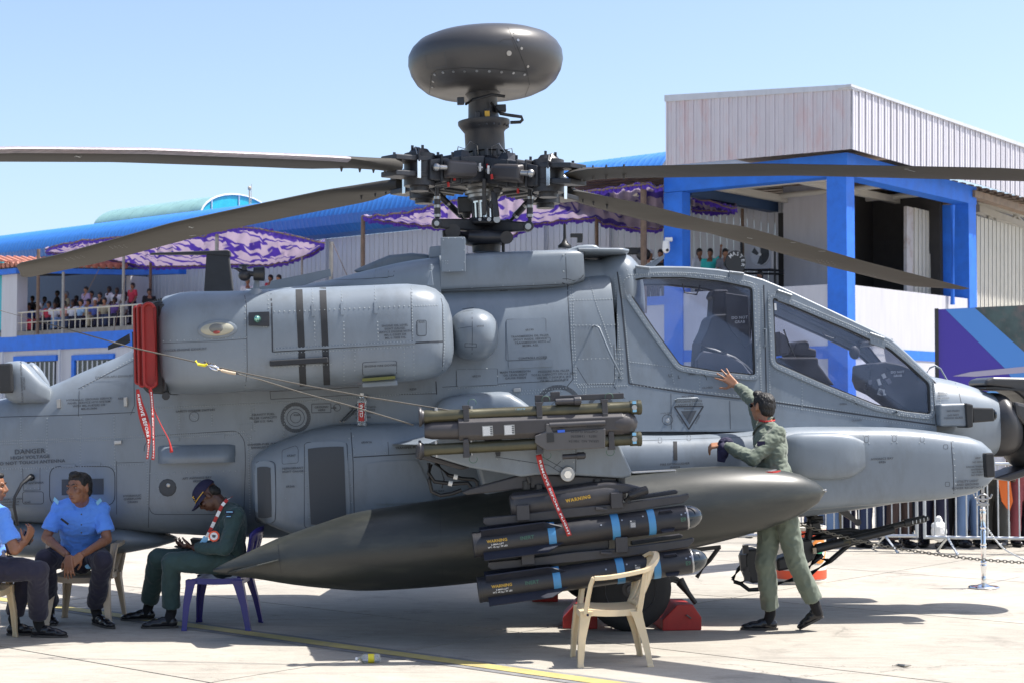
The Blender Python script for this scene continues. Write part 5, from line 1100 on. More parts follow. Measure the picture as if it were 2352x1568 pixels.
# ------------------------------------------------------------------ ANTI-ARMOUR MISSILES AND THEIR RACK
MY = -2.50
rack = thing('missile_rack', 'dark missile rack with yellow warning print carrying two black missiles', 'missile rack', M=HM @ Matrix.Translation(H(1300, 1150, MY)))
mb = MB(HM); a = H(1172, 1162, MY+.02); b = H(1430, 1128, MY+.02); mb.lathe(a, b, [(0, .07), (.03, .095), (.68, .095), (.76, .085), (.82, .05)], 20); mb.build('rack_body', P_RACK, rack, smooth=40)
mb = MB(HM); slab(mb, [(1172, 1138), (1395, 1108), (1420, 1108), (1450, 1112), (1482, 1120), (1488, 1128), (1440, 1132), (1180, 1150)], MY-.06, MY+.1); mb.build('rack_spine', P_RACK, rack, bev=.02)
mb = MB(HM); mb.tube([H(1440, 1150, MY-.1), H(1448, 1138, MY-.12), H(1465, 1130, MY-.12), H(1485, 1124, MY-.1)], .03, 10); mb.build('rack_cable', P_CABLE, rack, smooth=60)
put_text('warning_marking', 'WARNING', HM @ H(1328, 1144, MY-.085), R3 @ V((1, 0, .13)), V((0, 0, 1)), .022, P_YELPRINT, rack, bold=.05, spacing=1.25)
for yof in (0, 101.5):
    xo = 11*(yof > 0)
    mb = MB(HM); z_ = 0
    slab(mb, [(1110+xo, 1200+yof), (1111+xo, 1188+yof), (1198+xo, 1180+yof), (1310+xo, 1165+yof), (1400+xo, 1158+yof), (1565+xo, 1136+yof), (1582+xo, 1132+yof), (1584+xo, 1140+yof), (1570+xo, 1154+yof), (1440+xo, 1174+yof), (1310+xo, 1188+yof), (1120+xo, 1207+yof)], MY-.055, MY+.0); mb.build('launch_rail', P_RACK, rack, bev=.006)
    mb = MB(HM); slab(mb, [(1440+xo, 1141+yof), (1552+xo, 1124+yof), (1558+xo, 1127+yof), (1556+xo, 1133+yof), (1440+xo, 1150+yof)], MY+.1, MY+.17); mb.build('launch_rail', P_RACK, rack, bev=.005)
    mb = MB(HM); mb.box(H(1201+xo, 1176+yof, MY-.07), (.09, .06, .11)); mb.box(H(1416+xo, 1148+yof, MY-.07), (.085, .06, .11)); mb.build('rack_lug', P_RACK, rack, bev=.006)
    mb = MB(HM); mb.beam(H(1368+xo, 1167+yof, MY-.075), H(1395+xo, 1169+yof, MY-.075), .02, .02); mb.build('locking_lever', P_RACK, rack, bev=.004)
    if yof: mb = MB(HM); slab(mb, [(1180, 1245), (1400, 1225), (1400, 1260), (1190, 1285)], MY+.02, MY+.1); mb.build('rack_lower_beam', P_RACK, rack, bev=.01)
    A_ = H(1087+xo, 1251+yof*1.015, MY-.03); B_ = H(1614+xo, 1182+yof*.98, MY-.03); d_ = (B_-A_).normalized(); L_ = (B_-A_).length; up = V((-d_.z, 0, d_.x)); r_ = .089
    ms_ = thing('anti_armour_missile', 'black missile with blue bands on the rack, ' + ('lower of the two beside the chair' if yof else 'upper of the two under the wing'), 'missile', M=HM @ Matrix.Translation((A_+B_)/2), group='missiles on the rack')
    mb = MB(HM); mb.lathe(A_, B_, [(.004, r_*.94), (0, r_*1.02), (.02, r_*1.02), (.022, r_), (1.28, r_), (1.30, r_*1.01), (L_-.14, r_), (L_-.12, r_*.97)], 32); mb.build('missile_body', P_MISS, ms_, smooth=30)
    mb = MB(HM); mb.lathe(A_, B_, [(L_-.12, r_*.95), (L_-.10, r_*.93), (L_-.07, r_*.86), (L_-.04, r_*.70), (L_-.015, r_*.42), (L_, .004)], 32); mb.build('seeker_dome', P_LENS, ms_, smooth=60)
    mb = MB(HM); mb.lathe(A_, B_, [(L_-.125, r_*.985), (L_-.118, r_*.985), (L_-.112, r_*.95)], 32); mb.build('dome_ring', P_DULLSTEEL, ms_, smooth=30)
    mb = MB(HM)
    for q0, q1 in ((.525, .578), (.975, 1.030), (1.235, 1.285)): mb.lathe(A_, B_, [(q0, r_+.001), (q0, r_+.0025), (q1, r_+.0025), (q1, r_+.001)], 32)
    mb.build('blue_band', P_BLUEBAND, ms_, smooth=30)
    for ang in (40, 140, 220, 320):
        c_, s2 = math.cos(math.radians(ang)), math.sin(math.radians(ang)); dd = V((0, -1, 0))*c_+up*s2
        mb = MB(HM); w_ = .008; n_ = d_.cross(dd)
        mb.prism([A_+d_*.06+dd*r_*.9-n_*w_/2, A_+d_*.06+dd*(r_+.075)-n_*w_/2, A_+d_*.50+dd*(r_+.075)-n_*w_/2, A_+d_*.64+dd*r_*.9-n_*w_/2], n_*w_); mb.build('tail_fin', P_MISS2, ms_)
        mb = MB(HM); mb.prism([A_+d_*1.31+dd*r_*.9-n_*w_/2, A_+d_*1.32+dd*(r_+.03)-n_*w_/2, A_+d_*1.40+dd*(r_+.03)-n_*w_/2, A_+d_*1.42+dd*r_*.9-n_*w_/2], n_*w_); mb.build('nose_fin', P_MISS2, ms_)
    def mtext(nm, t_, q, el, h_, m, bold=.03, line=1.1, wide=1.):
        e = math.radians(el); nn = V((0, -1, 0))*math.cos(e)+up*math.sin(e); put_text(nm, t_, HM @ (A_+d_*q+nn*(r_+.003)), R3 @ d_, R3 @ (nn.cross(d_)*-1 if False else d_.cross(nn)*-1), h_, m, ms_, bold=bold, line=line, wide=wide)
    mtext('missile_marking', 'WARNING', .165, 12, .020, P_YELPRINT); mtext('missile_marking', '2-MAN LIFT\nWT: 45 kg / 99 LBS', .165, -10, .0115, P_WHITE, .01); mtext('missile_marking', 'INERT', .375, 8, .024, P_GREENPRINT); mtext('missile_marking', 'E9', L_-.155, -2, .026, P_GREENPRINT, .04)
    mb = MB(HM); c = A_+d_*1.12+V((0, -r_-.0, .01)); mb.box(c, (.045, .004, .055)); pl = mb.build('data_plate', P_MARK, ms_)
    mb = MB(HM)
    for k in range(5): mb.box(c+V((-.012+k*.0068, -.003, -.006)), (.003, .001, .032))
    mb.box(c+V((-.012, -.003, .02)), (.008, .001, .008)); mb.build('plate_print', P_WHITE, pl)
    mb = MB(HM)
    for q, el in ((1.47, 20), (1.5, 25), (1.05, 30), (.9, 20), (1.2, 35)): e = math.radians(el); nn = V((0, -1, 0))*math.cos(e)+up*math.sin(e); mb.cyl(A_+d_*q+nn*r_, A_+d_*q+nn*(r_+.004), .006, n=8)
    mb.build('missile_screw', P_DULLSTEEL, ms_)
# ------------------------------------------------------------------ LANDING GEAR, GUN
def gz(yl, x=1.0): return 0
for s_, px, py, yw in ((-1, 1443, 1340, -1.2), (1, 1362, 1300, .78)):
    c = HM @ H(px, py, yw); c.z = .335; ax = R3 @ V((0, 1, 0))
    w_ = thing('wheel', '', '', M=Matrix.Translation(c)) if False else None
    mb = MB(); mb.lathe(c-ax*.12, c+ax*.12, [(.0, .20), (.01, .27), (.04, .32), (.08, .335), (.16, .335), (.20, .32), (.23, .27), (.24, .20)], 40); ty = mb.build('main_wheel', P_TYRE, heli, smooth=50)
    mb = MB(); mb.lathe(c-ax*.125, c+ax*.12, [(0, .05), (.01, .08), (.03, .12), (.02, .18), (.0, .20), (.02, .21)], 28); mb.cyl(c-ax*.15, c-ax*.1, .035, n=12); mb.build('wheel_rim', P_DULLSTEEL if False else P_RACK, ty, smooth=40)
    mb = MB(); t1 = HM @ V((HI @ c).to_tuple()); q = HI @ c
    mb.cyl(HM @ (q+V((0, .14*-s_*-1*(-1), 0))) if False else HM @ (q+V((0, -s_*.16, 0))), HM @ V((q.x+.25, q.y-s_*.28, 1.0)), .06, .07, n=14); mb.beam(c, HM @ (q+V((0, -s_*.2, 0))), .09, .09); mb.beam(HM @ V((q.x+.1, q.y-s_*.2, .5)), HM @ V((q.x-.55, q.y-s_*.3, .85)), .05, .05); mb.build('landing_strut', P_BLACK, heli, bev=.008)
mb = MB(HM); mb.beam(H(1537, 1325, -1.15), H(1556, 1332, -1.15), .07, .05); mb.tube([H(1542, 1328, -1.15), H(1562, 1334, -1.15), H(1580, 1360, -1.15), H(1598, 1384, -1.15)], [.035, .04, .022, .018], 8); mb.build('towing_lever', P_BLACK, heli, smooth=60)
mb = MB(HM); mb.tube([H(1600, 1325, -.9), H(1630, 1285, -.9), H(1652, 1255, -.9)], .018, 8); mb.beam(H(1590, 1262, -.9), H(1655, 1255, -.9), .03, .03); mb.build('step_frame', P_BLACK, heli)
# belly fairings
rows = spline_rows([[H(x, t, 0).x, H(x, b, 0).z, H(x, t, 0).z, w] for x, t, b, w in ((-200, 1190, 1210, .1), (-60, 1190, 1262, .3), (60, 1188, 1277, .38), (200, 1188, 1277, .4), (300, 1195, 1266, .38), (360, 1215, 1255, .3), (405, 1232, 1242, .08))], .12)
mb = MB(HM); mb.loft([ring(r[0], r[1], r[2], r[3], 2.2) for r in rows]); mb.build('belly_fairing', P_GREY, heli, smooth=60)
mb = MB(HM); slab(mb, [(440, 1235), (470, 1237), (480, 1262), (448, 1262)], -.1, .1); mb.build('belly_antenna', P_BLACK, heli)
# chin gun
gun = thing('chin_gun', '', '') if False else None
def gt(pts, r, m=P_BLACK, nm='gun_frame_tube', yl=0.): mb = MB(HM); mb.tube([H(x, y, yl) for x, y in pts], r, 10); return mb.build(nm, m, heli, smooth=60)
zg = lambda x, y: (1665.2+x*.21971, 1091+y*.21971)
ga = [zg(1420, 640), zg(1890, 500)]
mb = MB(HM); a = H(*zg(1300, 640), 0); b = H(*zg(2130, 440), 0); L_ = (b-a).length
f = lambda x: (H(*zg(x, 640-(x-1300)*.24), 0)-a).length
mb.lathe(a, b, [(0, .036), (f(1500), .032), (f(1502), .025), (f(1870), .025), (f(1872), .036), (f(1930), .036), (f(1932), .032), (f(2090), .032), (f(2092), .02), (L_, .02)], 16); gb_ = mb.build('gun_barrel', P_BLACK, heli, smooth=40)
mb = MB(HM); d_ = (b-a).normalized()
for k in range(5): q = a+d_*(f(1950)+k*.034); mb.beam(q+V((0, -.031, .012)), q+V((0, -.031, -.018)), .014, .006, up=d_); 
mb.build('muzzle_slot', P_GALV, gb_)
gt([zg(740, 620), zg(900, 600), zg(1100, 590), zg(1300, 570), zg(1380, 580), zg(1480, 620)], .022); gt([zg(740, 700), zg(1000, 640), zg(1240, 600), zg(1330, 610)], .03)
gt([zg(880, 1035), zg(1100, 890), zg(1300, 720), zg(1400, 690), zg(1480, 640)], .022); gt([zg(540, 1130), zg(700, 1090), zg(890, 1030)], .018); gt([zg(80, 1080), zg(100, 1110), zg(165, 1130), zg(250, 1195), zg(340, 1190), zg(540, 1140)], .018); gt([zg(80, 1080), zg(140, 980), zg(190, 930)], .018); gt([zg(160, 1130), zg(230, 1080), zg(330, 1020)], .018)
gt([zg(930, 850), zg(1090, 890)], .02); gt([zg(860, 980), zg(930, 900), zg(1020, 830)], .02); gt([zg(830, 790), zg(1000, 840)], .02)
mb = MB(HM); mb.lathe(H(*zg(930, 770), -.12), H(*zg(1300, 680), -.12), [(0, .02), (.02, .040), (.30, .040), (.31, .033), (.7, .033), (.72, .036)], 16); mb.build('recoil_damper', P_BLACK, heli, smooth=40)
mb = MB(HM); mb.cyl(H(*zg(1230, 690), -.12), H(*zg(1300, 675), -.12), .042); mb.build('damper_collar', P_OLIVE, heli); mb = MB(HM); mb.box(H(*zg(935, 785), -.16), (.03, .03, .05)); mb.build('damper_lug', P_CHAIRW, heli)
mb = MB(HM); slab(mb, [zg(750, 665), zg(860, 650), zg(900, 730), zg(930, 790), zg(890, 870), zg(780, 940), zg(520, 990), zg(510, 860), zg(740, 790)], -.12, .12); mb.build('gun_receiver', P_BLACK, heli, bev=.02)
mb = MB(HM); slab(mb, [zg(170, 850), zg(210, 760), zg(330, 755), (zg(340, 1100)), zg(240, 1110), zg(190, 990)], -.14, .14); mb.build('gun_feeder', P_BLACK, heli, bev=.015)
mb = MB(HM)
for x, y in ((215, 770), (190, 950), (215, 1000), (230, 1060), (185, 870)): mb.box(H(*zg(x, y), -.15), (.05, .03, .07))
mb.build('ammunition_chute_link', P_RACK, heli)
mb = MB(HM); mb.tube([H(*zg(940, 330), 0), H(*zg(920, 450), 0), H(*zg(880, 600), 0), H(*zg(850, 760), 0)], [.07, .055, .035, .04], 10); mb.box(H(*zg(955, 380), -.02), (.10, .08, .04)); mb.box(H(*zg(950, 480), -.02), (.12, .08, .04)); mb.box(H(*zg(965, 440), -.02), (.09, .08, .03)); mb.beam(H(*zg(900, 540), -.1), H(*zg(990, 520), -.1), .07, .07); mb.build('gun_turret_leg', P_BLACK, heli, bev=.01)
gt([zg(760, 490), zg(830, 500), zg(900, 470), zg(860, 440), zg(850, 420)], .008); gt([zg(760, 500), zg(880, 490)], .007)
mb = MB(HM); slab(mb, [zg(1100, 330), zg(1240, 325), zg(1385, 465), zg(1400, 500), zg(1370, 500)], -.3, -.26); mb.cyl(H(*zg(1390, 490), -.3), H(*zg(1390, 490), -.24), .03); mb.build('gear_door_strut', P_RACK, heli)
# nose ground support: none
# ------------------------------------------------------------------ EXHAUST COVERS AND RIBBONS
def stadium(x, y0, y1, hw, n=10):
    out = []
    for k in range(n+1): q = PI*k/n; out.append((x+hw*math.cos(q), y0+hw-hw*math.sin(q)))
    for k in range(n+1): q = PI+PI*k/n; out.append((x+hw*math.cos(q), y1-hw-hw*math.sin(q)))
    return out
for (x, y0, y1, hw, yl, lb) in ((341, 697, 889, 13.5, -1.53, 'rightmost'), (322.5, 702, 886, 6, -1.45, 'middle'), (313, 706, 880, 5, -1.37, 'leftmost')):
    c = H(x, (y0+y1)/2, yl); ec = thing('exhaust_cover', f'red padded exhaust plug, {lb} of the three behind the engine', 'cover', M=HM @ Matrix.Translation(c), group='red exhaust plugs')
    mb = MB(HM); pts = [H(px+(py-y0)*.022, py, yl) for px, py in stadium(x, y0, y1, hw-2)]; mb.prism([q+V((0, .03, 0)) for q in pts], (0, .3, 0)); mb.build('plug_body', P_RED, ec)
    mb = MB(HM); mb.tube([H(px+(py-y0)*.022, py, yl) for px, py in stadium(x, y0, y1, hw)], .011, 8, closed=True); mb.build('plug_rim', P_RED, ec, smooth=60)
def ribbon(pts, D, name, label, body, tm=P_WHITE, m=P_REDTAPE, size=.55, wob=.02):
    """pts: (x, y, width px, twist)"""
    R_ = thing(name, label, 'ribbon', loc=W(pts[0][0], pts[0][1], D), group='red safety ribbons'); rows = spline_rows([list(p) for p in pts], 6)
    rows = sorted(spline_rows([[p[1], p[0], p[2], p[3]] for p in pts], 6)); L = []; Rr = []
    for j, (y, x, w, tw) in enumerate(rows):
        p = rows[max(0, j-1)]; q = rows[min(len(rows)-1, j+1)]; dx, dy = q[1]-p[1], q[0]-p[0]; l = math.hypot(dx, dy); nx, ny_ = dy/l, -dx/l
        c = W(x, y, D); s = sc_at(D); hw = w/2/s; dv = V((nx*math.cos(tw), math.sin(tw), -ny_*math.cos(tw))); L.append(c-dv*hw/max(.25, 1)); Rr.append(c+dv*hw)
    mb = MB(); n = len(L); mb.add(L+Rr, [(i, i+1, n+i+1, n+i) for i in range(n-1)]); o = mb.build('tape', m, R_, recalc=False, smooth=60); so_ = o.modifiers.new('s', 'SOLIDIFY'); so_.thickness = .0015; so_.offset = 0
    if body:
        me = text_mesh(body, 1., bold=.03, spacing=1.1); xs = [v.co.x for v in me.vertices]; x0_, x1_ = min(xs), max(xs); hh = .36; mb = MB(); vs = []
        for v in me.vertices:
            t = (v.co.x-x0_)/(x1_-x0_)*(n-1)*.9+.08*(n-1); i = min(n-2, int(t)); f_ = t-i; a = L[i].lerp(L[i+1], f_); b = Rr[i].lerp(Rr[i+1], f_); k = .5+v.co.y*size; vs.append(a.lerp(b, max(.02, min(.98, k)))+V((0, -.004, 0)))
        mb.add(vs, [tuple(p.vertices) for p in me.polygons]); bpy.data.meshes.remove(me); mb.build('ribbon_print', tm, R_, recalc=False)
    return R_
ribbon([(316, 893, 7, 0), (321, 925, 14, .2), (329, 955, 20, .1), (337, 985, 18, .2), (341, 1010, 10, .6), (340, 1035, 5, .9), (338, 1053, 5, .2)], 12.0, 'safety_ribbon', 'wide twisted red ribbon with white print hanging below the exhaust plugs', 'REMOVE BEFORE FLIGHT')
ribbon([(346, 889, 5, .3), (349, 920, 7, .5), (351, 960, 7, .8), (352, 1000, 6, .8), (353, 1030, 5, .5), (351, 1055, 7, 0)], 11.98, 'safety_ribbon', 'narrow red ribbon hanging beside the wide one below the exhaust plugs', 'REMOVE BEFORE FLIGHT')
ribbon([(342, 893, 2.5, .3), (352, 935, 2.5, .5), (370, 975, 2.5, .8), (388, 1010, 3, .8), (394, 1038, 8, .1)], 12.02, 'safety_ribbon', 'thin red cord slanting right from the exhaust plugs to a small tail', None)
ribbon([(1237, 1043, 13, .1), (1245, 1076, 13, .2), (1256, 1105, 14, .3), (1268, 1135, 13, .5), (1283, 1170, 11, .4), (1299, 1205, 11, .2), (1308, 1229, 11, .1)], 11.24, 'safety_ribbon', 'bright red ribbon with white print hanging from the wing tip pylon', 'REMOVE BEFORE FLIGHT')
# ropes from the left to the wing tip launcher
def rope(pts, r, label, name='tether_rope', m=P_ROPE):
    mb = MB(); mb.tube(pts, r, 8); return mb.build(name, m, smooth=60, label=label, cat='rope')
r1 = [W(-60, 697, 11.680), W(150, 755, 11.580), W(300, 797, 11.530), W(450, 831, 11.480), W(560, 856, 11.380), W(700, 884, 11.280), W(850, 912, 11.180), W(1060, 946, 11.100)]
rope(r1, .0048, 'long thin rope from the left edge over the exhaust to the upper launch tube')
rope([W(540, 856, 11.400), W(600, 872, 11.380), (W(700, 903, 11.280)), W(800, 930, 11.230), W(950, 975, 11.130)], .0048, 'lower thin rope branching from the metal hook to the launcher')
hk = thing('rope_hook', 'silver and yellow snap hook joining the two ropes below the formation light', 'hook', loc=W(495, 842, 11.420))
mb = MB(); mb.tube([W(468+2*k+.6*math.sin(k*2.5), 830+.7*k+3*math.sin(k*2.2), 11.440) for k in range(16)], .006, 6); mb.build('rope_whipping', P_ROPE, hk)
mb = MB(); mb.tube([W(449, 828, 11.410), W(455, 836, 11.410), W(470, 839, 11.410), W(476, 836, 11.410)], .010, 8); mb.build('yellow_thimble', mat('yellow_plastic', (.65, .55, .02), .5), hk, smooth=60)
mb = MB(); mb.tube([W(476, 838, 11.380), W(484, 838, 11.380), W(502, 844, 11.380), W(500, 850, 11.380), W(486, 846, 11.380)], .008, 8, closed=True); mb.build('snap_hook', P_CHROME, hk, smooth=60)
mb = MB(); mb.tube([W(500, 847, 11.380), W(510, 850, 11.380), W(525, 854, 11.380), W(541, 857, 11.380)], .011, 8); mb.build('hook_sleeve', P_CHAIRW, hk, smooth=60)
# water bottle standing on the bay top
bt = thing('water_bottle', 'clear plastic water bottle with red printed label by the fuselage', 'bottle', loc=W(831, 976, 12.95))
s = sc_at(12.95); a = W(831, 976, 12.95); mb = MB(); pr_ = [(0, .030), (.004, .038)]
for k in range(14): pr_ += [(.01+k*.0125, .040), (.016+k*.0125, .036)]
pr_ += [(.19, .040), (.205, .036), (.228, .018), (.232, .0135), (.248, .0135)]
mb.lathe(a, a+V((0, 0, 1)), pr_, 24); mb.build('bottle_shell', P_PLASTIC, bt, smooth=60); mb = MB(); mb.lathe(a+V((0, 0, .24)), a+V((0, 0, 1)), [(0, .016), (.018, .016)], 14); mb.build('bottle_cap', P_WHITE, bt)
mb = MB(); mb.add([a+V((.041*math.sin(q), -.042*math.cos(q), z)) for z in (.035, .18) for q in (-.6, -.2, .2, .6)], [(0, 1, 5, 4), (1, 2, 6, 5), (2, 3, 7, 6)]); lbx = mb.build('bottle_label', P_REDTAPE, bt, recalc=False)
put_text('label_print', 'CLEAR', a+V((0, -.045, .118)), V((0, 0, 1)), V((-1, 0, 0)), .024, P_WHITE, lbx, bold=.03)
# ------------------------------------------------------------------ PEOPLE
def remesh(mb, name, m, parent, vox=.008, sm=2, fold=0., fscale=9., fstretch=(1, 1, 1), **kw):
    o = mb.build(name, m, parent, **kw); r = o.modifiers.new('r', 'REMESH'); r.mode = 'VOXEL'; r.voxel_size = vox
    if sm: s_ = o.modifiers.new('s', 'SMOOTH'); s_.iterations = sm; s_.factor = .5
    me = bpy.data.meshes.new_from_object(o.evaluated_get(bpy.context.evaluated_depsgraph_get())); o.modifiers.clear(); old = o.data; o.data = me; bpy.data.meshes.remove(old)
    me.name = name
    if fold:
        ns = [v.normal.copy() for v in me.vertices]
        for v, n in zip(me.vertices, ns):
            p = V((v.co.x*fstretch[0], v.co.y*fstretch[1], v.co.z*fstretch[2]))*fscale
            d = noise.noise(p)*.6+abs(noise.noise(p*2.1+V((5, 3, 1))))*-.7+.2
            v.co += n*d*fold
    for p in me.polygons: p.use_smooth = True
    if not me.materials: me.materials.append(m)
    return o
def frame(fwd, up):
    f = V(fwd).normalized(); u = V(up); s = f.cross(u).normalized(); u = s.cross(f)
    return Matrix((s, f, u)).transposed()      # columns: side(right), forward, up
def head_body(mb, c, R, k=1.):
    """skull, jaw, nose, ears, brow about head centre c; R columns right, forward, up"""
    def q(x, y, z): return c+R @ V((x*k, y*k, z*k))
    E = lambda x, y, z, a, b, c_: mb.ell(q(x, y, z), (a*k, b*k, c_*k), R, 14, 10)
    E(0, -.012, .025, .074, .095, .088); E(0, .025, -.035, .058, .068, .075); E(0, .052, -.082, .030, .030, .026)
    E(0, .093, -.022, .013, .018, .020); mb.cone2(q(0, .084, .018), q(0, .104, -.020), .007*k, .012*k, 10); E(.012, .092, -.028, .009, .011, .008); E(-.012, .092, -.028, .009, .011, .008)
    E(0, .085, -.052, .024, .012, .006); E(0, .083, -.064, .021, .012, .007)
    for s in (-1, 1): E(s*.030, .078, .028, .020, .014, .008); E(s*.040, .062, -.018, .020, .022, .020); E(s*.076, -.005, -.008, .007, .016, .028)
def face_parts(c, R, root, k=1., smile=False, moustache=False, eyes=True):
    def q(x, y, z): return c+R @ V((x*k, y*k, z*k))
    if eyes:
        mb = MB()
        for s in (-1, 1): mb.ell(q(s*.030, .0745, .010), (.010*k, .008*k, .0038*k), R, 12, 8)
        mb.build('eye', P_EYE, root, smooth=60); mb = MB()
        for s in (-1, 1): mb.ell(q(s*.028, .0805, .010), (.0045*k, .003*k, .0038*k), R, 10, 6)
        mb.build('iris', P_HAIR, root); mb = MB()
        for s in (-1, 1): mb.tube([q(s*.046, .072, .030), q(s*.03, .088, .036), q(s*.012, .090, .031)], .0038*k, 6)
        mb.build('eyebrow', P_HAIR, root)
    if smile: mb = MB(); mb.ell(q(0, .0845, -.058), (.015*k, .009*k, .0048*k), R, 12, 8); mb.build('teeth', P_WHITE, root)
    mb = MB(); mb.ell(q(0, .0935, -.0515), (.020*k, .005*k, .0028*k), R); mb.ell(q(0, .0915, -.0655), (.017*k, .005*k, .0034*k), R); mb.build('lips', mat('lips', (.16, .05, .04), .5) if 'lips' not in MATS else MATS['lips'], root)
    if moustache: mb = MB(); mb.tube([q(-.024, .083, -.044), q(-.012, .094, -.040), q(.012, .094, -.040), q(.024, .083, -.044)], .004*k, 6); mb.build('moustache', P_HAIR, root)
def hair_mesh(c, R, root, k=1., quiff=.0, m=None, back=True):
    mb = MB()
    def q(x, y, z): return c+R @ V((x*k, y*k, z*k))
    E = lambda x, y, z, a, b, c_: mb.ell(q(x, y, z), (a*k, b*k, c_*k), R, 16, 12)
    E(0, -.022, .056, .076, .092, .066); E(0, -.048, .020, .076, .068, .078); E(0, -.060, -.022, .066, .050, .055); E(0, .024, .084, .056, .052, .028+quiff)
    for s in (-1, 1): E(s*.060, .010, .045, .015, .030, .040)
    if quiff: E(-.01, .045, .105, .045, .04, .028)
    return remesh(mb, 'hair', m or P_HAIR, root, .006, 1, .006, 38)
def hand(mb, wrist, fdir, pnorm, curl=.5, side=1, k=1., spread=.12, thumb_out=.6, curls=None):
    """palm and five fingers as round cones; fdir finger direction, pnorm palm facing, side=+1 puts thumb toward cross(fdir,pnorm)"""
    f = V(fdir).normalized(); n = V(pnorm); n = (n-f*n.dot(f)).normalized(); s = f.cross(n).normalized()*side
    w = V(wrist)
    for t in (-.026, -.009, .009, .026): mb.cone2(w+s*t*.6*k, w+f*.080*k+s*t*k, .014*k, .0125*k, 8)
    L = (.068, .076, .070, .054)
    for i, t in enumerate((.030, .010, -.010, -.030)):
        a = w+f*.085*k+s*t*k; d = (f+s*(t/.03)*spread).normalized(); cu = (curls[i] if curls else curl); p = a
        for j, fr in enumerate((.45, .32, .26)):
            ang = cu*(.55+.35*j)*(1 if j == 0 else 1); d = (d*math.cos(ang)+n*math.sin(ang)).normalized(); q = p+d*L[i]*fr*k*1.05
            mb.cone2(p, q, (.0088-.0008*j)*k, (.0082-.0008*j)*k, 8); p = q
    a = w+f*.022*k+s*.024*k; d = (f*.55+s*thumb_out+n*.35).normalized(); b = a+d*.042*k; mb.cone2(a, b, .013*k, .0105*k, 8); d2 = (f*.85+s*thumb_out*.5+n*(.3+curl*.4)).normalized(); c = b+d2*.030*k; mb.cone2(b, c, .0102*k, .0088*k, 8); mb.cone2(c, c+(d2+n*.2).normalized()*.022*k, .0088*k, .0075*k, 8)
def shoe(root, heel, toe, up=V((0, 0, 1)), nm='shoe'):
    """heel and toe are ground points (sole level)"""
    h = V(heel); t = V(toe); f = (t-h).normalized(); L = (t-h).length; s = f.cross(up).normalized(); u = s.cross(f)
    R = Matrix((s, f, u)).transposed(); mb = MB()
    E = lambda y, z, a, b, c_: mb.ell(h+f*y*L+u*z, (a, b, c_), R, 14, 10)
    E(.17, .045, .037, .050, .043); E(.35, .050, .038, .075, .043); E(.58, .038, .042, .085, .034); E(.80, .028, .042, .058, .026); E(.22, .075, .036, .045, .032)
    o = remesh(mb, nm, P_SHOE, root, .006, 3); mb = MB()
    pts = []
    for k in range(18):
        q = 2*PI*k/18; y = .5+.52*math.cos(q); w = (.040 if y > .5 else .034)*(1-.25*abs(y-.62)); pts.append(h+f*y*L+s*math.sin(q)*w*1.12+u*.002)
    mb.prism(pts, u*.016); mb.build('sole', P_SOLE, o)
    return o
def limb(mb, pts, rs, flat=(False, False), n=16):
    m = len(pts)
    for i in range(m-1): mb.cone2(pts[i], pts[i+1], rs[i], rs[i+1], n, (flat[0] and i == 0, flat[1] and i == m-2))
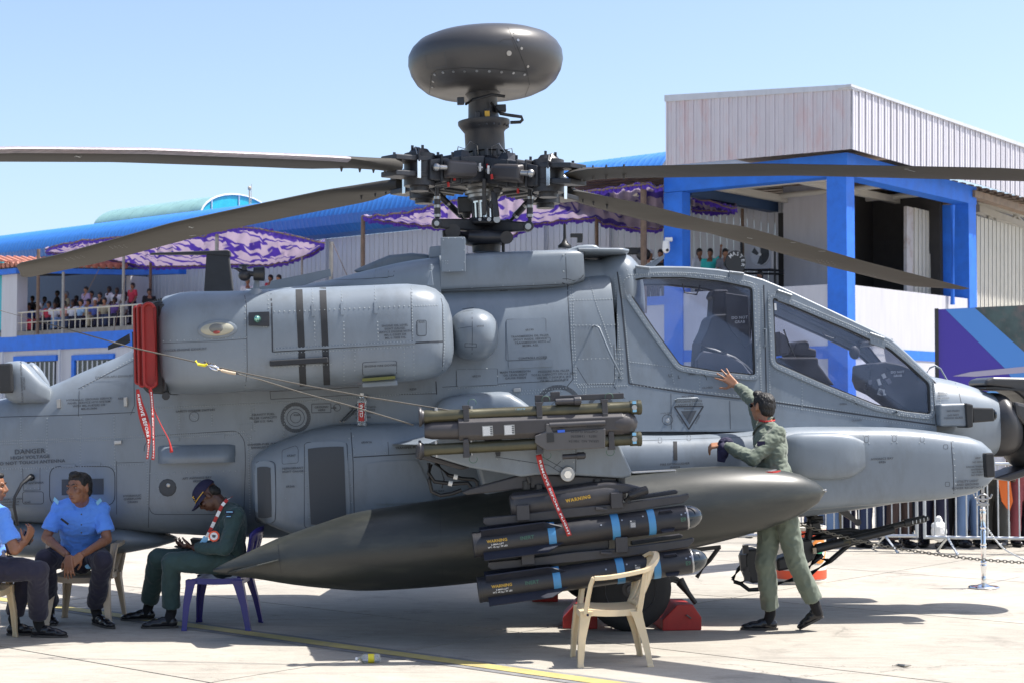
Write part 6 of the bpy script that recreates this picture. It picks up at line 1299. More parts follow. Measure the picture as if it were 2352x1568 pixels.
def person(label, J, skin, top_m, leg_m, fwd, head_fwd, head_up=(0, 0, 1), sleeve='short', hair=True, quiff=0., k=1., smile=False, moustache=False, group=None, hands=None, collar=True, chest=1., cap=None, eyes=True, fold=.016, loc=None, shoes=True, sockm=None, lean_side=None):
    """J: world joints: head, neck, shL, shR, elL, elR, wrL, wrR, chest, waist, hipL, hipR, knL, knR, anL, anR (+ heel/toe)"""
    root = thing('person', label, 'person', loc=loc or V((J['waist'].x, J['waist'].y, 0)), group=group)
    Rh = frame(head_fwd, head_up)
    mb = MB(); head_body(mb, J['head'], Rh, k)
    nb = J['head']+Rh @ V((0, -.02, -.06))*k; mb.cone2(nb, J['neck'], .056*k, .060*k)
    lr = (J['shR']-J['shL']).normalized(); tz = (J['chest']-J['waist']).normalized(); Rt = Matrix((lr, tz.cross(lr).normalized(), tz)).transposed()
    def torso(mb, g):
        mb.ell(J['chest'], (.175*chest+g, .112+g, .17+g), Rt, 20, 14); mb.ell((J['chest']+J['waist'])/2, (.155*chest+g, .105+g, .17+g), Rt, 20, 14); mb.ell(J['waist'], (.150*chest+g, .108+g, .12+g), Rt, 20, 14)
        mb.cone2(J['shL'], J['neck'], .046+g, .044+g); mb.cone2(J['shR'], J['neck'], .046+g, .044+g); mb.cone2(J['shL'], J['chest']-lr*.06, .055+g, .10+g); mb.cone2(J['shR'], J['chest']+lr*.06, .055+g, .10+g)
    torso(mb, -.012)
    hc = (J['hipL']+J['hipR'])/2
    mb.ell(hc, (.15, .12, .11), Rt, 18, 12); mb.cone2(J['waist'], hc, .12, .12)
    for s in 'LR':
        limb(mb, [J['sh'+s], J['el'+s], J['wr'+s]], [.046, .039, .026]); limb(mb, [J['hip'+s], J['kn'+s], J['an'+s]], [.078, .052, .035]); mid = J['kn'+s].lerp(J['an'+s], .3); mb.ell(mid, .050)
        mb.ell(J['el'+s].lerp(J['wr'+s], .22), .040)
    if hands:
        for h in hands: hand(mb, *h[0], **h[1])
    remesh(mb, 'body', skin, root, .0065, 1)
    # shirt
    mb = MB(); torso(mb, .014)
    for s in 'LR':
        if sleeve == 'short': e = J['sh'+s].lerp(J['el'+s], .74); limb(mb, [J['sh'+s], J['sh'+s].lerp(J['el'+s], .4), e], [.056, .062, .068], (False, True))
        else: limb(mb, [J['sh'+s], J['sh'+s].lerp(J['el'+s], .5), J['el'+s], J['el'+s].lerp(J['wr'+s], .5), J['el'+s].lerp(J['wr'+s], .94)], [.068, .064, .058, .050, .042], (False, True))
    mb.cone2(J['waist']-tz*.0, hc+tz*.06, .132*chest, .130, flat=(False, True))
    # flatten: low torso reaches the belt
    remesh(mb, 'shirt', top_m, root, .009, 2, fold, 11, (1, 1, 1.4))
    mb = MB(); u = (J['head']-J['neck']).normalized(); ff = V(fwd).normalized(); ff = (ff-u*ff.dot(u)).normalized(); ss = ff.cross(u)
    if collar:
        c = J['neck']+u*.012
        for sd in (-1, 1): mb.add([c-ff*.078+u*.045, c+ss*sd*.080+u*.035, c+ff*.098-u*.030+ss*sd*.008, c+ff*.138-u*.100+ss*sd*.060, c+ss*sd*.120+ff*.065-u*.01, c-ff*.105+u*.010], [(0, 1, 4, 5), (1, 2, 3, 4)])
        o = mb.build('collar', top_m, root, recalc=False, smooth=40); sm_ = o.modifiers.new('s', 'SOLIDIFY'); sm_.thickness = .006; sb = o.modifiers.new('b', 'SUBSURF'); sb.levels = 1; sb.render_levels = 1
    # trousers
    mb = MB(); mb.ell(hc, (.166, .135, .115), Rt, 18, 12); mb.cone2(J['waist']-tz*.04, hc, .142*chest, .14, flat=(True, False))
    for s in 'LR':
        hem = J['kn'+s].lerp(J['an'+s], .90); limb(mb, [J['hip'+s], J['hip'+s].lerp(J['kn'+s], .5), J['kn'+s], J['kn'+s].lerp(J['an'+s], .45), hem], [.098, .092, .078, .074, .074], (False, True))
    remesh(mb, 'trousers', leg_m, root, .009, 2, fold*1.1, 9, (1, 1, .8))
    if shoes:
        for s in 'LR': 
            shoe(root, J['heel'+s], J['toe'+s]); mb = MB(); mb.cone2(J['kn'+s].lerp(J['an'+s], .8), J['an'+s], .042, .042); mb.cone2(J['an'+s], J['heel'+s].lerp(J['toe'+s], .25)+V((0, 0, .06)), .042, .040); mb.build('sock', P_SOCK, root, smooth=60)
    if hair: hair_mesh(J['head'], Rh, root, k, quiff)
    face_parts(J['head'], Rh, root, k, smile, moustache, eyes)
    return root, Rh
g = G
# --- man in the blue shirt, seated on a cream chair facing us
D0 = 12.95
J = dict(head=W(181, 1121, 12.72), neck=W(187, 1150, 12.84), shL=W(233, 1170, 12.90), shR=W(136, 1168, 12.88), elL=W(246, 1238, 12.84), elR=W(106, 1234, 12.84), wrL=W(190, 1272, 12.58), wrR=W(152, 1272, 12.58), chest=W(186, 1196, 12.93), waist=W(186, 1244, 13.06),
         hipL=W(215, 1276, 13.12), hipR=W(154, 1276, 13.12), knL=W(236, 1284, 12.70), knR=W(104, 1283, 12.72), anL=W(222, 1400, 12.78), anR=W(114, 1398, 12.95), heelL=G(213, 1432), toeL=G(262, 1444), heelR=G(110, 1428), toeR=G(126, 1437))
for s_ in 'LR': J['an'+s_] = J['heel'+s_]+V((0, 0, .13))+(J['toe'+s_]-J['heel'+s_]).normalized()*.05
hf = V((-.42, -.90, -.02))
pA, Rh = person('seated man in light blue short sleeve shirt leaning forward with hands clasped', J, P_SKIN, P_SHIRTB, P_NAVY, (0, -1, .0), hf, (-.12, -.05, 1), quiff=.004, smile=True, k=1.06,
    hands=[((W(158, 1277, 12.52), V((.05, -.15, -1)), V((.1, 1, .0))), dict(curl=.25, side=-1, k=1.05)), ((W(186, 1274, 12.54), V((-.75, -.1, -.65)), V((-.2, 1, 0))), dict(curl=.35, side=1, k=1.05))])
mb = MB()
for y in (1180, 1204, 1222): mb.cyl(W(187, y, 12.72+.001*(y-1180)), W(187, y, 12.71+.001*(y-1180)), .006, n=10)
mb.build('shirt_button', P_SOLE, pA)
mb = MB(); mb.beam(W(140, 1190, 12.745), W(157, 1203, 12.74), .004, .016); mb.build('name_plate', P_BLACK, pA)
mb = MB(); 
for a, b in (((124, 1144), (134, 1154)), ((232, 1146), (222, 1156))): mb.beam(W(*a, 12.83), W(*b, 12.80), .004, .03)
mb.build('shoulder_slide', P_LBLUE, pA)
# --- man at the left edge
J = dict(head=W(-16, 1117, 12.10), neck=W(-22, 1162, 12.14), shL=W(-4, 1178, 12.30), shR=W(4, 1182, 11.98), elL=W(26, 1262, 12.35), elR=W(34, 1262, 11.95), wrL=W(52, 1236, 12.26), wrR=W(60, 1240, 12.05), chest=W(-26, 1205, 12.14), waist=W(-30, 1270, 12.16),
         hipL=W(-24, 1300, 12.28), hipR=W(-20, 1306, 12.02), knL=W(62, 1308, 12.36), knR=W(88, 1308, 12.05), anL=W(42, 1420, 12.40), anR=W(94, 1425, 12.15), heelL=G(16, 1458), toeL=G(64, 1462), heelR=G(72, 1462), toeR=G(134, 1466))
for s_ in 'LR': J['an'+s_] = J['heel'+s_]+V((.05, 0, .13))
J['toeL'] = J['heelL']+V((.26, .03, 0)); J['toeR'] = J['heelR']+V((.28, -.02, 0))
pB, _ = person('seated man in light blue shirt cut by the left edge, facing right with a phone', J, P_SKIN, P_SHIRTB, P_NAVY, (1, .1, 0), (1, .10, -.05), (0, 0, 1), moustache=True,
    hands=[((W(56, 1246, 12.04), V((.5, -.05, .8)), V((-.4, .2, .1))), dict(curl=.9, side=1)), ((W(50, 1250, 12.22), V((.7, -.2, .5)), V((0, -.6, .4))), dict(curl=.6, side=-1))])
mb = MB(); mb.beam(W(58, 1246, 12.08), W(69, 1222, 12.06), .075, .009, up=V((0, 1, 0))); mb.build('phone', P_LENS, bev=.003, label='phone held up by the seated man at the left edge', cat='phone')
# --- man in dark green flight suit and navy cap
J = dict(head=W(478, 1138, 12.86), neck=W(513, 1166, 12.88), shL=W(530, 1180, 13.06), shR=W(541, 1182, 12.70), elL=W(500, 1255, 13.12), elR=W(518, 1258, 12.62), wrL=W(445, 1256, 12.98), wrR=W(448, 1258, 12.76), chest=W(531, 1205, 12.90), waist=W(528, 1258, 12.92),
         hipL=W(515, 1284, 13.00), hipR=W(513, 1289, 12.80), knL=W(362, 1281, 13.02), knR=W(392, 1290, 12.74), anL=W(350, 1375, 13.15), anR=W(392, 1395, 12.67), heelL=G(356, 1423), toeL=G(277, 1426), heelR=G(408, 1441), toeR=G(328, 1444))
for s_ in 'LR': J['an'+s_] = J['heel'+s_]+V((-.05, 0, .13))
J['toeL'] = J['heelL']+V((-.275, -.02, 0)); J['toeR'] = J['heelR']+V((-.28, -.03, 0))
hf = V((-.62, -.12, -.78))
pC, Rc = person('seated man in dark green flight suit and navy cap looking down at his phone', J, P_SKIND, P_FLIGHTD, P_FLIGHTD, (-1, -.1, -.1), hf, (-.75, 0, .62), sleeve='long', hair=False, k=1.02, eyes=False,
    hands=[((W(446, 1257, 12.80), V((-.9, .2, .15)), V((-.2, .3, .9))), dict(curl=.75, side=-1)), ((W(443, 1255, 12.94), V((-.9, -.2, .1)), V((-.1, -.3, 1))), dict(curl=.6, side=1))])
hC = W(478, 1138, 12.86)
def cap(root, c, R, k=1., m=None, band=True, nm='cap'):
    mb = MB(); m = m or P_CAP; q = lambda x, y, z: c+R @ V((x*k, y*k, z*k)); rings = []
    for j in range(9):
        t = PI/2*j/8; rings.append([q(.088*math.cos(t)**.75*math.cos(a), -.008+.108*math.cos(t)**.75*math.sin(a), .036+.085*math.sin(t)) for a in [2*PI*i/24 for i in range(24)]])
    mb.loft(rings); o = mb.build(nm, m, root, smooth=60)
    mb = MB(); n = 14; top = []; 
    vs = []
    for i in range(n+1):
        a = PI*i/n; x = .078*math.cos(a); y0 = .085*math.sin(a)*.95+.01; y1 = y0+.075*math.sin(a)**.6; vs += [q(x, y0, .036), q(x*.98, y1, .026-.018*abs(math.cos(a)))]
    mb.add(vs+[p-R @ V((0, 0, .004)) for p in vs], [(2*i, 2*i+1, 2*i+3, 2*i+2) for i in range(n)]+[(2*i+2*n+2, 2*i+2*n+4, 2*i+2*n+5, 2*i+2*n+3) for i in range(n)]+[(2*i+1, 2*i+1+2*n+2, 2*i+3+2*n+2, 2*i+3) for i in range(n)]); mb.build('cap_peak', m, o, smooth=50, recalc=False)
    if band:
        mb = MB(); mb.tube([q(.084*math.cos(a)*1.02, .108*math.sin(a)*1.0-.006, .040) for a in [PI*i/12 for i in range(13)]], .004*k, 6); mb.build('cap_braid', P_YELPRINT, o)
        mb = MB(); mb.beam(q(-.055, .078, .062), q(-.046, .078, .085), .006, .006); mb.beam(q(-.062, .068, .078), q(-.040, .080, .075), .005, .005); mb.box(q(-.050, .085, .052), (.02, .004, .008), R); mb.build('cap_emblem', P_YELPRINT, o)
    return o
cap(pC, hC, Rc, 1.03)
mb = MB(); E = lambda x, y, z, r: mb.ell(hC+Rc @ V((x, y, z)), r, Rc)
E(0, -.055, .0, (.078, .05, .06)); E(0, -.06, -.03, (.062, .045, .04)); remesh(mb, 'hair', P_HAIR, pC, .007, 1, .004, 40)
mb = MB()
for s_ in (-1, 1): mb.ell(hC+Rc @ V((s_*.033, .088, .008)), (.026, .008, .018), Rc); mb.tube([hC+Rc @ V((s_*.058, .082, .016)), hC+Rc @ V((s_*.082, .0, .010))], .003, 5)
mb.build('sunglasses', P_LENS, pC)
mb = MB(); mb.beam(W(402, 1253, 12.86), W(420, 1259, 12.86), .07, .009); mb.build('phone', P_BLACK, bev=.003, label='phone in the hands of the man in the navy cap', cat='phone')
# lanyard with red and white bands, badge, shoulder patch, watch
pts = [W(532, 1140, 12.80), W(522, 1146, 12.75), W(510, 1160, 12.735), (W(498, 1185, 12.735)), W(486, 1210, 12.745), W(474, 1234, 12.75)]
for k_, (a, b) in enumerate(zip([pts[i].lerp(pts[i+1], f) for i in range(5) for f in (0, .5)], [pts[i].lerp(pts[i+1], f) for i in range(5) for f in (.5, 1)])):
    mb = MB(); mb.beam(a, b, .003, .026, up=V((1, 0, .5))); mb.build('lanyard_band', P_REDTAPE if k_ % 2 == 0 else P_WHITE, pC)
mb = MB(); mb.beam(W(474, 1232, 12.75), W(462, 1252, 12.74), .003, .045, up=V((1, 0, .6))); mb.build('badge_card', P_LBLUE, pC)
c = W(492, 1230, 12.655); mb = MB(); mb.cyl(c, c+V((0, -.010, 0)), .044, n=9); mb.build('round_patch', P_ORANGE, pC); mb = MB(); mb.cyl(c+V((0, -.010, 0)), c+V((0, -.013, 0)), .030, n=18); mb.build('patch_centre', P_WHITE, pC); mb = MB(); mb.ell(c+V((0, -.013, 0)), (.014, .003, .012)); mb.beam(c+V((-.018, -.014, .01)), c+V((.018, -.014, .006)), .003, .004); mb.build('patch_figure', P_MARK, pC)
mb = MB(); mb.box(W(527, 1175, 12.625), (.068, .004, .026)); mb.box(W(525, 1185, 12.61), (.045, .004, .018)); mb.build('shoulder_patch', P_CAP, pC); mb = MB(); mb.box(W(527, 1174.5, 12.621), (.05, .002, .008)); mb.box(W(525, 1185, 12.606), (.034, .002, .006)); mb.build('patch_wings', P_LBLUE, pC)
# --- pilot standing with raised hand on the canopy
J = dict(head=W(1751, 935, 12.80), neck=W(1761, 975, 12.76), shL=W(1750, 985, 12.96), shR=W(1786, 998, 12.60), elL=W(1731, 920, 13.10), elR=W(1730, 1052, 12.52), wrL=W(1694, 886, 13.33), wrR=W(1664, 1022, 12.72), chest=W(1769, 1020, 12.72), waist=W(1776, 1082, 12.66),
         hipL=W(1778, 1138, 12.72), hipR=W(1796, 1138, 12.56), knL=W(1757, 1290, 12.66), knR=W(1826, 1285, 12.60), anL=W(1768, 1405, 12.62), anR=W(1868, 1390, 12.66), heelL=G(1786, 1446), toeL=G(1701, 1446), heelR=V((0, 0, 0)), toeR=G(1838, 1446))
J['heelR'] = W(1893, 1418, 12.66); J['heelL'].z = 0; J['toeL'] = J['heelL']+V((-.285, .02, 0)); J['anL'] = J['heelL']+V((-.055, 0, .13)); J['anR'] = W(1872, 1388, 12.66)
J['knR'] = W(1828, 1288, 12.60)
pD, Rd = person('standing man in sage green flight suit reaching one hand up to the cockpit', J, P_SKINL, P_FLIGHT, P_FLIGHT, (-.75, .65, 0), (-.60, .79, .06), (.02, .0, 1), sleeve='long', quiff=.004, chest=1.06, eyes=False, fold=.018,
    hands=[((W(1690, 884, 13.34), V((-.62, .18, .55)), V((-.1, 1, 0))), dict(curl=.12, side=1, k=1.12, spread=.42, thumb_out=1.2)), ((W(1660, 1020, 12.74), V((-.8, .1, -.1)), V((.15, .5, -1))), dict(curl=1.6, side=-1, k=1.05))])
hD = J['head']
mb = MB()
for s_ in (-1, 1): mb.ell(hD+Rd @ V((s_*.033, .088, .012)), (.026, .008, .018), Rd); mb.tube([hD+Rd @ V((s_*.058, .082, .016)), hD+Rd @ V((s_*.082, .0, .010))], .0025, 5)
mb.build('sunglasses', P_LENS, pD)
mb = MB(); n_ = J['neck']+V((0, 0, .03)); mb.tube([n_+V((.060*math.cos(a), .064*math.sin(a), .012*math.sin(a)+.01)) for a in [2*PI*i/16 for i in range(16)]], .008, 6, closed=True); mb.build('red_lanyard', P_REDTAPE, pD)
mb = MB(); mb.box(W(1748, 1018, 12.50), (.06, .004, .04)); mb.build('shoulder_patch', P_CAP, pD)
cp_root = thing('held_cap', 'dark navy cap held folded in the hand of the standing man', 'cap', loc=W(1660, 1035, 12.68))
mb = MB(); mb.ell(W(1667, 1020, 12.74), (.065, .05, .06)); mb.ell(W(1660, 1036, 12.70), (.045, .04, .07)); remesh(mb, 'cap_crown', P_CAP, cp_root, .007, 2, .012, 18)
mb = MB(); mb.beam(W(1660, 1036, 12.68), W(1656, 1060, 12.68), .09, .012, up=V((0, 1, 0)), w2=.06); mb.build('cap_peak', P_CAP, cp_root, bev=.005)
# ------------------------------------------------------------------ PLASTIC CHAIRS
def chair(M, label, m, arms=True, group=None, scale=1.):
    """local frame: seat faces +x, y across"""
    R_ = thing('plastic_chair', label, 'chair', M=M, group=group); F = M
    sh = .415; w = .23; d0 = -.20; d1 = .22
    mb = MB(F); n = 10; top = []
    for i in range(n+1):
        for j in range(n+1):
            x = lerp(d0, d1, i/n); y = lerp(-w, w, j/n)*(1-.06*(1-i/n)); top.append(V((x, y, sh-.016*(1-((y/w)**2))-.012*math.sin(PI*i/n)-(.02*max(0, i/n-.85)/.15))))
    k = (n+1)**2; mb.add(top+[p-V((0, 0, .012)) for p in top], [(a*(n+1)+b, a*(n+1)+b+1, (a+1)*(n+1)+b+1, (a+1)*(n+1)+b) for a in range(n) for b in range(n)]+[(a*(n+1)+b+k, (a+1)*(n+1)+b+k, (a+1)*(n+1)+b+1+k, a*(n+1)+b+1+k) for a in range(n) for b in range(n)])
    rim = [i for i in range(n+1)]+[i*(n+1)+n for i in range(1, n+1)]+[n*(n+1)+i for i in range(n-1, -1, -1)]+[i*(n+1) for i in range(n-1, 0, -1)]
    pr = [top[i] for i in rim]; mb.add(pr+[V((p.x*1.01, p.y*1.02, p.z-.045)) for p in pr], [(i, (i+1) % len(pr), (i+1) % len(pr)+len(pr), i+len(pr)) for i in range(len(pr))])
    mb.build('seat', m, R_, smooth=50)
    for sx, sy in ((1, 1), (1, -1), (-1, 1), (-1, -1)):
        mb = MB(F); a = V((d1-.03 if sx > 0 else d0+.03, sy*(w-.03), sh-.02)); b = V(((d1+.015) if sx > 0 else d0-.07, sy*(w+.02), 0)); rows = []
        for t, ww in ((0, .070), (.12, .056), (.5, .042), (.93, .032), (.97, .036), (1, .036)):
            c = a.lerp(b, t); c.x += sx*.018*math.sin(PI*t)*.6; rows.append([c+V((sx*ww, sy*ww, 0))*.62, c+V((sx*ww, -sy*ww*1.1, 0))*.62+V((0, 0, 0)), c+V((sx*ww*.4, -sy*ww*.9, 0))*.62, c+V((sx*ww*.3, sy*ww*.3, 0))*.62, c+V((-sx*ww*.9, sy*ww*.4, 0))*.62, c+V((-sx*ww*1.1, sy*ww, 0))*.62])
        mb.loft(rows); mb.build('leg', m, R_, bev=.003)
    # backrest shell and the rim that sweeps round into the arms
    def rim(t):      # t 0..1 round the chair from one arm front to the other
        a = t*2-1; sg = math.copysign(1, a); aa = abs(a)
        if aa > .55: f = (aa-.55)/.45; return V((lerp(d0-.03, d1-.085, f), sg*(w+.035+.01*math.sin(PI*f)), sh+.225+.055*(1-f)**1.5))
        q = aa/.55*PI/2; return V((d0-.03-.115*math.cos(q), sg*(w+.035)*math.sin(q)**.8, sh+.28+.095*math.cos(q)**1.3))
    mb = MB(F); nn = 18; rows = []
    hi = (lambda u: rim(.5+u*.26)) if arms else (lambda u: V((d0-.13+.06*u*u, u*(w-.01), sh+.385-.05*u**4)))
    for i in range(9):
        t = i/8; rows.append([V((d0-.0+.03*u*u, u*(w-.02), sh-.01)).lerp(hi(u), t)+V((-.02*math.sin(PI*t), 0, 0)) for u in [j/nn*2-1 for j in range(nn+1)]])
    q = nn+1; fs = []
    for i in range(8):
        for j in range(nn):
            if 1 <= i <= 5 and j in (3, 6, 9-1+1, 12-1+0, 14): continue
            fs.append((i*q+j, i*q+j+1, (i+1)*q+j+1, (i+1)*q+j))
    mb.add([p for r in rows for p in r], fs); o = mb.build('backrest', m, R_, smooth=60, recalc=False); s_ = o.modifiers.new('s', 'SOLIDIFY'); s_.thickness = .014; s_.offset = 0
    def band(pts, ws, nm, side=None):
        mb = MB(F); rws = []
        for i_, p in enumerate(pts):
            a = pts[max(0, i_-1)]; b = pts[min(len(pts)-1, i_+1)]; dd = (b-a).normalized(); s1 = (side or V((0, 0, 1)).cross(dd)).normalized(); s2 = dd.cross(s1).normalized()
            if s2.z < 0 and side is None: s2 = -s2
            ww = ws[i_]; rws.append([p+s1*ww*.5+s2*.009, p+s1*ww*.56-s2*.020, p+s1*ww*.42-s2*.020, p+s1*ww*.38-s2*.004, p-s1*ww*.38-s2*.004, p-s1*ww*.42-s2*.020, p-s1*ww*.56-s2*.020, p-s1*ww*.5+s2*.009])
        mb.loft(rws); mb.build(nm, m, R_, smooth=40, bev=.003)
    if arms:
        band([rim(k/40) for k in range(41)], [.060-.02*math.sin(PI*k/40) for k in range(41)], 'arm_rim')
        for sy in (-1, 1): band([V((d1-.03, sy*(w+.005), sh-.04)), V((d1-.045, sy*(w+.018), sh+.07)), V((d1-.065, sy*(w+.03), sh+.17)), rim(0 if sy < 0 else 1)+V((.0, 0, .0))], [.058, .052, .050, .058], 'arm_post', V((.25, sy*1., 0)))
        for sy in (-1, 1): band([V((d0-.0, sy*(w-.015), sh-.04)), V((d0-.02, sy*(w+.01), sh+.10)), V((d0-.04, sy*(w+.03), sh+.26))], [.055, .048, .04], 'back_stile', V((.4, sy*1., 0)))
    return R_
def chair_at(c, yaw, s=1.): return Matrix.Translation(V((c[0], c[1], 0))) @ Matrix.Rotation(math.radians(yaw), 4, 'Z') @ Matrix.Scale(s, 4)
legs4 = [G(1353, 1530), G(1474, 1527), G(1325.5, 1507.5), G(1453, 1510)]
cc = sum(legs4, V())/4
c1 = chair(chair_at((cc.x-.01, cc.y), 184, .94), 'empty cream plastic armchair standing alone in front of the missiles', P_CHAIR, group='plastic garden chairs')
chair(chair_at((W(190, 1300, 13.12).x, 13.24), -90, 1.), 'beige plastic armchair under the seated man with clasped hands', P_CHAIRW, group='plastic garden chairs')
chair(chair_at((-4.02, 12.10), 2, 1.02), 'cream plastic armchair at the left edge under the man with the phone', P_CHAIR, group='plastic garden chairs')
c3 = chair(chair_at((W(508, 1300, 12.93).x, 12.95), 178, 1.), 'violet blue armless plastic chair under the man in the navy cap', P_CHAIRB, arms=False, group='plastic garden chairs')
mb = MB(); c = W(1350, 1411, 10.845); mb.cyl(c, c+V((0, -.002, 0)), .009, n=12); mb.build('maker_sticker', P_CAP, c1)
mb = MB(); c = W(203, 1300, 12.86); mb.ell(c, (.028, .003, .018)); mb.build('oval_sticker', P_LBLUE, bpy.data.objects['plastic_chair.001'])
# ------------------------------------------------------------------ WHEEL CHOCKS, BOTTLE, STANCHION, CHAIN, DRUM
def chock(px0, px1, py, label, yaw, ln=.42, hh=.20):
    a = G(px0, py); b = G(px1, py); w_ = (b-a).length; c = (a+b)/2; M = Matrix.Translation(c+V((0, .12, 0))) @ Matrix.Rotation(yaw, 4, 'Z')
    R_ = thing('wheel_chock', label, 'wheel chock', M=M, group='red wheel chocks'); mb = MB(M)
    prof = [(-w_/2, 0), (w_/2, 0), (w_/2, hh*.5), (w_*.28, hh), (-w_*.12, hh), (-w_/2, hh*.42)]
    mb.prism([V((x, -.12, z)) for x, z in prof], (0, ln, 0)); mb.build('chock_block', P_CHOCK, R_, bev=.008)
    mb = MB(M); mb.tube([V((w_*.1, -.125, hh*.6)), V((w_*.1, -.15, hh*.62)), V((w_*.2, -.15, hh*.5)), V((w_*.2, -.125, hh*.5))], .006, 6); mb.build('rope_handle', P_ROPE, R_)
chock(1518, 1609, 1447, 'red chock in front of the near main wheel, right of the empty chair', 0.1)
chock(1294, 1374, 1443, 'red chock behind the near main wheel, seen through the empty chair legs', -.05)
chock(1222, 1282, 1381, 'red chock at the far main wheel, below the missile tail', 0)
bt = thing('crushed_bottle', 'small crushed clear bottle with yellow label lying on the concrete', 'bottle', loc=G(845, 1522)); c = G(845, 1522)+V((0, 0, .032))
mb = MB(); mb.lathe(c+V((-.07, .0, 0)), c+V((.09, .02, 0)), [(0, .010), (.02, .012), (.035, .03), (.06, .031), (.08, .026), (.11, .031), (.15, .030), (.155, .02)], 16); mb.build('bottle_shell', P_PLASTIC, bt, smooth=60); mb = MB(); mb.lathe(c+V((.0, .008, 0)), c+V((.05, .015, 0)), [(0, .0315), (.045, .0305)], 16); mb.build('bottle_label', MATS['yellow_plastic'], bt); mb = MB(); mb.cyl(c+V((-.085, 0, -.005)), c+V((-.07, 0, -.005)), .014); mb.build('bottle_cap', P_WHITE, bt)
mb = MB(); c = G(2070, 1531); mb.tube([c+V((-.06, 0, .01)), c+V((-.02, .02, .012)), c+V((.02, -.01, .01)), c+V((.07, .01, .012))], [.004, .009, .012, .004], 6); mb.build('litter_scrap', P_CHAIN, label='small dark scrap lying on the bright concrete at the lower right', cat='litter')
b0 = G(2260, 1350); st_ = thing('stanchion', 'polished chrome rope stanchion with crest on top standing by the chain', 'stanchion', loc=b0); s_ = sc_at(b0.y)
mb = MB(); mb.lathe(b0, b0+V((0, 0, 1)), [(0, .145), (.012, .150), (.022, .138), (.030, .07), (.045, .028)], 10); mb.build('stanchion_base', P_CHROME, st_, smooth=25)
prof = [(.04, .024), (.055, .030), (.07, .024), (.09, .030), (.10, .024), (.11, .022), (.19, .030), (.20, .033), (.21, .026), (.225, .033), (.235, .026), (.25, .024), (.34, .026), (.36, .033), (.37, .026), (.385, .033), (.40, .024), (.50, .030), (.515, .022), (.53, .032), (.545, .024), (.64, .027), (.66, .033), (.67, .026), (.69, .034), (.70, .018), (.715, .006)]
mb = MB(); mb.lathe(b0, b0+V((0, 0, 1)), [(z*.80/.72, r*.95) for z, r in prof], 20); mb.build('stanchion_post', P_CHROME, st_, smooth=50)
e0 = b0+V((0, 0, .79)); mb = MB(); mb.tube([e0+V((.055*math.cos(a), 0, .075+.045*math.sin(a))) for a in [2*PI*i/16 for i in range(16)]], .009, 6, closed=True); mb.tube([e0+V((-.09, 0, .12)), e0+V((-.075, 0, .085)), e0+V((-.03, 0, .07)), e0+V((.03, 0, .07)), e0+V((.075, 0, .085)), e0+V((.09, 0, .12))], .010, 6)
mb.box(e0+V((0, 0, .075)), (.03, .014, .06)); mb.box(e0+V((0, 0, .155)), (.03, .014, .05)); mb.cyl(e0+V((0, 0, .17)), e0+V((0, 0, .215)), .016, .006); mb.beam(e0+V((-.06, 0, .02)), e0+V((.06, 0, .02)), .014, .02); mb.box(e0+V((0, 0, .0)), (.05, .02, .03)); mb.build('crest', P_DULLSTEEL, st_, bev=.003)
def chain(pts, D, label, r=.0042, ll=.038, m=P_CHAIN):
    P = [W(x, y, d) for (x, y), d in zip(pts, D)]; rows = []
    root = thing('barrier_chain', label, 'chain', loc=P[0])
    path = [P[0]]
    for i in range(len(P)-1):
        p0 = P[max(i-1, 0)]; p1 = P[i]; p2 = P[i+1]; p3 = P[min(i+2, len(P)-1)]
        for k in range(1, 25): t = k/24; path.append(.5*((2*p1)+(-p0+p2)*t+(2*p0-5*p1+4*p2-p3)*t*t+(-p0+3*p1-3*p2+p3)*t**3))
    cum = [0]
    for a, b in zip(path, path[1:]): cum.append(cum[-1]+(b-a).length)
    n = int(cum[-1]/(ll*.78)); me = None
    mb = MB(); pts_ = []
    for k in range(12):
        a = 2*PI*k/12; pts_.append(V((ll/2*.62*math.copysign(1, math.cos(a))*min(1, abs(math.cos(a))*1.3)+.19*ll*math.cos(a), ll*.30*math.sin(a), 0)))
    mb.tube(pts_, r, 6, closed=True)
    base = None
    for k in range(n):
        s_ = (k+.5)*cum[-1]/n; j = max(i for i, c_ in enumerate(cum) if c_ <= s_); j = min(j, len(path)-2); f_ = (s_-cum[j])/(cum[j+1]-cum[j]); c_ = path[j].lerp(path[j+1], f_); d_ = (path[j+1]-path[j]).normalized(); a_, b_ = basis(d_)
        if k % 2: a_, b_ = b_, -a_
        M_ = Matrix((d_, a_, b_)).transposed().to_4x4(); M_ = Matrix.Translation(c_-wm(root).translation) @ M_ @ Matrix.Rotation(.35, 4, 'X')
        if base is None: o = mb.build('link', m, root, origin=None); 
        if base is None:
            me = bpy.data.meshes.new('link'); me.from_pydata([tuple(v) for v in mb.v], [], mb.f); me.materials.append(m)
            for p in me.polygons: p.use_smooth = True
            old = o.data; o.data = me; bpy.data.meshes.remove(old); base = o
        else: o = bpy.data.objects.new('link', me); COL.objects.link(o); o.parent = root
        o.matrix_local = M_
    return root
chain([(1780, 1192), (1838, 1204), (1900, 1222), (1969, 1240), (2040, 1255), (2111, 1266), (2180, 1276), (2252, 1284), (2360, 1292)], [13.9]*9, 'dark steel chain sagging across the ground from the gun to the right edge')
chain([(2268, 1212), (2285, 1236), (2310, 1262), (2360, 1288)], [15.6, 15.8, 16.2, 16.8], 'bright thin chain hanging from the chrome stanchion to the right edge', r=.003, ll=.03, m=P_GALV)
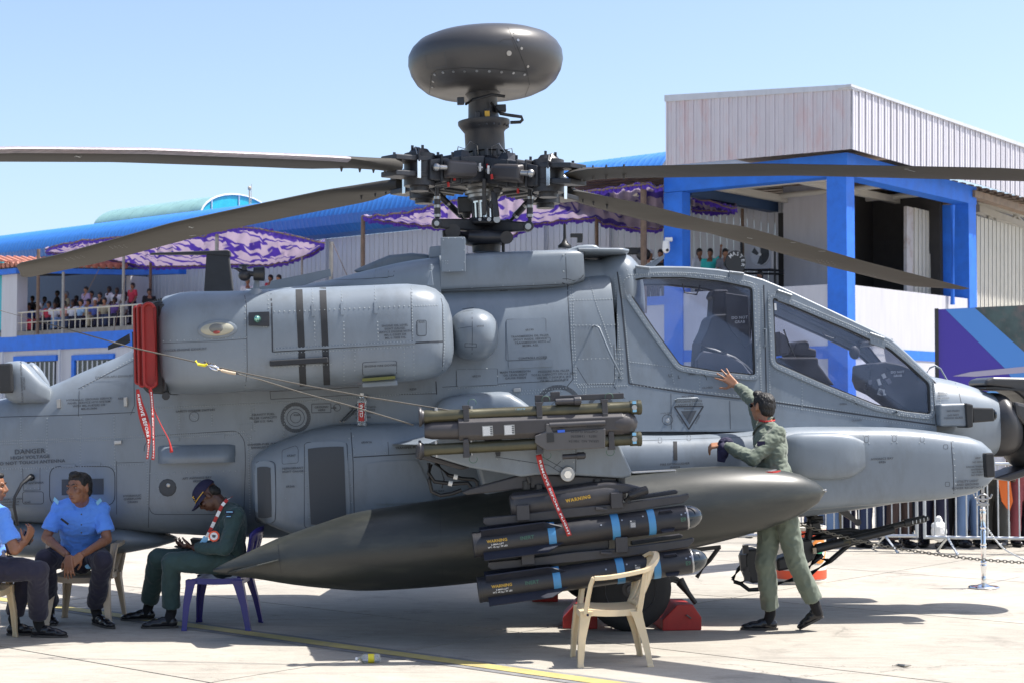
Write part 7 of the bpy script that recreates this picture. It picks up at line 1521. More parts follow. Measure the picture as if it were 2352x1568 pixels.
# painted drum
dc = G(1846, 1342); dc.y += .26; dr = thing('painted_drum', 'white and orange painted metal drum with round emblem behind the gun', 'drum', loc=(dc.x, dc.y, 0)); c = V((dc.x, dc.y, 0)); r_ = .27; hgt = 1.73-(1205-940)/sc_at(dc.y-.0)
mb = MB(); mb.lathe(c, c+V((0, 0, 1)), [(0, r_-.01), (0, r_), (.03, r_+.004), (.035, r_), (hgt*.5, r_+.003), (hgt-.03, r_), (hgt-.01, r_+.006), (hgt, r_+.004), (hgt, r_-.02), (hgt-.03, r_-.03)], 48); mb.build('drum_shell', P_DRUM, dr, smooth=40)
for z0, z1 in ((.05, .135), (hgt-.125, hgt-.035)): mb = MB(); mb.lathe(c, c+V((0, 0, 1)), [(z0, r_+.002), (z0, r_+.005), (z1, r_+.005), (z1, r_+.002)], 48); mb.build('orange_band', P_ORANGE, dr, smooth=40)
def on_drum(ang, z, rr_=0): a = math.radians(ang); return c+V((math.sin(a)*(r_+.006+rr_), -math.cos(a)*(r_+.006+rr_), z))
for nm, rx_, m, l_ in (('emblem_ring', .125, mat('emblem_orange', (.75, .25, .04), .5), 0), ('emblem_white', .088, P_WHITE, .002), ('emblem_green', .045, P_GREEN, .004)):
    mb = MB(); vs = [on_drum(38, .33, l_)]+[on_drum(38+math.degrees(rx_*.95*math.cos(a)/r_), .33+rx_*math.sin(a), l_) for a in [2*PI*i/28 for i in range(28)]]; rr2 = [on_drum(38+math.degrees(rx_*.5*math.cos(a)/r_), .33+.5*rx_*math.sin(a), l_) for a in [2*PI*i/28 for i in range(28)]]
    mb.add(vs+rr2, [(0, 29+i, 29+(i+1) % 28) for i in range(28)]+[(29+i, 1+i, 1+(i+1) % 28, 29+(i+1) % 28) for i in range(28)]); mb.build(nm, m, dr, recalc=False)
# ------------------------------------------------------------------ GROUND
U = V((.76, -.65, 0)).normalized(); WD = V((.65, .76, 0)).normalized(); Z = V((0, 0, 1))
def concrete(name, col):
    m = bpy.data.materials.new(name); m.use_nodes = True; nt = m.node_tree; N = nt.nodes; L = nt.links; b = N['Principled BSDF']
    ge = N.new('ShaderNodeNewGeometry'); oi = N.new('ShaderNodeObjectInfo')
    def noise_(s, d, r, st=(1, 1, 1)):
        mp = N.new('ShaderNodeMapping'); mp.inputs['Scale'].default_value = st; mp.inputs['Rotation'].default_value = (0, 0, .7); L.new(ge.outputs['Position'], mp.inputs[0])
        n = N.new('ShaderNodeTexNoise'); n.inputs['Scale'].default_value = s; n.inputs['Detail'].default_value = d; n.inputs['Roughness'].default_value = r; L.new(mp.outputs[0], n.inputs[0]); return n
    def mrange(src, a, c, x, y): q = N.new('ShaderNodeMapRange'); q.inputs[1].default_value = a; q.inputs[2].default_value = c; q.inputs[3].default_value = x; q.inputs[4].default_value = y; L.new(src, q.inputs[0]); return q.outputs[0]
    def mul(a, b_): q = N.new('ShaderNodeMath'); q.operation = 'MULTIPLY'; L.new(a, q.inputs[0]); L.new(b_, q.inputs[1]); return q.outputs[0]
    v = mul(mrange(noise_(.45, 8, .65).outputs['Fac'],   .3, .7, .82, 1.14), mrange(noise_(3.5, 9, .75, (1, 3, 1)).outputs['Fac'], .3, .72, .80, 1.12))
    v = mul(v, mrange(noise_(55, 5, .7).outputs['Fac'], .25, .75, .88, 1.1)); v = mul(v, mrange(oi.outputs['Random'], 0, 1, .93, 1.05))
    v = mul(v, mrange(noise_(1.1, 10, .8, (1, 1, 1)).outputs['Fac'], .54, .68, 1.03, .66))
    vo = N.new('ShaderNodeTexVoronoi'); vo.feature = 'DISTANCE_TO_EDGE'; vo.inputs['Scale'].default_value = .42; ns = noise_(1.6, 6, .7); ad = N.new('ShaderNodeVectorMath'); ad.operation = 'MULTIPLY_ADD'; ad.inputs[1].default_value = (.7, .7, 0); L.new(ns.outputs['Color'], ad.inputs[0]); L.new(ge.outputs['Position'], ad.inputs[2]); L.new(ad.outputs[0], vo.inputs['Vector'])
    ck = mrange(vo.outputs['Distance'], .0, .0045, .55, 1.); mk = mrange(noise_(.35, 3, .5).outputs['Fac'], .50, .56, 0, 1); mm_ = N.new('ShaderNodeMix'); mm_.inputs[2].default_value = 1.; L.new(mk, mm_.inputs[0]); L.new(ck, mm_.inputs[3]); v = mul(v, mm_.outputs[0])
    v = mul(v, mrange(noise_(.9, 3, .5, (.25, 5, 1)).outputs['Fac'], .60, .68, 1., .84))
    mx = N.new('ShaderNodeMix'); mx.data_type = 'RGBA'; mx.blend_type = 'MULTIPLY'; mx.inputs[0].default_value = 1; mx.inputs[6].default_value = (*col, 1); cr = N.new('ShaderNodeCombineColor')
    for i in range(3): L.new(v, cr.inputs[i])
    L.new(cr.outputs[0], mx.inputs[7]); L.new(mx.outputs[2], b.inputs['Base Color']); b.inputs['Roughness'].default_value = .82
    bp = N.new('ShaderNodeBump'); bp.inputs['Strength'].default_value = .35; bp.inputs['Distance'].default_value = .01; n = noise_(40, 6, .7); L.new(n.outputs['Fac'], bp.inputs['Height']); L.new(bp.outputs[0], b.inputs['Normal'])
    return m
P_CONC = concrete('apron_concrete', (.355, .328, .282))
mb = MB(); mb.add([(-1500, -200, -.03), (1500, -200, -.03), (1500, 2500, -.03), (-1500, 2500, -.03)], [(0, 1, 2, 3)]); ground = mb.build('ground', P_CONC, kind='structure', origin=V((0, 0, 0)))
P_JOINT = mat('joint_filler', (.12, .11, .10), .9)
SL, SW = 4.5, 3.04
mb = MB(); mb.add([U*a+WD*c+Z*z for a in (.010, SL-.010) for c in (.010, SW-.010) for z in (-.028, 0)], [(1, 3, 7, 5), (0, 4, 6, 2), (0, 1, 5, 4), (2, 6, 7, 3), (0, 2, 3, 1), (4, 5, 7, 6)])
s0 = mb.build('slab', P_CONC, ground, recalc=True); s0.location = (0, 0, 0); nsl = 0
for i in range(-9, 6):
    for j in range(-2, 16):
        p = U*(-8.16+i*SL)+WD*(9.63+j*SW)
        if p.y+4 < 1 or abs(p.x+1) > p.y*.42+9: continue
        o = s0 if nsl == 0 else bpy.data.objects.new('slab', s0.data)
        if nsl: COL.objects.link(o); o.parent = ground
        o.location = p; nsl += 1
P_LINE = mat('line_yellow_paint', (.40, .33, .12), .75, var=.15, vscale=9, dirt=(.28, .25, .18), dscale=7, damt=.8); P_LINEB = mat('line_grey_border', (.16, .16, .165), .85, var=.2, vscale=8, dirt=(.35, .33, .29), dscale=5, damt=.6)
c0_ = 8.2
for nm, m, a, b, z in (('line_border', P_LINEB, -.15, .15, .0035), ('yellow_line', P_LINE, -.075, .075, .007)):
    mb = MB(); n = 60; vs = []
    for k in range(n+1):
        q = U*(-26+k*.6)+Z*z; vs += [q+WD*(c0_+a+.004*math.sin(k*1.7)), q+WD*(c0_+b+.004*math.sin(k*2.3))]
    mb.add(vs, [(2*k, 2*k+1, 2*k+3, 2*k+2) for k in range(n)]); mb.build(nm, m, kind='structure')
# ------------------------------------------------------------------ HANGAR WITH TERRACE
K = W(1946, 700, 42.0); K.z = 0
def FA(x, y, s=0.): return plane_hit(x, y, K+WD*s, WD)
def FB(x, y, s=0.): return plane_hit(x, y, K+U*s, U)
def PA(poly, s, t): return [FA(x, y, s) for x, y in poly], WD*t
def PB(poly, s, t): return [FB(x, y, s) for x, y in poly], U*t
def zero(p): q = V(p); q.z = 0; return q
han = thing('hangar_building', 'large pink white clad hangar with blue columns and terrace behind the cockpit', 'building', loc=zero(K))
def hp(name, polys, m, parent=han, **kw):
    mb = MB()
    for pts, ext in polys: mb.prism(pts, ext)
    return mb.build(name, m, parent, **kw)
# columns
zt = FA(1946, 352).z
def col_box(name, a, b, depth_dir, depth, z0, z1, m=P_BLUEW):
    a = zero(a); b = zero(b); mb = MB(); mb.prism([a+Z*z0, b+Z*z0, b+depth_dir*depth+Z*z0, a+depth_dir*depth+Z*z0], Z*(z1-z0)); return mb.build(name, m, han)
def along(p, d, px):   # distance t so that p + d*t shows at picture column px
    k = (px-1176)/FPX; return (k*p.y-p.x)/(d.x-k*d.y)
col_box('column', FA(1900, 600), K, WD, along(K, WD, 1966), 0, FA(1946, 396).z)
c2 = zero(FA(1567, 600)); col_box('column', FA(1525, 600), c2, WD, along(c2, WD, 1587), 0, FA(1567, 440).z)
c3 = zero(FB(2226, 600)); c3b = zero(FB(2243, 600)); col_box('column', c3, c3b, -U, abs(along(c3, -U, 2150)), 0, FB(2226, 467).z)
hp('beam', [PA([(1525, 397), (1946, 350.5), (1946, 402), (1525, 443)], -.01, .5)], P_BLUEW); hp('beam', [PB([(1946, 350.5), (2243, 431), (2243, 471), (1946, 403)], .01, -.5)], P_BLUEW)
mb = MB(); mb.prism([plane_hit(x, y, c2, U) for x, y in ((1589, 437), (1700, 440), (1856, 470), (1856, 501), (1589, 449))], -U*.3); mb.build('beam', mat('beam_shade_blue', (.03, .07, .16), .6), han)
# terrace walls
def wall_strip(name, x0, x1, ya, yb, m, s=0., t=.25, F=None, P=None, proud=0):
    F = F or FA; a, b = F(x0, ya[0], s), F(x1, ya[1], s); c, d = F(x1, yb[1], s), F(x0, yb[0], s)
    return hp(name, [([a, b, c, d], (WD if F is FA else -U)*t)], m)
def zband(name, xa, xb, z0, z1, m, s=0., t=.25, F=None, parent=han):
    F = F or FA; a = zero(F(xa, 600, s)); b = zero(F(xb, 600, s)); mb = MB(); mb.prism([a+Z*z0, b+Z*z0, b+Z*z1, a+Z*z1], (WD if F is FA else -U)*t); return mb.build(name, m, parent)
zp = FA(1900, 653).z; zb1 = FA(1898, 794).z; zb0 = FA(1898, 823).z
zband('terrace_wall', 1560, 1902, zb1, zp, P_WALLW, .05); zband('blue_band', 1560, 1902, zb0, zb1, P_BLUEW, .03); zband('lower_wall', 1560, 1902, 0, zb0, P_WALLW, .05)
zq = FB(1966, 655).z; zc1 = FB(2081, 803).z; zc0 = FB(2081, 826).z
zband('terrace_wall', 1960, 2228, zc1, zq, P_WALLW, -.05, F=FB); zband('blue_band', 1960, 2228, zc0, zc1, P_BLUEW, -.03, F=FB); zband('lower_wall', 1960, 2228, 0, zc0, P_WALLW, -.05, F=FB)
zl1 = FA(1450, 684).z; zl0 = FA(1450, 704).z
zband('blue_band', 1240, 1528, zl0, zl1, P_BLUEW, .03); zband('lower_wall', 1240, 1528, 0, zl0, P_WALLW, .05)
# cladding panels, each one a sheet with a standing seam
def cladding(F, s, xs, top, bot, m, name='cladding_panel', parent=han, n=20, x0=0, x1=1, dirn=None, rib=.035, out=None):
    a_t, b_t = F(x0, top(x0), s), F(x1, top(x1), s); a_b, b_b = F(x0, bot(x0), s), F(x1, bot(x1), s); out = out
    for k in range(n):
        u0, u1 = k/n, (k+1)/n; p = [a_b.lerp(b_b, u0), a_b.lerp(b_b, u1), a_t.lerp(b_t, u1), a_t.lerp(b_t, u0)]; d = (p[1]-p[0]).normalized(); mb = MB(); w = (p[1]-p[0]).length
        q = [p[0]+d*.01, p[1]-d*.01, p[2]-d*.01, p[3]+d*.01]; mb.prism(q, out*.02)
        for f in (.0, .5): e = p[0].lerp(p[1], f)+d*.012; g_ = p[3].lerp(p[2], f)+d*.012; r_ = rib*(1 if f == 0 else .35); mb.prism([e, e+d*r_*1.3, g_+d*r_*1.3, g_], out*(-.0) + out*(.02+r_))
        mb.build(name, m, parent)
L_ = lambda x0, y0, x1, y1: (lambda x: y0+(y1-y0)*(x-x0)/(x1-x0))
cladding(FA, -.55, None, L_(1531, 220, 1955, 197), L_(1531, 381, 1955, 343), P_CLAD, n=20, x0=1531, x1=1955, out=-WD)
kx = zero(FA(1955, 300, -.55)); FBc = lambda x, y, s=0: plane_hit(x, y, kx+U*s, U)
cladding(FBc, 0, None, L_(1955, 196, 2352, 334), L_(1955, 343, 2352, 454), P_CLADW, n=44, x0=1955, x1=2480, out=U)
hp('roof_trim', [([FA(1526, 219, -.62), FA(1956, 194, -.62), FA(1956, 205, -.62), FA(1526, 234, -.62)], WD*.5)], P_CLADG); hp('roof_trim', [([FBc(1955, 193, .08), FBc(2480, 375, .08), FBc(2480, 384, .08), FBc(1955, 199, .08)], -U*.4)], P_CLADG)
# closing wall behind the cladding, left return and soffit
mb = MB(); a = zero(FA(1531, 300, -.5)); b = zero(FA(1953, 300, -.5)); zs = FA(1531, 381, -.55).z; mb.prism([a+Z*(zs+.6), b+Z*(FA(1953, 343, -.55).z+.6), b+Z*FA(1953, 200, -.55).z, a+Z*FA(1531, 222, -.55).z], WD*6); mb.build('upper_block', P_CLADG, han)
so_ = [];
mb = MB(); nn = 26; base = K+WD*.3; z_ = FA(1946, 352).z-.1
for k in range(nn): a = base+WD*(k*.55)+U*(-.1); mb.prism([a-U*11+Z*(z_+.35), a+Z*z_, a+WD*.3+Z*z_, a+WD*.3-U*11+Z*(z_+.35)], Z*.05); mb.prism([a+WD*.3-U*11+Z*(z_+.42), a+WD*.3+Z*(z_+.07), a+WD*.55+Z*(z_+.07), a+WD*.55-U*11+Z*(z_+.42)], Z*.05)
mb.build('ribbed_soffit', P_RUST, han)
mb = MB()
for k in range(3): a = K-U*(2.2+2.5*k)+WD*.5+Z*(z_-.25); mb.beam(a, a+WD*9, .16, .2)
for k in range(3): a = K+WD*(2+2.4*k)-U*.4+Z*(z_-.18); mb.cyl(a, a-U*8, .08)
mb.build('soffit_purlin', P_CREAM, han)
# terrace interior
zf_ = FA(311, 757).z
mb = MB(); mb.prism([zero(FA(1240, 600, .32))+Z*(zp-.45), K-U*.5+WD*.32+Z*(zp-.45), K+WD*9+Z*(zp-.45), zero(FA(1240, 600))+WD*9+Z*(zp-.45)], Z*.15); mb.build('terrace_floor', P_CONCD, han)
SW_ = 5.2
zband('inner_wall', 1800, 1925, 0, FA(1850, 440).z+1, P_WALLW, SW_-.4, .2); zband('door_gap_shade', 1788, 1802, 3, FA(1795, 500, SW_).z+.1, P_DARKIN, SW_-.3, .2)  # near-black strip stands in for the shade in the door gap
zband('opening_shade_sheet', 1940, 2160, 3, FA(1950, 430, 7).z+1.5, P_DARKIN, 7.2, .2); mb = MB(); a = zero(FA(1925, 600, SW_)); mb.prism([a+Z*3, a+WD*9+Z*3, a+WD*9+Z*9, a+Z*9], U*.1); mb.build('opening_shade_side', P_DARKIN, han)  # near-black sheets stand in for the unlit depth of the opening
FBd = lambda x, y, s=0: plane_hit(x, y, K-U*1.2, U)
cladding(FBd, 0, None, L_(2083, 474, 2150, 490), L_(2083, 700, 2150, 712), P_CREAM, 'sliding_door_panel', n=6, x0=2098, x1=2150, out=U, rib=.03)
hp('rusty_door_edge', [([FBd(2083, 474), FBd(2099, 478), FBd(2099, 705), FBd(2083, 700)], -U*.1)], mat('rusty_white_steel', (.45, .43, .42), .6, dirt=(.25, .13, .07), dscale=2.5, damt=.8))
mb = MB(); a = FB(2188, 470, -.05); mb.tube([FB(2188, 472, .07), FB(2188, 700, .07)], .07, 8); mb.build('rain_pipe', P_BLUEW, han)
# right hand cream wall and open truss
cladding(FB, -.6, None, L_(2243, 497, 2352, 526), L_(2243, 720, 2352, 735), P_CREAM, 'cream_panel', n=26, x0=2240, x1=2460, out=U, rib=.03)
hp('truss_shade_sheet', [([FB(2240, 440, -4), FB(2480, 480, -4), FB(2480, 600, -4), FB(2240, 560, -4)], -U*.1)], P_DARKIN)  # dark sheet stands in for the shade behind the truss
mb = MB(); q = lambda x, y, s=-1.: FB(x, y, s)
for a, b, w in (((2243, 480), (2420, 545), .22), ((2243, 452), (2352, 463), .12), ((2243, 470), (2352, 495), .12), ((2262, 470), (2300, 500), .08), ((2300, 465), (2268, 502), .08), ((2310, 470), (2352, 515), .08), ((2352, 480), (2315, 512), .08), ((2284, 455), (2286, 520), .07), ((2330, 458), (2332, 520), .07)): mb.beam(q(*a), q(*b), w, w)
mb.build('truss_member', P_CREAM, han); mb = MB(); mb.prism([FB(2240, 437, .1), FB(2480, 510, .1), FB(2480, 528, .1), FB(2240, 452, .1)], -U*.3); mb.build('rusty_fascia', P_RUST, han)
# ------------------------------------------------------------------ LONG SHED BEHIND: white wall and curved blue roof
shed = thing('long_shed', 'long white clad shed with rolled blue metal roof behind the purple canopies', 'building', loc=zero(FA(900, 600, SW_)))
S0 = zero(FA(1930, 600, SW_)); zw = FA(1032, 523, SW_).z; zw2 = FA(746, 548, SW_).z; zw = (zw+zw2)/2
zr_ = FA(600, 470, SW_+2.2).z; Ltot = (zero(FA(-420, 600, SW_))-S0).length; npan = int(Ltot/1.0)
mb = MB(); W1 = 1.0
for k in range(4): x = k*.25; mb.prism([U*-(x+.01)+Z*0, U*-(x+.235), U*-(x+.235)+Z*zw, U*-(x+.01)+Z*zw], WD*.03); mb.prism([U*-(x-.0)+WD*.0, U*-(x+.03), U*-(x+.03)+Z*zw, U*-(x)+Z*zw], -WD*.02)
p0 = mb.build('wall_panel', P_CLADG, shed, origin=None); base_l = p0.location.copy(); 
I0 = wm(shed).inverted(); me = bpy.data.meshes.new('wall_panel'); me.from_pydata([tuple(v) for v in mb.v], [], mb.f); me.materials.append(P_CLADG); p0.data = me
pr = [(-.05, 0), (-.45, .12), (-.75, .40), (-.85, .75), (-.70, 1.15), (-.35, 1.5), (.2, 1.75), (1.2, 1.75+(zr_-zw-1.75)*.5), (2.4, zr_-zw), (8., zr_-zw+.35)]
mr = MB(); rws = []
for k in range(17): x = k/16; off = .03 if (k % 4) in (1,) else 0; rws.append([-U*x+WD*s_+Z*(zw+z) + (Z*off if z > .8 else -WD*off) for s_, z in pr])
mr.loft(rws, cap=False, closed=False); mr2 = bpy.data.meshes.new('roof_sheet'); mr2.from_pydata([tuple(v) for v in mr.v], [], mr.f); mr2.materials.append(P_ROOFB)
for p in mr2.polygons: p.use_smooth = True
mr2.set_sharp_from_angle(angle=math.radians(25))
T0 = wm(shed).translation
for k in range(npan+1):
    o = p0 if k == 0 else bpy.data.objects.new('wall_panel', me)
    if k: COL.objects.link(o); o.parent = shed
    o.location = S0-U*k*1.0-T0
    if k >= 6: o = bpy.data.objects.new('roof_sheet', mr2); COL.objects.link(o); o.parent = shed; o.location = S0-U*k*1.0-T0
mb = MB()
for px in (560, 745, 1245, 1395): a = zero(FA(px, 600, SW_-.12)); mb.prism([a, a+U*.12, a+U*.12+Z*zw, a+Z*zw], -WD*.05)
mb.build('wall_stanchion', P_CLADG, shed)
# teal barrel skylight
vault = thing('skylight_vault', 'pale teal barrel skylight on the blue roof at left', 'skylight', loc=FA(548, 470, 8.5)); e = FA(548, 452, 8.5); hw = 2.15; ln = (zero(FA(548, 470, 8.5))-zero(FA(300, 470, 8.5))).length; zb = FA(612, 478, 8.5).z-.45; rise = FA(548, 448, 8.5).z-zb; eb = zero(e)+Z*zb
arc = lambda o_, t, r=1.: o_+WD*hw*r*math.cos(t)*-1+Z*rise*r*math.sin(t)
nseg = 9
for k in range(nseg): a = eb-U*(ln*k/nseg); b = eb-U*(ln*(k+1)/nseg-.03); mb = MB(); mb.loft([[arc(q_, PI*i/16) for i in range(17)]+[arc(q_, PI*(16-i)/16, .96) for i in range(17)] for q_ in (a, b)]); mb.build('vault_sheet', P_TEALP, vault, smooth=40)
for k in range(4): t0, t1 = PI*k/4, PI*(k+1)/4; mb = MB(); mb.prism([eb+WD*(-hw*math.cos(t0))*.95, *[arc(eb, lerp(t0, t1, i/5), .95) for i in range(6)], eb+WD*(-hw*math.cos(t1))*.95], -U*.05); mb.build('end_pane', P_TEALG, vault)
mb = MB(); mb.tube([arc(eb+U*.03, PI*i/16) for i in range(17)], .04, 6)
for k in (1, 2, 3): mb.beam(eb+U*.03+WD*(-hw*math.cos(PI*k/4)), arc(eb+U*.03, PI*k/4), .05, .05)
mb.build('vault_frame', P_WHITE, vault)
a = FA(573, 455, 8.0); mb = MB(); mb.cyl(a-Z*.5, a+Z*.35, .03); mb.ell(a+Z*.42, (.08, .08, .10)); mb.cyl(a+U*.12-Z*.5, a+U*.12+Z*.6, .012); mb.build('roof_beacon', P_CHAIRW, label='small beacon lamp on a thin mast beside the teal skylight', cat='beacon')
# ------------------------------------------------------------------ LEFT BLOCK WITH BALCONY
blk = thing('balcony_block', 'white two storey block with blue bands and crowded railed balcony at left', 'building', loc=zero(FA(150, 600)))
zA1 = FA(311, 757).z; zA0 = FA(247, 797).z
zband('blue_band', -200, 720, zA0, zA1, P_BLUEW, 0, .3, parent=blk); zband('lower_wall', -200, 720, 0, zA0, P_WALLW, .1, .25, parent=blk)
mb = MB(); a = zero(FA(-200, 600)); b = zero(FA(720, 600)); mb.prism([a+Z*zA1, b+Z*zA1, b+Z*(zA1+.17), a+Z*(zA1+.17)], WD*.25); mb.prism([a+WD*.25+Z*(zA1-.1), b+WD*.25+Z*(zA1-.1), b+WD*5+Z*(zA1-.1), a+WD*5+Z*(zA1-.1)], Z*.12); mb.build('balcony_slab', P_CONCD, blk)
mb = MB(); 
def fa_box(x0, x1, y0, y1, s, t): a, b = zero(FA(x0, 600, s)), zero(FA(x1, 600, s)); z1_, z0_ = FA((x0+x1)/2, y0, s).z, FA((x0+x1)/2, y1, s).z; mb_ = MB(); mb_.prism([a+Z*z0_, b+Z*z0_, b+Z*z1_, a+Z*z1_], WD*t); return mb_
fa_box(5, 40, 612, 774, -.02, .5).build('white_pillar', P_WALLW, blk); fa_box(-60, 5, 600, 760, .2, .1).build('teal_window', P_TEALG, blk)
for x0, x1, y0, y1, nm, m, s, t in ((33, 131, 816, 829, 'window_lintel', P_BLUEW, .0, .12), (33, 50, 829, 905, 'window_jamb', P_BLUEW, .0, .12), (50, 129, 829.5, 905, 'window', P_GLASSD, .04, .05), (166, 262, 813, 825, 'window_lintel', P_BLUEW, .0, .12), (166, 173, 825, 905, 'window_jamb', P_BLUEW, .0, .12), (178, 262, 826, 900, 'window', P_GLASSD, .04, .05)):
    w_ = fa_box(x0, x1, y0, y1, s, t).build(nm, m, blk)
    if nm == 'window':
        for k in range(8): xx = lerp(x0+3, x1-3, k/7); fa_box(xx-1.3, xx+1.3, y0+1, y1, .02, .015).build('blind_slat', P_CLADG, w_)
mb = MB()
for px in (7, 138): a = zero(FA(px, 700, -.08)); mb.cyl(a, a+Z*zA0, .05)
mb.build('drain_pipe', P_CLADG, blk)
# railing pieces, each bar its own part
rl = thing('balcony_railing', 'cream painted steel railing along the crowded balcony', 'railing', loc=zero(FA(170, 600))+Z*zA1); zt_ = FA(170, 709.5, 0).z; zb_ = FA(170, 762, 0).z; zm_ = FA(170, 734, 0).z
def fp(px, z, s=.06): q = zero(FA(px, 600, s)); q.z = z; return q
for z, r in ((zt_, .035), (zm_, .022), (zb_, .022)): mb = MB(); mb.cyl(fp(28, z), fp(560, z), r, n=6); mb.build('rail', P_RAIL, rl)
px = 28.; k = 0
while px < 555:
    mb = MB(); mb.cyl(fp(px, zA1+.1), fp(px, zt_), .026, n=6); mb.build('post', P_RAIL, rl); mb = MB(); mb.cyl(fp(px+11.5, zb_), fp(px+11.5, zm_), .018, n=6); mb.build('baluster', P_RAIL, rl); px += 23.5+k*.35; k += 1
# small kiosk roof with blue fascia and clay tiles
kio = thing('tiled_kiosk_roof', 'small clay tiled roof with bright blue fascia over the left balcony', 'roof', loc=FA(60, 615)); cK = FA(45, 600, -.3); PK = lambda x, y, s=0: plane_hit(x, y, cK+U*s, U)
c0k = zero(cK); e0k = zero(FA(306, 630, 3.4)); zk1, zk0 = FA(137, 615, .8).z, FA(137, 627, .8).z; WK = (e0k-c0k).normalized()
mb = MB(); mb.prism([c0k+Z*zk0, e0k+Z*zk0, e0k+Z*zk1, c0k+Z*zk1], -U*.25); mb.prism([c0k-U*6+Z*zk0, c0k+Z*zk0, c0k+Z*zk1, c0k-U*6+Z*zk1], WD*.25); mb.build('fascia', P_BLUEW, kio)
mb = MB(); d_ = (e0k-c0k).length; mb.prism([e0k+Z*zk0, e0k+U*1.9+WD*.9+Z*zk0, e0k+U*1.9+WD*.9+Z*(zk1), e0k+Z*(zk1)], WD*.4); mb.build('fascia_end', P_BLUEW, kio)
nt_ = int(d_/.3)
for k in range(nt_):
    mb = MB(); a = c0k+WK*(k*.3)+Z*(zk1+.13)+U*.15; mb.tube([a, a-U*2.2+Z*.40], .12, 6); mb.build('roof_tile', P_TILE, kio)
for k in range(18):
    mb = MB(); a = c0k-U*(k*.33)+Z*(zk1+.13)-WD*.15; mb.tube([a, a+WD*2.+Z*.34], .12, 6); mb.build('roof_tile', P_TILE, kio)
mb = MB(); mb.prism([c0k+Z*zk1, e0k+Z*zk1, e0k-U*5+Z*zk1, c0k-U*6+Z*zk1], Z*.05); mb.build('kiosk_ceiling', P_DARKIN, kio)
fa_box(0, 335, 625, 770, 4.9, .1).build('balcony_back_wall', mat('shaded_blue_grey_wall', (.045, .075, .13), .6, var=.1), blk)  # deep balcony shade is put into this wall's dark colour
pc = zero(FA(300, 640, 3.6)); mb = MB(); mb.prism([pc+Z*zA1, pc-U*.0+WD*1.0+Z*zA1, pc+WD*1.0+Z*zk0, pc+Z*zk0], -U*.3); mb.build('kiosk_pillar', P_WALLW, blk)
# ------------------------------------------------------------------ PURPLE CLOTH CANOPIES
def cloth_mat():
    m = bpy.data.materials.new('canopy_cloth'); m.use_nodes = True; nt = m.node_tree; N = nt.nodes; L = nt.links; b = N['Principled BSDF']
    tc = N.new('ShaderNodeTexCoord'); n = N.new('ShaderNodeTexNoise'); n.inputs['Scale'].default_value = .42; n.inputs['Detail'].default_value = 1.; n.inputs['Distortion'].default_value = .8; L.new(tc.outputs['Object'], n.inputs[0])
    w = N.new('ShaderNodeMath'); w.operation = 'PINGPONG'; w.inputs[1].default_value = .11; L.new(n.outputs['Fac'], w.inputs[0])
    r = N.new('ShaderNodeMapRange'); r.inputs[1].default_value = .078; r.inputs[2].default_value = .088; L.new(w.outputs[0], r.inputs[0])
    mx = N.new('ShaderNodeMix'); mx.data_type = 'RGBA'; mx.inputs[6].default_value = (.36, .29, .39, 1); mx.inputs[7].default_value = (.05, .025, .24, 1); L.new(r.outputs[0], mx.inputs[0]); L.new(mx.outputs[2], b.inputs['Base Color']); b.inputs['Roughness'].default_value = .8
    tr = N.new('ShaderNodeBsdfTranslucent'); L.new(mx.outputs[2], tr.inputs[0]); ms = N.new('ShaderNodeMixShader'); ms.inputs[0].default_value = .35; L.new(b.outputs[0], ms.inputs[1]); L.new(tr.outputs[0], ms.inputs[2]); L.new(ms.outputs[0], N['Material Output'].inputs[0]); return m
P_CLOTH = cloth_mat(); P_PURPLE = mat('purple_frill', (.07, .025, .36), .7)
def canopy(label, top, bot, s0, s1, nu=90, nv=16, poles=()):
    R_ = thing('cloth_canopy', label, 'canopy', loc=zero(FA(top[len(top)//2][0], 600, (s0+s1)/2)), group='purple cloth canopies')
    ti = lambda x: interp(top, x)[0]; bi = lambda x: interp(bot, x)[0]; xa, xb = top[0][0], top[-1][0]; vs = []
    for i in range(nu+1):
        x = lerp(xa, xb, i/nu)
        for j in range(nv+1):
            v = j/nv; y = lerp(ti(x), bi(x), v); s = lerp(s0, s1, v); p = FA(x, y, s); sag = .18*noise.noise(V((x*.06, v*3, 1)))+.07*noise.noise(V((x*.2, v*8, 4)))+.05*math.sin(x*.9+3*math.sin(v*4))*(1 if j in (0, nv) else .4); p.z += sag*math.sin(PI*min(1, max(.12, v)))*1.0+.03*math.sin(x*1.3); vs.append(p)
    mb = MB(); q = nv+1; mb.add(vs, [(i*q+j, i*q+j+1, (i+1)*q+j+1, (i+1)*q+j) for i in range(nu) for j in range(nv)]); mb.build('cloth', P_CLOTH, R_, recalc=False, smooth=60)
    for jj in (0, nv):
        mb = MB(); vv = []
        for i in range(nu*2+1):
            f = i/2; i0 = min(int(f), nu-1); p = vs[i0*q+jj].lerp(vs[(i0+1)*q+jj], f-i0); vv += [p+WD*.03*math.sin(i*1.9), p-Z*(.13+.05*abs(math.sin(i*.8)))+WD*(.05*math.sin(i*1.9+.5))]
        mb.add(vv, [(2*i, 2*i+1, 2*i+3, 2*i+2) for i in range(nu*2)]); mb.build('frill', P_PURPLE, R_, recalc=False, smooth=60)
    mb = MB(); mb.tube([vs[i*q]-Z*.04 for i in range(0, nu+1, 3)], .03, 6); mb.tube([vs[i*q+nv]-Z*.04 for i in range(0, nu+1, 3)], .03, 6); mb.build('edge_pole', P_POLE, R_)
    for px, y0, y1, s, r, m in poles: a = FA(px, y0, s); b = FA(px, y1, s); mb = MB(); mb.cyl(V((b.x, b.y, min(b.z, zA1))), V((b.x, b.y, a.z)), r, n=8); mb.build('pole', m, R_)
    return R_
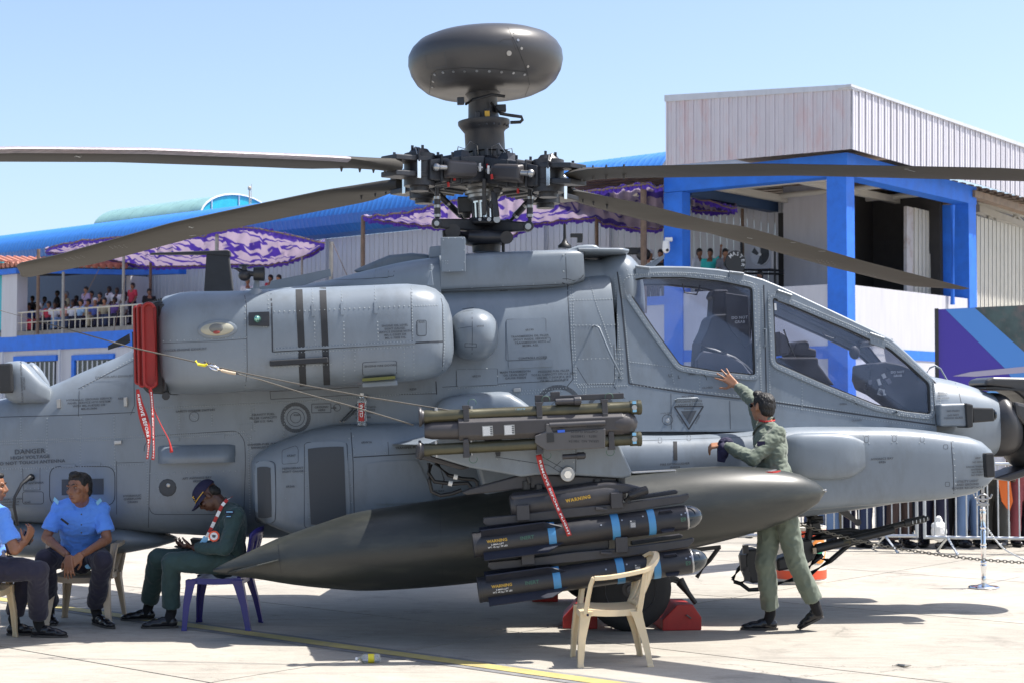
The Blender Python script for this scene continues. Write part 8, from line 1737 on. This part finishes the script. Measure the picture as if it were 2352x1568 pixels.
canopy('lilac and purple cloth canopy on poles above the left balcony crowd', [(104, 569), (160, 556), (270, 544), (400, 541), (470, 539), (500, 528), (560, 521), (610, 526), (700, 545), (746, 556)], [(104, 577), (160, 583), (230, 590), (330, 611), (430, 610), (540, 606), (610, 608), (660, 600), (720, 580), (746, 560)], -.6, 3.6,
       poles=((87, 573, 700, -.3, .07, P_POLE), (283, 575, 700, .3, .06, P_POLEM), (345, 600, 700, 3.2, .06, P_POLE), (497, 535, 700, -.4, .07, P_POLEM), (693, 590, 700, 3., .04, P_POLEM), (760, 556, 720, -.3, .06, P_POLEM), (144, 625, 760, -.2, .06, P_POLEM)))
canopy('lilac and purple cloth canopy behind the rotor mast', [(832, 496), (880, 492), (940, 486), (1000, 466), (1058, 457), (1120, 450), (1250, 444), (1347, 438), (1424, 427), (1479, 419.6), (1524, 428)], [(832, 500), (900, 508), (981, 517), (1028, 523), (1100, 532), (1180, 538), (1222, 514), (1300, 503), (1369, 499), (1387, 512), (1479, 526), (1524, 521)], -.6, 3.8, nu=120,
       poles=((833, 498, 720, -.4, .07, P_POLE), (1479, 420, 720, -.5, .09, P_POLE), (1371, 505, 720, 3.4, .06, P_POLE)))
canopy('end of the lilac cloth canopy seen inside the blue portico', [(1588, 449), (1620, 458), (1692, 476)], [(1588, 478), (1640, 484), (1692, 479)], 1.5, 4.0, nu=30, nv=8, poles=((1706, 480, 640, 4.2, .05, P_POLE),))
# guy ropes of the canopies
for a, b in (((765, 560), (800, 640)), ((99, 700), (78, 770)), ((288, 640), (262, 760)), ((228, 618), (190, 690))): mb = MB(); mb.cyl(FA(*a, -.4), FA(*b, -.2), .012, n=5); mb.build('guy_rope', P_POLE, label=f'thin guy rope of the canopy near the {"mast deck" if a[0] > 700 else ["white pillar", "kiosk pillar", "middle of the balcony"][(a[0] > 200)+(a[0] < 250 and a[0] > 200)]}', cat='rope')
# ------------------------------------------------------------------ SPECTATORS
def simple_person(nm_label, pose='stand', arm_up=False):
    root = thing('person', nm_label, 'person'); o = V((0, 0, 0)); sit = pose == 'sit'; hz = .45 if sit else .92
    P = lambda x, y, z: V((x, y, z+(hz-.92)))
    mb = MB(); mb.ell(P(0, 0, 1.62), (.078, .098, .12)); mb.cone2(P(0, .01, 1.40), P(0, 0, 1.58), .055, .052, 8)
    aL = [P(-.20, .0, 1.40), P(-.24, .02, 1.13), P(-.21, -.10 if not sit else -.18, .92)]; aR = [P(.20, 0, 1.40), P(.25, .0, 1.13), P(.2, -.12, .93)]
    if arm_up: aR = [P(.20, 0, 1.40), P(.32, -.05, 1.5), P(.34, -.05, 1.76)]
    for a in (aL, aR): limb(mb, a, [.05, .04, .03], n=8); mb.ell(a[-1]+(a[-1]-a[-2]).normalized()*.06, .045)
    mb.cone2(P(0, 0, 1.0), P(0, 0, 1.35), .12, .13, 10); mb.cone2(P(0, 0, .95), P(0, 0, 1.05), .12, .12, 10)
    kz = .50; legs = []
    for s in (-1, 1):
        if sit: L = [V((s*.10, 0, .48)), V((s*.13, -.42, .50)), V((s*.13, -.45, .10))]
        else: L = [V((s*.09, 0, .90)), V((s*.105, -.01, .50)), V((s*.12, .01, .09))]
        legs.append(L); limb(mb, L, [.08, .055, .04], n=8)
    remesh(mb, 'body', P_SKIN, root, .022, 1)
    mb = MB(); mb.ell(P(0, 0, 1.28), (.19, .125, .17)); mb.cone2(P(0, 0, .92), P(0, 0, 1.28), .150, .145, 14, (True, False)); mb.cone2(P(-.14, 0, 1.38), P(.14, 0, 1.38), .08, .08, 10)
    for a in (aL, aR): e = a[0].lerp(a[1], .8); mb.cone2(a[0], e, .072, .066, 10, (False, True))
    remesh(mb, 'shirt', P_WHITE, root, .022, 1, .012, 9)
    mb = MB(); mb.cone2(legs[0][0], legs[1][0], .125, .125, 12)
    for L in legs: limb(mb, [L[0], L[1], L[1].lerp(L[2], .95)], [.10, .085, .078], (False, True), 10)
    remesh(mb, 'trousers', P_NAVY, root, .022, 1, .012, 9)
    mb = MB(); mb.ell(P(0, .015, 1.665), (.086, .105, .10)); mb.ell(P(0, .04, 1.62), (.083, .08, .10)); mb.build('hair', P_HAIR, root, smooth=60)
    mb = MB()
    for L in legs: f = L[2]; mb.ell(V((f.x, f.y-.07, .045)), (.05, .14, .05)); mb.ell(V((f.x, f.y, .07)), (.045, .06, .07))
    mb.build('shoes', P_SHOE, root, smooth=60)
    return root
def cm(n, c, r=.8): return MATS.get(n) or mat(n, c, r)
SH = {'white': cm('cloth_white', (.62, .62, .66)), 'lilac': cm('cloth_lilac', (.42, .33, .5)), 'red': cm('cloth_red', (.45, .03, .06)), 'blue': cm('cloth_blue', (.06, .09, .3)), 'sky blue': cm('cloth_sky_blue', (.3, .45, .65)), 'pink': cm('cloth_pink', (.55, .24, .22)), 'black': cm('cloth_black', (.012, .012, .015)), 'khaki': cm('cloth_khaki', (.33, .29, .2)),
      'grey': cm('cloth_grey', (.2, .2, .22)), 'teal': cm('cloth_teal', (.04, .50, .45)), 'jeans': cm('cloth_denim', (.16, .25, .42)), 'dark jeans': cm('cloth_dark_denim', (.03, .045, .10)), 'brown': cm('cloth_brown', (.06, .035, .03)), 'maroon': cm('cloth_maroon', (.26, .06, .07)), 'orange': cm('cloth_orange', (.75, .16, .03)), 'salmon': cm('cloth_salmon', (.62, .30, .25)), 'dark grey': cm('cloth_dark_grey', (.05, .05, .045)), 'navy': cm('cloth_navy', (.012, .012, .035)), 'striped purple': cm('cloth_purple', (.10, .05, .22))}
proto = {('stand', 0): simple_person('p', 'stand'), ('sit', 0): simple_person('p', 'sit'), ('stand', 1): simple_person('p', 'stand', True)}
used_p = set()
def put_person(loc, rz, label, top='white', legs_='navy', pose='stand', up=0, hat=None, scale=1., group=None, skin=None, hairc=None):
    pr_ = proto[(pose, up)]; key = (pose, up)
    mats = {'shirt': SH[top], 'trousers': SH[legs_], 'body': skin or random.choice((P_SKIN, P_SKIND, P_SKIN, P_SKINL)), 'hair': SH[hat] if hat else P_HAIR}
    if key not in used_p:
        used_p.add(key); c = pr_
        for ch in c.children:
            n_ = ch.name.split('.')[0]
            if n_ in mats: ch.material_slots[0].link = 'OBJECT'; ch.material_slots[0].material = mats[n_]
    else:
        c = pr_.copy(); COL.objects.link(c)
        for ch in pr_.children:
            d_ = ch.copy(); COL.objects.link(d_); d_.parent = c; n_ = ch.name.split('.')[0]
            if n_ in mats: d_.material_slots[0].link = 'OBJECT'; d_.material_slots[0].material = mats[n_]
    c.location = loc; c.rotation_euler = (0, 0, rz); c.scale = (scale,)*3; c['label'] = label
    if group: c['group'] = group
    if hat:
        mb = MB(Matrix.Translation(V(loc)) @ Matrix.Rotation(rz, 4, 'Z') @ Matrix.Scale(scale, 4)); dz = -.47 if pose == 'sit' else 0; mb.lathe((0, -.11, 1.68+dz), (0, -.11, 1.70+dz), [(0, .09), (.012, .085)], 12); WMAT[c.name] = Matrix.LocRotScale(V(loc), Matrix.Rotation(rz, 3, 'Z').to_quaternion(), V((scale,)*3)); mb.build('hat_brim', SH[hat], c)
    return c
ORD = ['first', 'second', 'third', 'fourth', 'fifth', 'sixth', 'seventh', 'eighth', 'ninth', 'tenth', 'eleventh', 'twelfth']
front = [(48, 'dark grey', 'brown', None), (68, 'blue', 'navy', None), (92, 'lilac', 'red', 'white'), (113, 'red', 'navy', None), (127, 'white', 'navy', None), (148, 'salmon', 'jeans', 'dark grey'), (168, 'white', 'dark jeans', None), (187, 'sky blue', 'navy', None), (204, 'khaki', 'navy', 'black'), (220, 'blue', 'khaki', 'white'), (241, 'khaki', 'navy', None), (264, 'striped purple', 'dark jeans', None), (286, 'grey', 'navy', None)]
back = [(55, 'grey', None), (75, 'black', None), (103, 'sky blue', None), (132, 'black', None), (153, 'khaki', 'grey'), (176, 'dark grey', None), (198, 'lilac', None), (211, 'white', None), (230, 'black', None), (251, 'white', None), (269, 'white', None), (288, 'white', None), (305, 'red', None)]
back = [(a, b, c) for a, b, c in back]
fl_z = zA1+.02
for i, (px, t_, l_, h_) in enumerate(front): p = zero(FA(px, 600, .75+.1*(i % 3)))+Z*(fl_z+.12); put_person(p, math.radians(-25+random.uniform(-25, 25)), f'seated spectator in {t_}{", " + h_ + " cap" if h_ else ""}, {(ORD+["thirteenth"])[i]} from the pillar by the railing', t_, l_, 'sit', hat=h_, group='spectators seated at the balcony railing')
for i, (px, t_, h_) in enumerate(back): p = zero(FA(px, 600, 1.8+.5*(i % 2)))+Z*(fl_z+.32-.14*(i % 3)); put_person(p, math.radians(-40+random.uniform(-30, 30)), f'standing spectator in {t_}, back row of the balcony, {(ORD+["thirteenth"])[i]} from the pillar', t_, 'navy', 'stand', hat=h_, scale=.97, group='spectators standing on the balcony')
zfl = zp-.28
for px, y, t_, l_, up, h_, lb, s in ((343, 672, 'black', 'navy', 0, 'black', 'man in black cap beside the exhaust covers on the terrace', 2.), (569, 648, 'white', 'navy', 0, 'khaki', 'person in pale cap photographing behind the black fin antenna', 2.), (640, 640, 'white', 'navy', 0, None, 'person in white holding a camera above the engine', 2.2), (621, 640, 'red', 'navy', 0, None, 'small person in red half hidden behind the engine top', 2.6),
                             (1494, 583, 'khaki', 'navy', 0, 'white', 'man in white cap beside the wooden pole on the terrace', 2.), (1517, 582, 'black', 'navy', 0, None, 'person in black at the blue column on the terrace', 1.6), (1607, 580, 'white', 'navy', 0, None, 'man in white shirt and face mask inside the portico', 2.4), (1631, 580, 'teal', 'navy', 1, None, 'woman in teal raising one arm inside the portico', 2.2), (1666, 580, 'grey', 'navy', 0, 'black', 'man in black cap and grey shirt inside the portico', 2.2),
                             (1745, 632, 'red', 'navy', 0, None, 'person in red below the air conditioner', 2.6)):
    p = FA(px, y-8, s); loc = zero(p)+Z*(p.z-1.74); put_person(loc, math.radians(random.uniform(-60, 60)), lb, t_, l_, 'stand', up=up, hat=h_)
# crowd behind the barrier
crowd = [(1870, 'white', 'dark jeans', 20.9), (1893, 'sky blue', 'jeans', 20.6), (1930, 'white', 'khaki', 22.5), (1965, 'black', 'navy', 20.5), (2005, 'blue', 'dark jeans', 20.4), (2062, 'brown', 'brown', 20.3), (2090, 'white', 'dark jeans', 21.1), (2143, 'salmon', 'navy', 20.3), (2185, 'grey', 'black', 20.6), (2223, 'red', 'jeans', 20.4), (2252, 'navy', 'black', 20.9), (2281, 'white', 'dark grey', 20.3), (2304, 'orange', 'dark grey', 20.9), (2326, 'black', 'navy', 21.4), (2346, 'maroon', 'maroon', 20.5), (2368, 'white', 'navy', 20.8), (1700, 'white', 'jeans', 22.), (1650, 'grey', 'navy', 23.5), (1913, 'pink', 'khaki', 21.3), (2032, 'white', 'jeans', 21.6), (2110, 'maroon', 'dark grey', 21.9), (2165, 'sky blue', 'brown', 21.7), (2205, 'white', 'khaki', 22.2), (2238, 'khaki', 'dark jeans', 21.8), (2266, 'pink', 'maroon', 21.9), (2338, 'teal', 'khaki', 22.3)]
POS = ['behind the gun turret', 'behind the drum', 'back row above the gun', 'over the gun barrel middle', 'left of the muzzle', 'just below the muzzle', 'left of the barrier gap', 'holding the white bag', 'right of the bag', 'left of the chrome stanchion', 'behind the stanchion crest', 'right of the stanchion', 'beside the orange scarf', 'behind the sight turret', 'at the right edge', 'beyond the right edge', 'seen past the tank nose', 'far behind the tank', 'second row past the tank nose', 'second row over the barrel', 'second row at the barrier gap', 'second row behind the bag', 'second row left of the stanchion', 'second row next to the crest', 'second row right of the crest', 'second row at the turret']
for i, (px, t_, l_, d_) in enumerate(crowd):
    p = W(px, 940, d_); put_person(V((p.x, p.y, 0)), math.radians(random.uniform(-50, 50)), f'spectator in {t_} top, {l_} trousers, {POS[i]}', t_, l_, 'stand', group='crowd behind the steel barrier', scale=random.uniform(.96, 1.03))
for k in list(proto): 
    if k not in used_p:
        for ch in list(proto[k].children): bpy.data.objects.remove(ch)
        bpy.data.objects.remove(proto[k])
mb = MB(); q = W(2156, 1218, 20.1); mb.ell(q, (.10, .06, .14)); mb.ell(q+Z*.13, (.05, .03, .06)); remesh(mb, 'carrier_bag', P_WHITE, None, .012, 2, .02, 12, label='white plastic carrier bag held behind the barrier below the salmon top', cat='bag')
mb = MB(); q = W(2282, 1200, 20.2)
for k, z in enumerate((.0,)): mb.ell(W(2290, 1115, 20.1), (.20, .12, .10))
q = W(2295, 1130, 20.05); mb = MB(); mb.add([W(2290, 1098, 20.1), W(2318, 1098, 20.1), W(2325, 1150, 20.1), W(2317, 1173, 20.1), W(2300, 1150, 20.1)], [(0, 1, 2, 3, 4)]); o = mb.build('orange_scarf', SH['orange'], label='orange patterned scarf hanging over the barrier beside the sight turret', cat='scarf'); s_ = o.modifiers.new('s', 'SOLIDIFY'); s_.thickness = .03
# ------------------------------------------------------------------ CROWD BARRIERS
def barrier(x0, x1, D, label, sp, y_off=0):
    a = V((W(x0, 940, D[0]).x, D[0], 0)); b = V((W(x1, 940, D[1]).x, D[1], 0)); d = (b-a).normalized(); R_ = thing('crowd_barrier', label, 'barrier', loc=(a+b)/2, group='galvanised crowd barriers'); L = (b-a).length
    for z in (.19, 1.08): mb = MB(); mb.cyl(a+Z*z, b+Z*z, .021, n=10); mb.build('rail', P_GALV, R_, smooth=60)
    for p in (a, b): mb = MB(); mb.cyl(p+Z*.17, p+Z*1.10, .021, n=10); mb.build('end_post', P_GALV, R_, smooth=60)
    n = int(L/sp); me_ = None
    for k in range(1, n):
        p = a+d*(L*k/n)
        if me_ is None: mb = MB(); mb.cyl(p+Z*.19, p+Z*1.08, .010, n=6); o = mb.build('bar', P_GALV, R_, smooth=60); me_ = o; p_ref = p
        else: o = bpy.data.objects.new('bar', me_.data); COL.objects.link(o); o.parent = R_; o.location = p-p_ref
    s = V((d.y, -d.x, 0))
    for f in (.12, .88) if L > 1.5 else (.3,):
        p = a+d*L*f
        for sg in (-1, 1): mb = MB(); mb.tube([p+Z*.19, p+s*sg*.28+d*sg*.10+Z*.0], .018, 8); mb.build('foot', P_GALV, R_)
barrier(1500, 2103, (19.9, 19.8), 'steel crowd barrier left of the gap, in front of the dark trousers', .10); barrier(2121, 2560, (19.6, 19.2), 'steel crowd barrier right of the gap, behind the chrome stanchion', .122)
# ------------------------------------------------------------------ PRINTED BANNER, AIR CONDITIONER, CAMERA, SPEAKER
BD = 36.; ban = thing('printed_banner', 'large printed banner in purple and blue with aerial landscape at the right edge', 'banner', loc=(W(2300, 940, BD).x, BD, 0))
mb = MB(); mb.prism([W(2152, 711, BD), W(2520, 693, BD), V((W(2520, 940, BD).x, BD, 0)), V((W(2152, 940, BD).x, BD, 0))], (0, .12, 0)); mb.build('banner_board', mat('banner_purple', (.045, .025, .30), .4), ban)
def flat(name, poly, m, k): mb = MB(); mb.add([W(x, y, BD-.005*k) for x, y in poly], [tuple(range(len(poly)))]); return mb.build(name, m, ban, recalc=False)
P_LAND = mat('banner_landscape_print', (.045, .075, .075), .5, var=.35, vscale=2.2, dirt=(.24, .13, .125), dscale=.8, damt=1.)
flat('banner_print', [(2171, 710.5), (2238, 706.7), (2420, 868), (2420, 960), (2352, 915), (2311, 848)], mat('banner_blue', (.06, .22, .58), .4), 1); flat('banner_landscape', [(2238, 706.7), (2520, 693), (2520, 940), (2420, 868)], P_LAND, 1); flat('banner_wing_print', [(2188, 863), (2230, 853), (2352, 841), (2400, 838), (2400, 852), (2352, 855), (2240, 864)], mat('banner_wing', (.35, .32, .42), .4), 2)
flat('banner_print', [(2250, 905), (2352, 868), (2420, 862), (2420, 960), (2260, 960)], mat('banner_blue_pale', (.10, .30, .62), .4), 2.5)
mb = MB(); mb.beam(W(2151, 709, BD-.03), V((W(2151, 940, BD).x, BD-.03, 0)), .07, .07); mb.build('banner_edge', P_BLACK, ban)
ac = FA(1745, 590, 3.6); acr = thing('air_conditioner', 'white outdoor air conditioner with round fan on a black frame in the portico', 'air conditioner', loc=FA(1745, 622, 3.6)); a, b = zero(FA(1714, 600, 3.6)), zero(FA(1772, 600, 3.6)); z1_, z0_ = FA(1745, 553, 3.6).z, FA(1745, 619, 3.6).z
mb = MB(); mb.prism([a+Z*z0_, b+Z*z0_, b+Z*z1_, a+Z*z1_], WD*.35); mb.build('case', P_WALLW, acr, bev=.02); c = FA(1747, 585, 3.59); rF = 24/sc_at(c.y)/.9
mb = MB(); mb.lathe(c-WD*.01, c-WD*1, [(0, rF), (.03, rF), (.03, rF*.93), (.015, rF*.92)], 28); mb.build('fan_ring', P_CLADG, acr); mb = MB(); mb.cyl(c-WD*.012, c-WD*.025, rF*.92, n=28); fd = mb.build('fan_recess', P_HUB, acr)
for k in range(3):
    t = k*2.094+.5; mb = MB(); e1 = U*math.cos(t)+Z*math.sin(t); e2 = -U*math.sin(t)+Z*math.cos(t); mb.prism([c-WD*.03+e1*.04, c-WD*.03+e1*rF*.8-e2*rF*.25, c-WD*.022+e1*rF*.85+e2*rF*.25, c-WD*.022+e1*.1+e2*.08], -WD*.01); mb.build('fan_blade', P_MESH, acr)
mb = MB(); mb.cyl(c-WD*.02, c-WD*.05, rF*.14); mb.build('fan_hub', P_WHITE, acr)
mb = MB(); 
for px in (1703, 1780): mb.cyl(FA(px, 545, 3.5), FA(px, 665, 3.5), .04, n=6)
for y in (620, 628, 655): mb.cyl(FA(1695, y, 3.5), FA(1800, y+2, 3.5), .035, n=6)
mb.build('black_frame', P_BLACK, acr)
cc_ = FA(1530, 572, -.3); cct = thing('security_camera', 'white dome security camera fixed to the blue column', 'camera', loc=cc_); mb = MB(); mb.ell(cc_, (.11, .11, .13)); mb.cyl(cc_+Z*.05, cc_+Z*.22, .11, .09); mb.box(cc_+Z*.27+V((.08, .1, 0)), (.2, .25, .1)); mb.build('dome_housing', P_WHITE, cct, smooth=60); mb = MB(); mb.ell(cc_+V((.02, -.07, -.04)), (.05, .05, .05)); mb.build('camera_lens', P_BLACK, cct, smooth=60)
sp_ = FA(1690, 603, 1.2); spk = thing('promotion_drum', 'black round bass drum with white lettering carried inside the portico', 'drum', loc=FA(1690, 625, 1.2)); mb = MB(); nrm = V((.45, -.9, 0)).normalized(); mb.lathe(sp_-nrm*.5, sp_, [(0, .08), (.42, .30), (.47, .34), (.5, .34)], 28); mb.build('drum_body', P_BLACK, spk, smooth=40); side = V((.9, .45, 0))
for k, ch in enumerate('MASTER'): t = math.radians(135-k*30); q = sp_+nrm*.006+(side*math.cos(t)+Z*math.sin(t))*.25; put_text('drum_lettering', ch, q, side*math.sin(t)-Z*math.cos(t), side*math.cos(t)+Z*math.sin(t), .11, P_WHITE, spk)
# band on the terrace behind the heads: dark horn loudspeaker beside the pole
mb = MB(); q = FA(1478, 585, 1.); mb.ell(q, (.22, .2, .2)); mb.box(q+V((-.3, 0, .1)), (.5, .2, .2)); mb.build('loudspeaker', P_BLACK, label='black loudspeaker cluster beside the wooden pole above the intake', cat='loudspeaker', bev=.02)
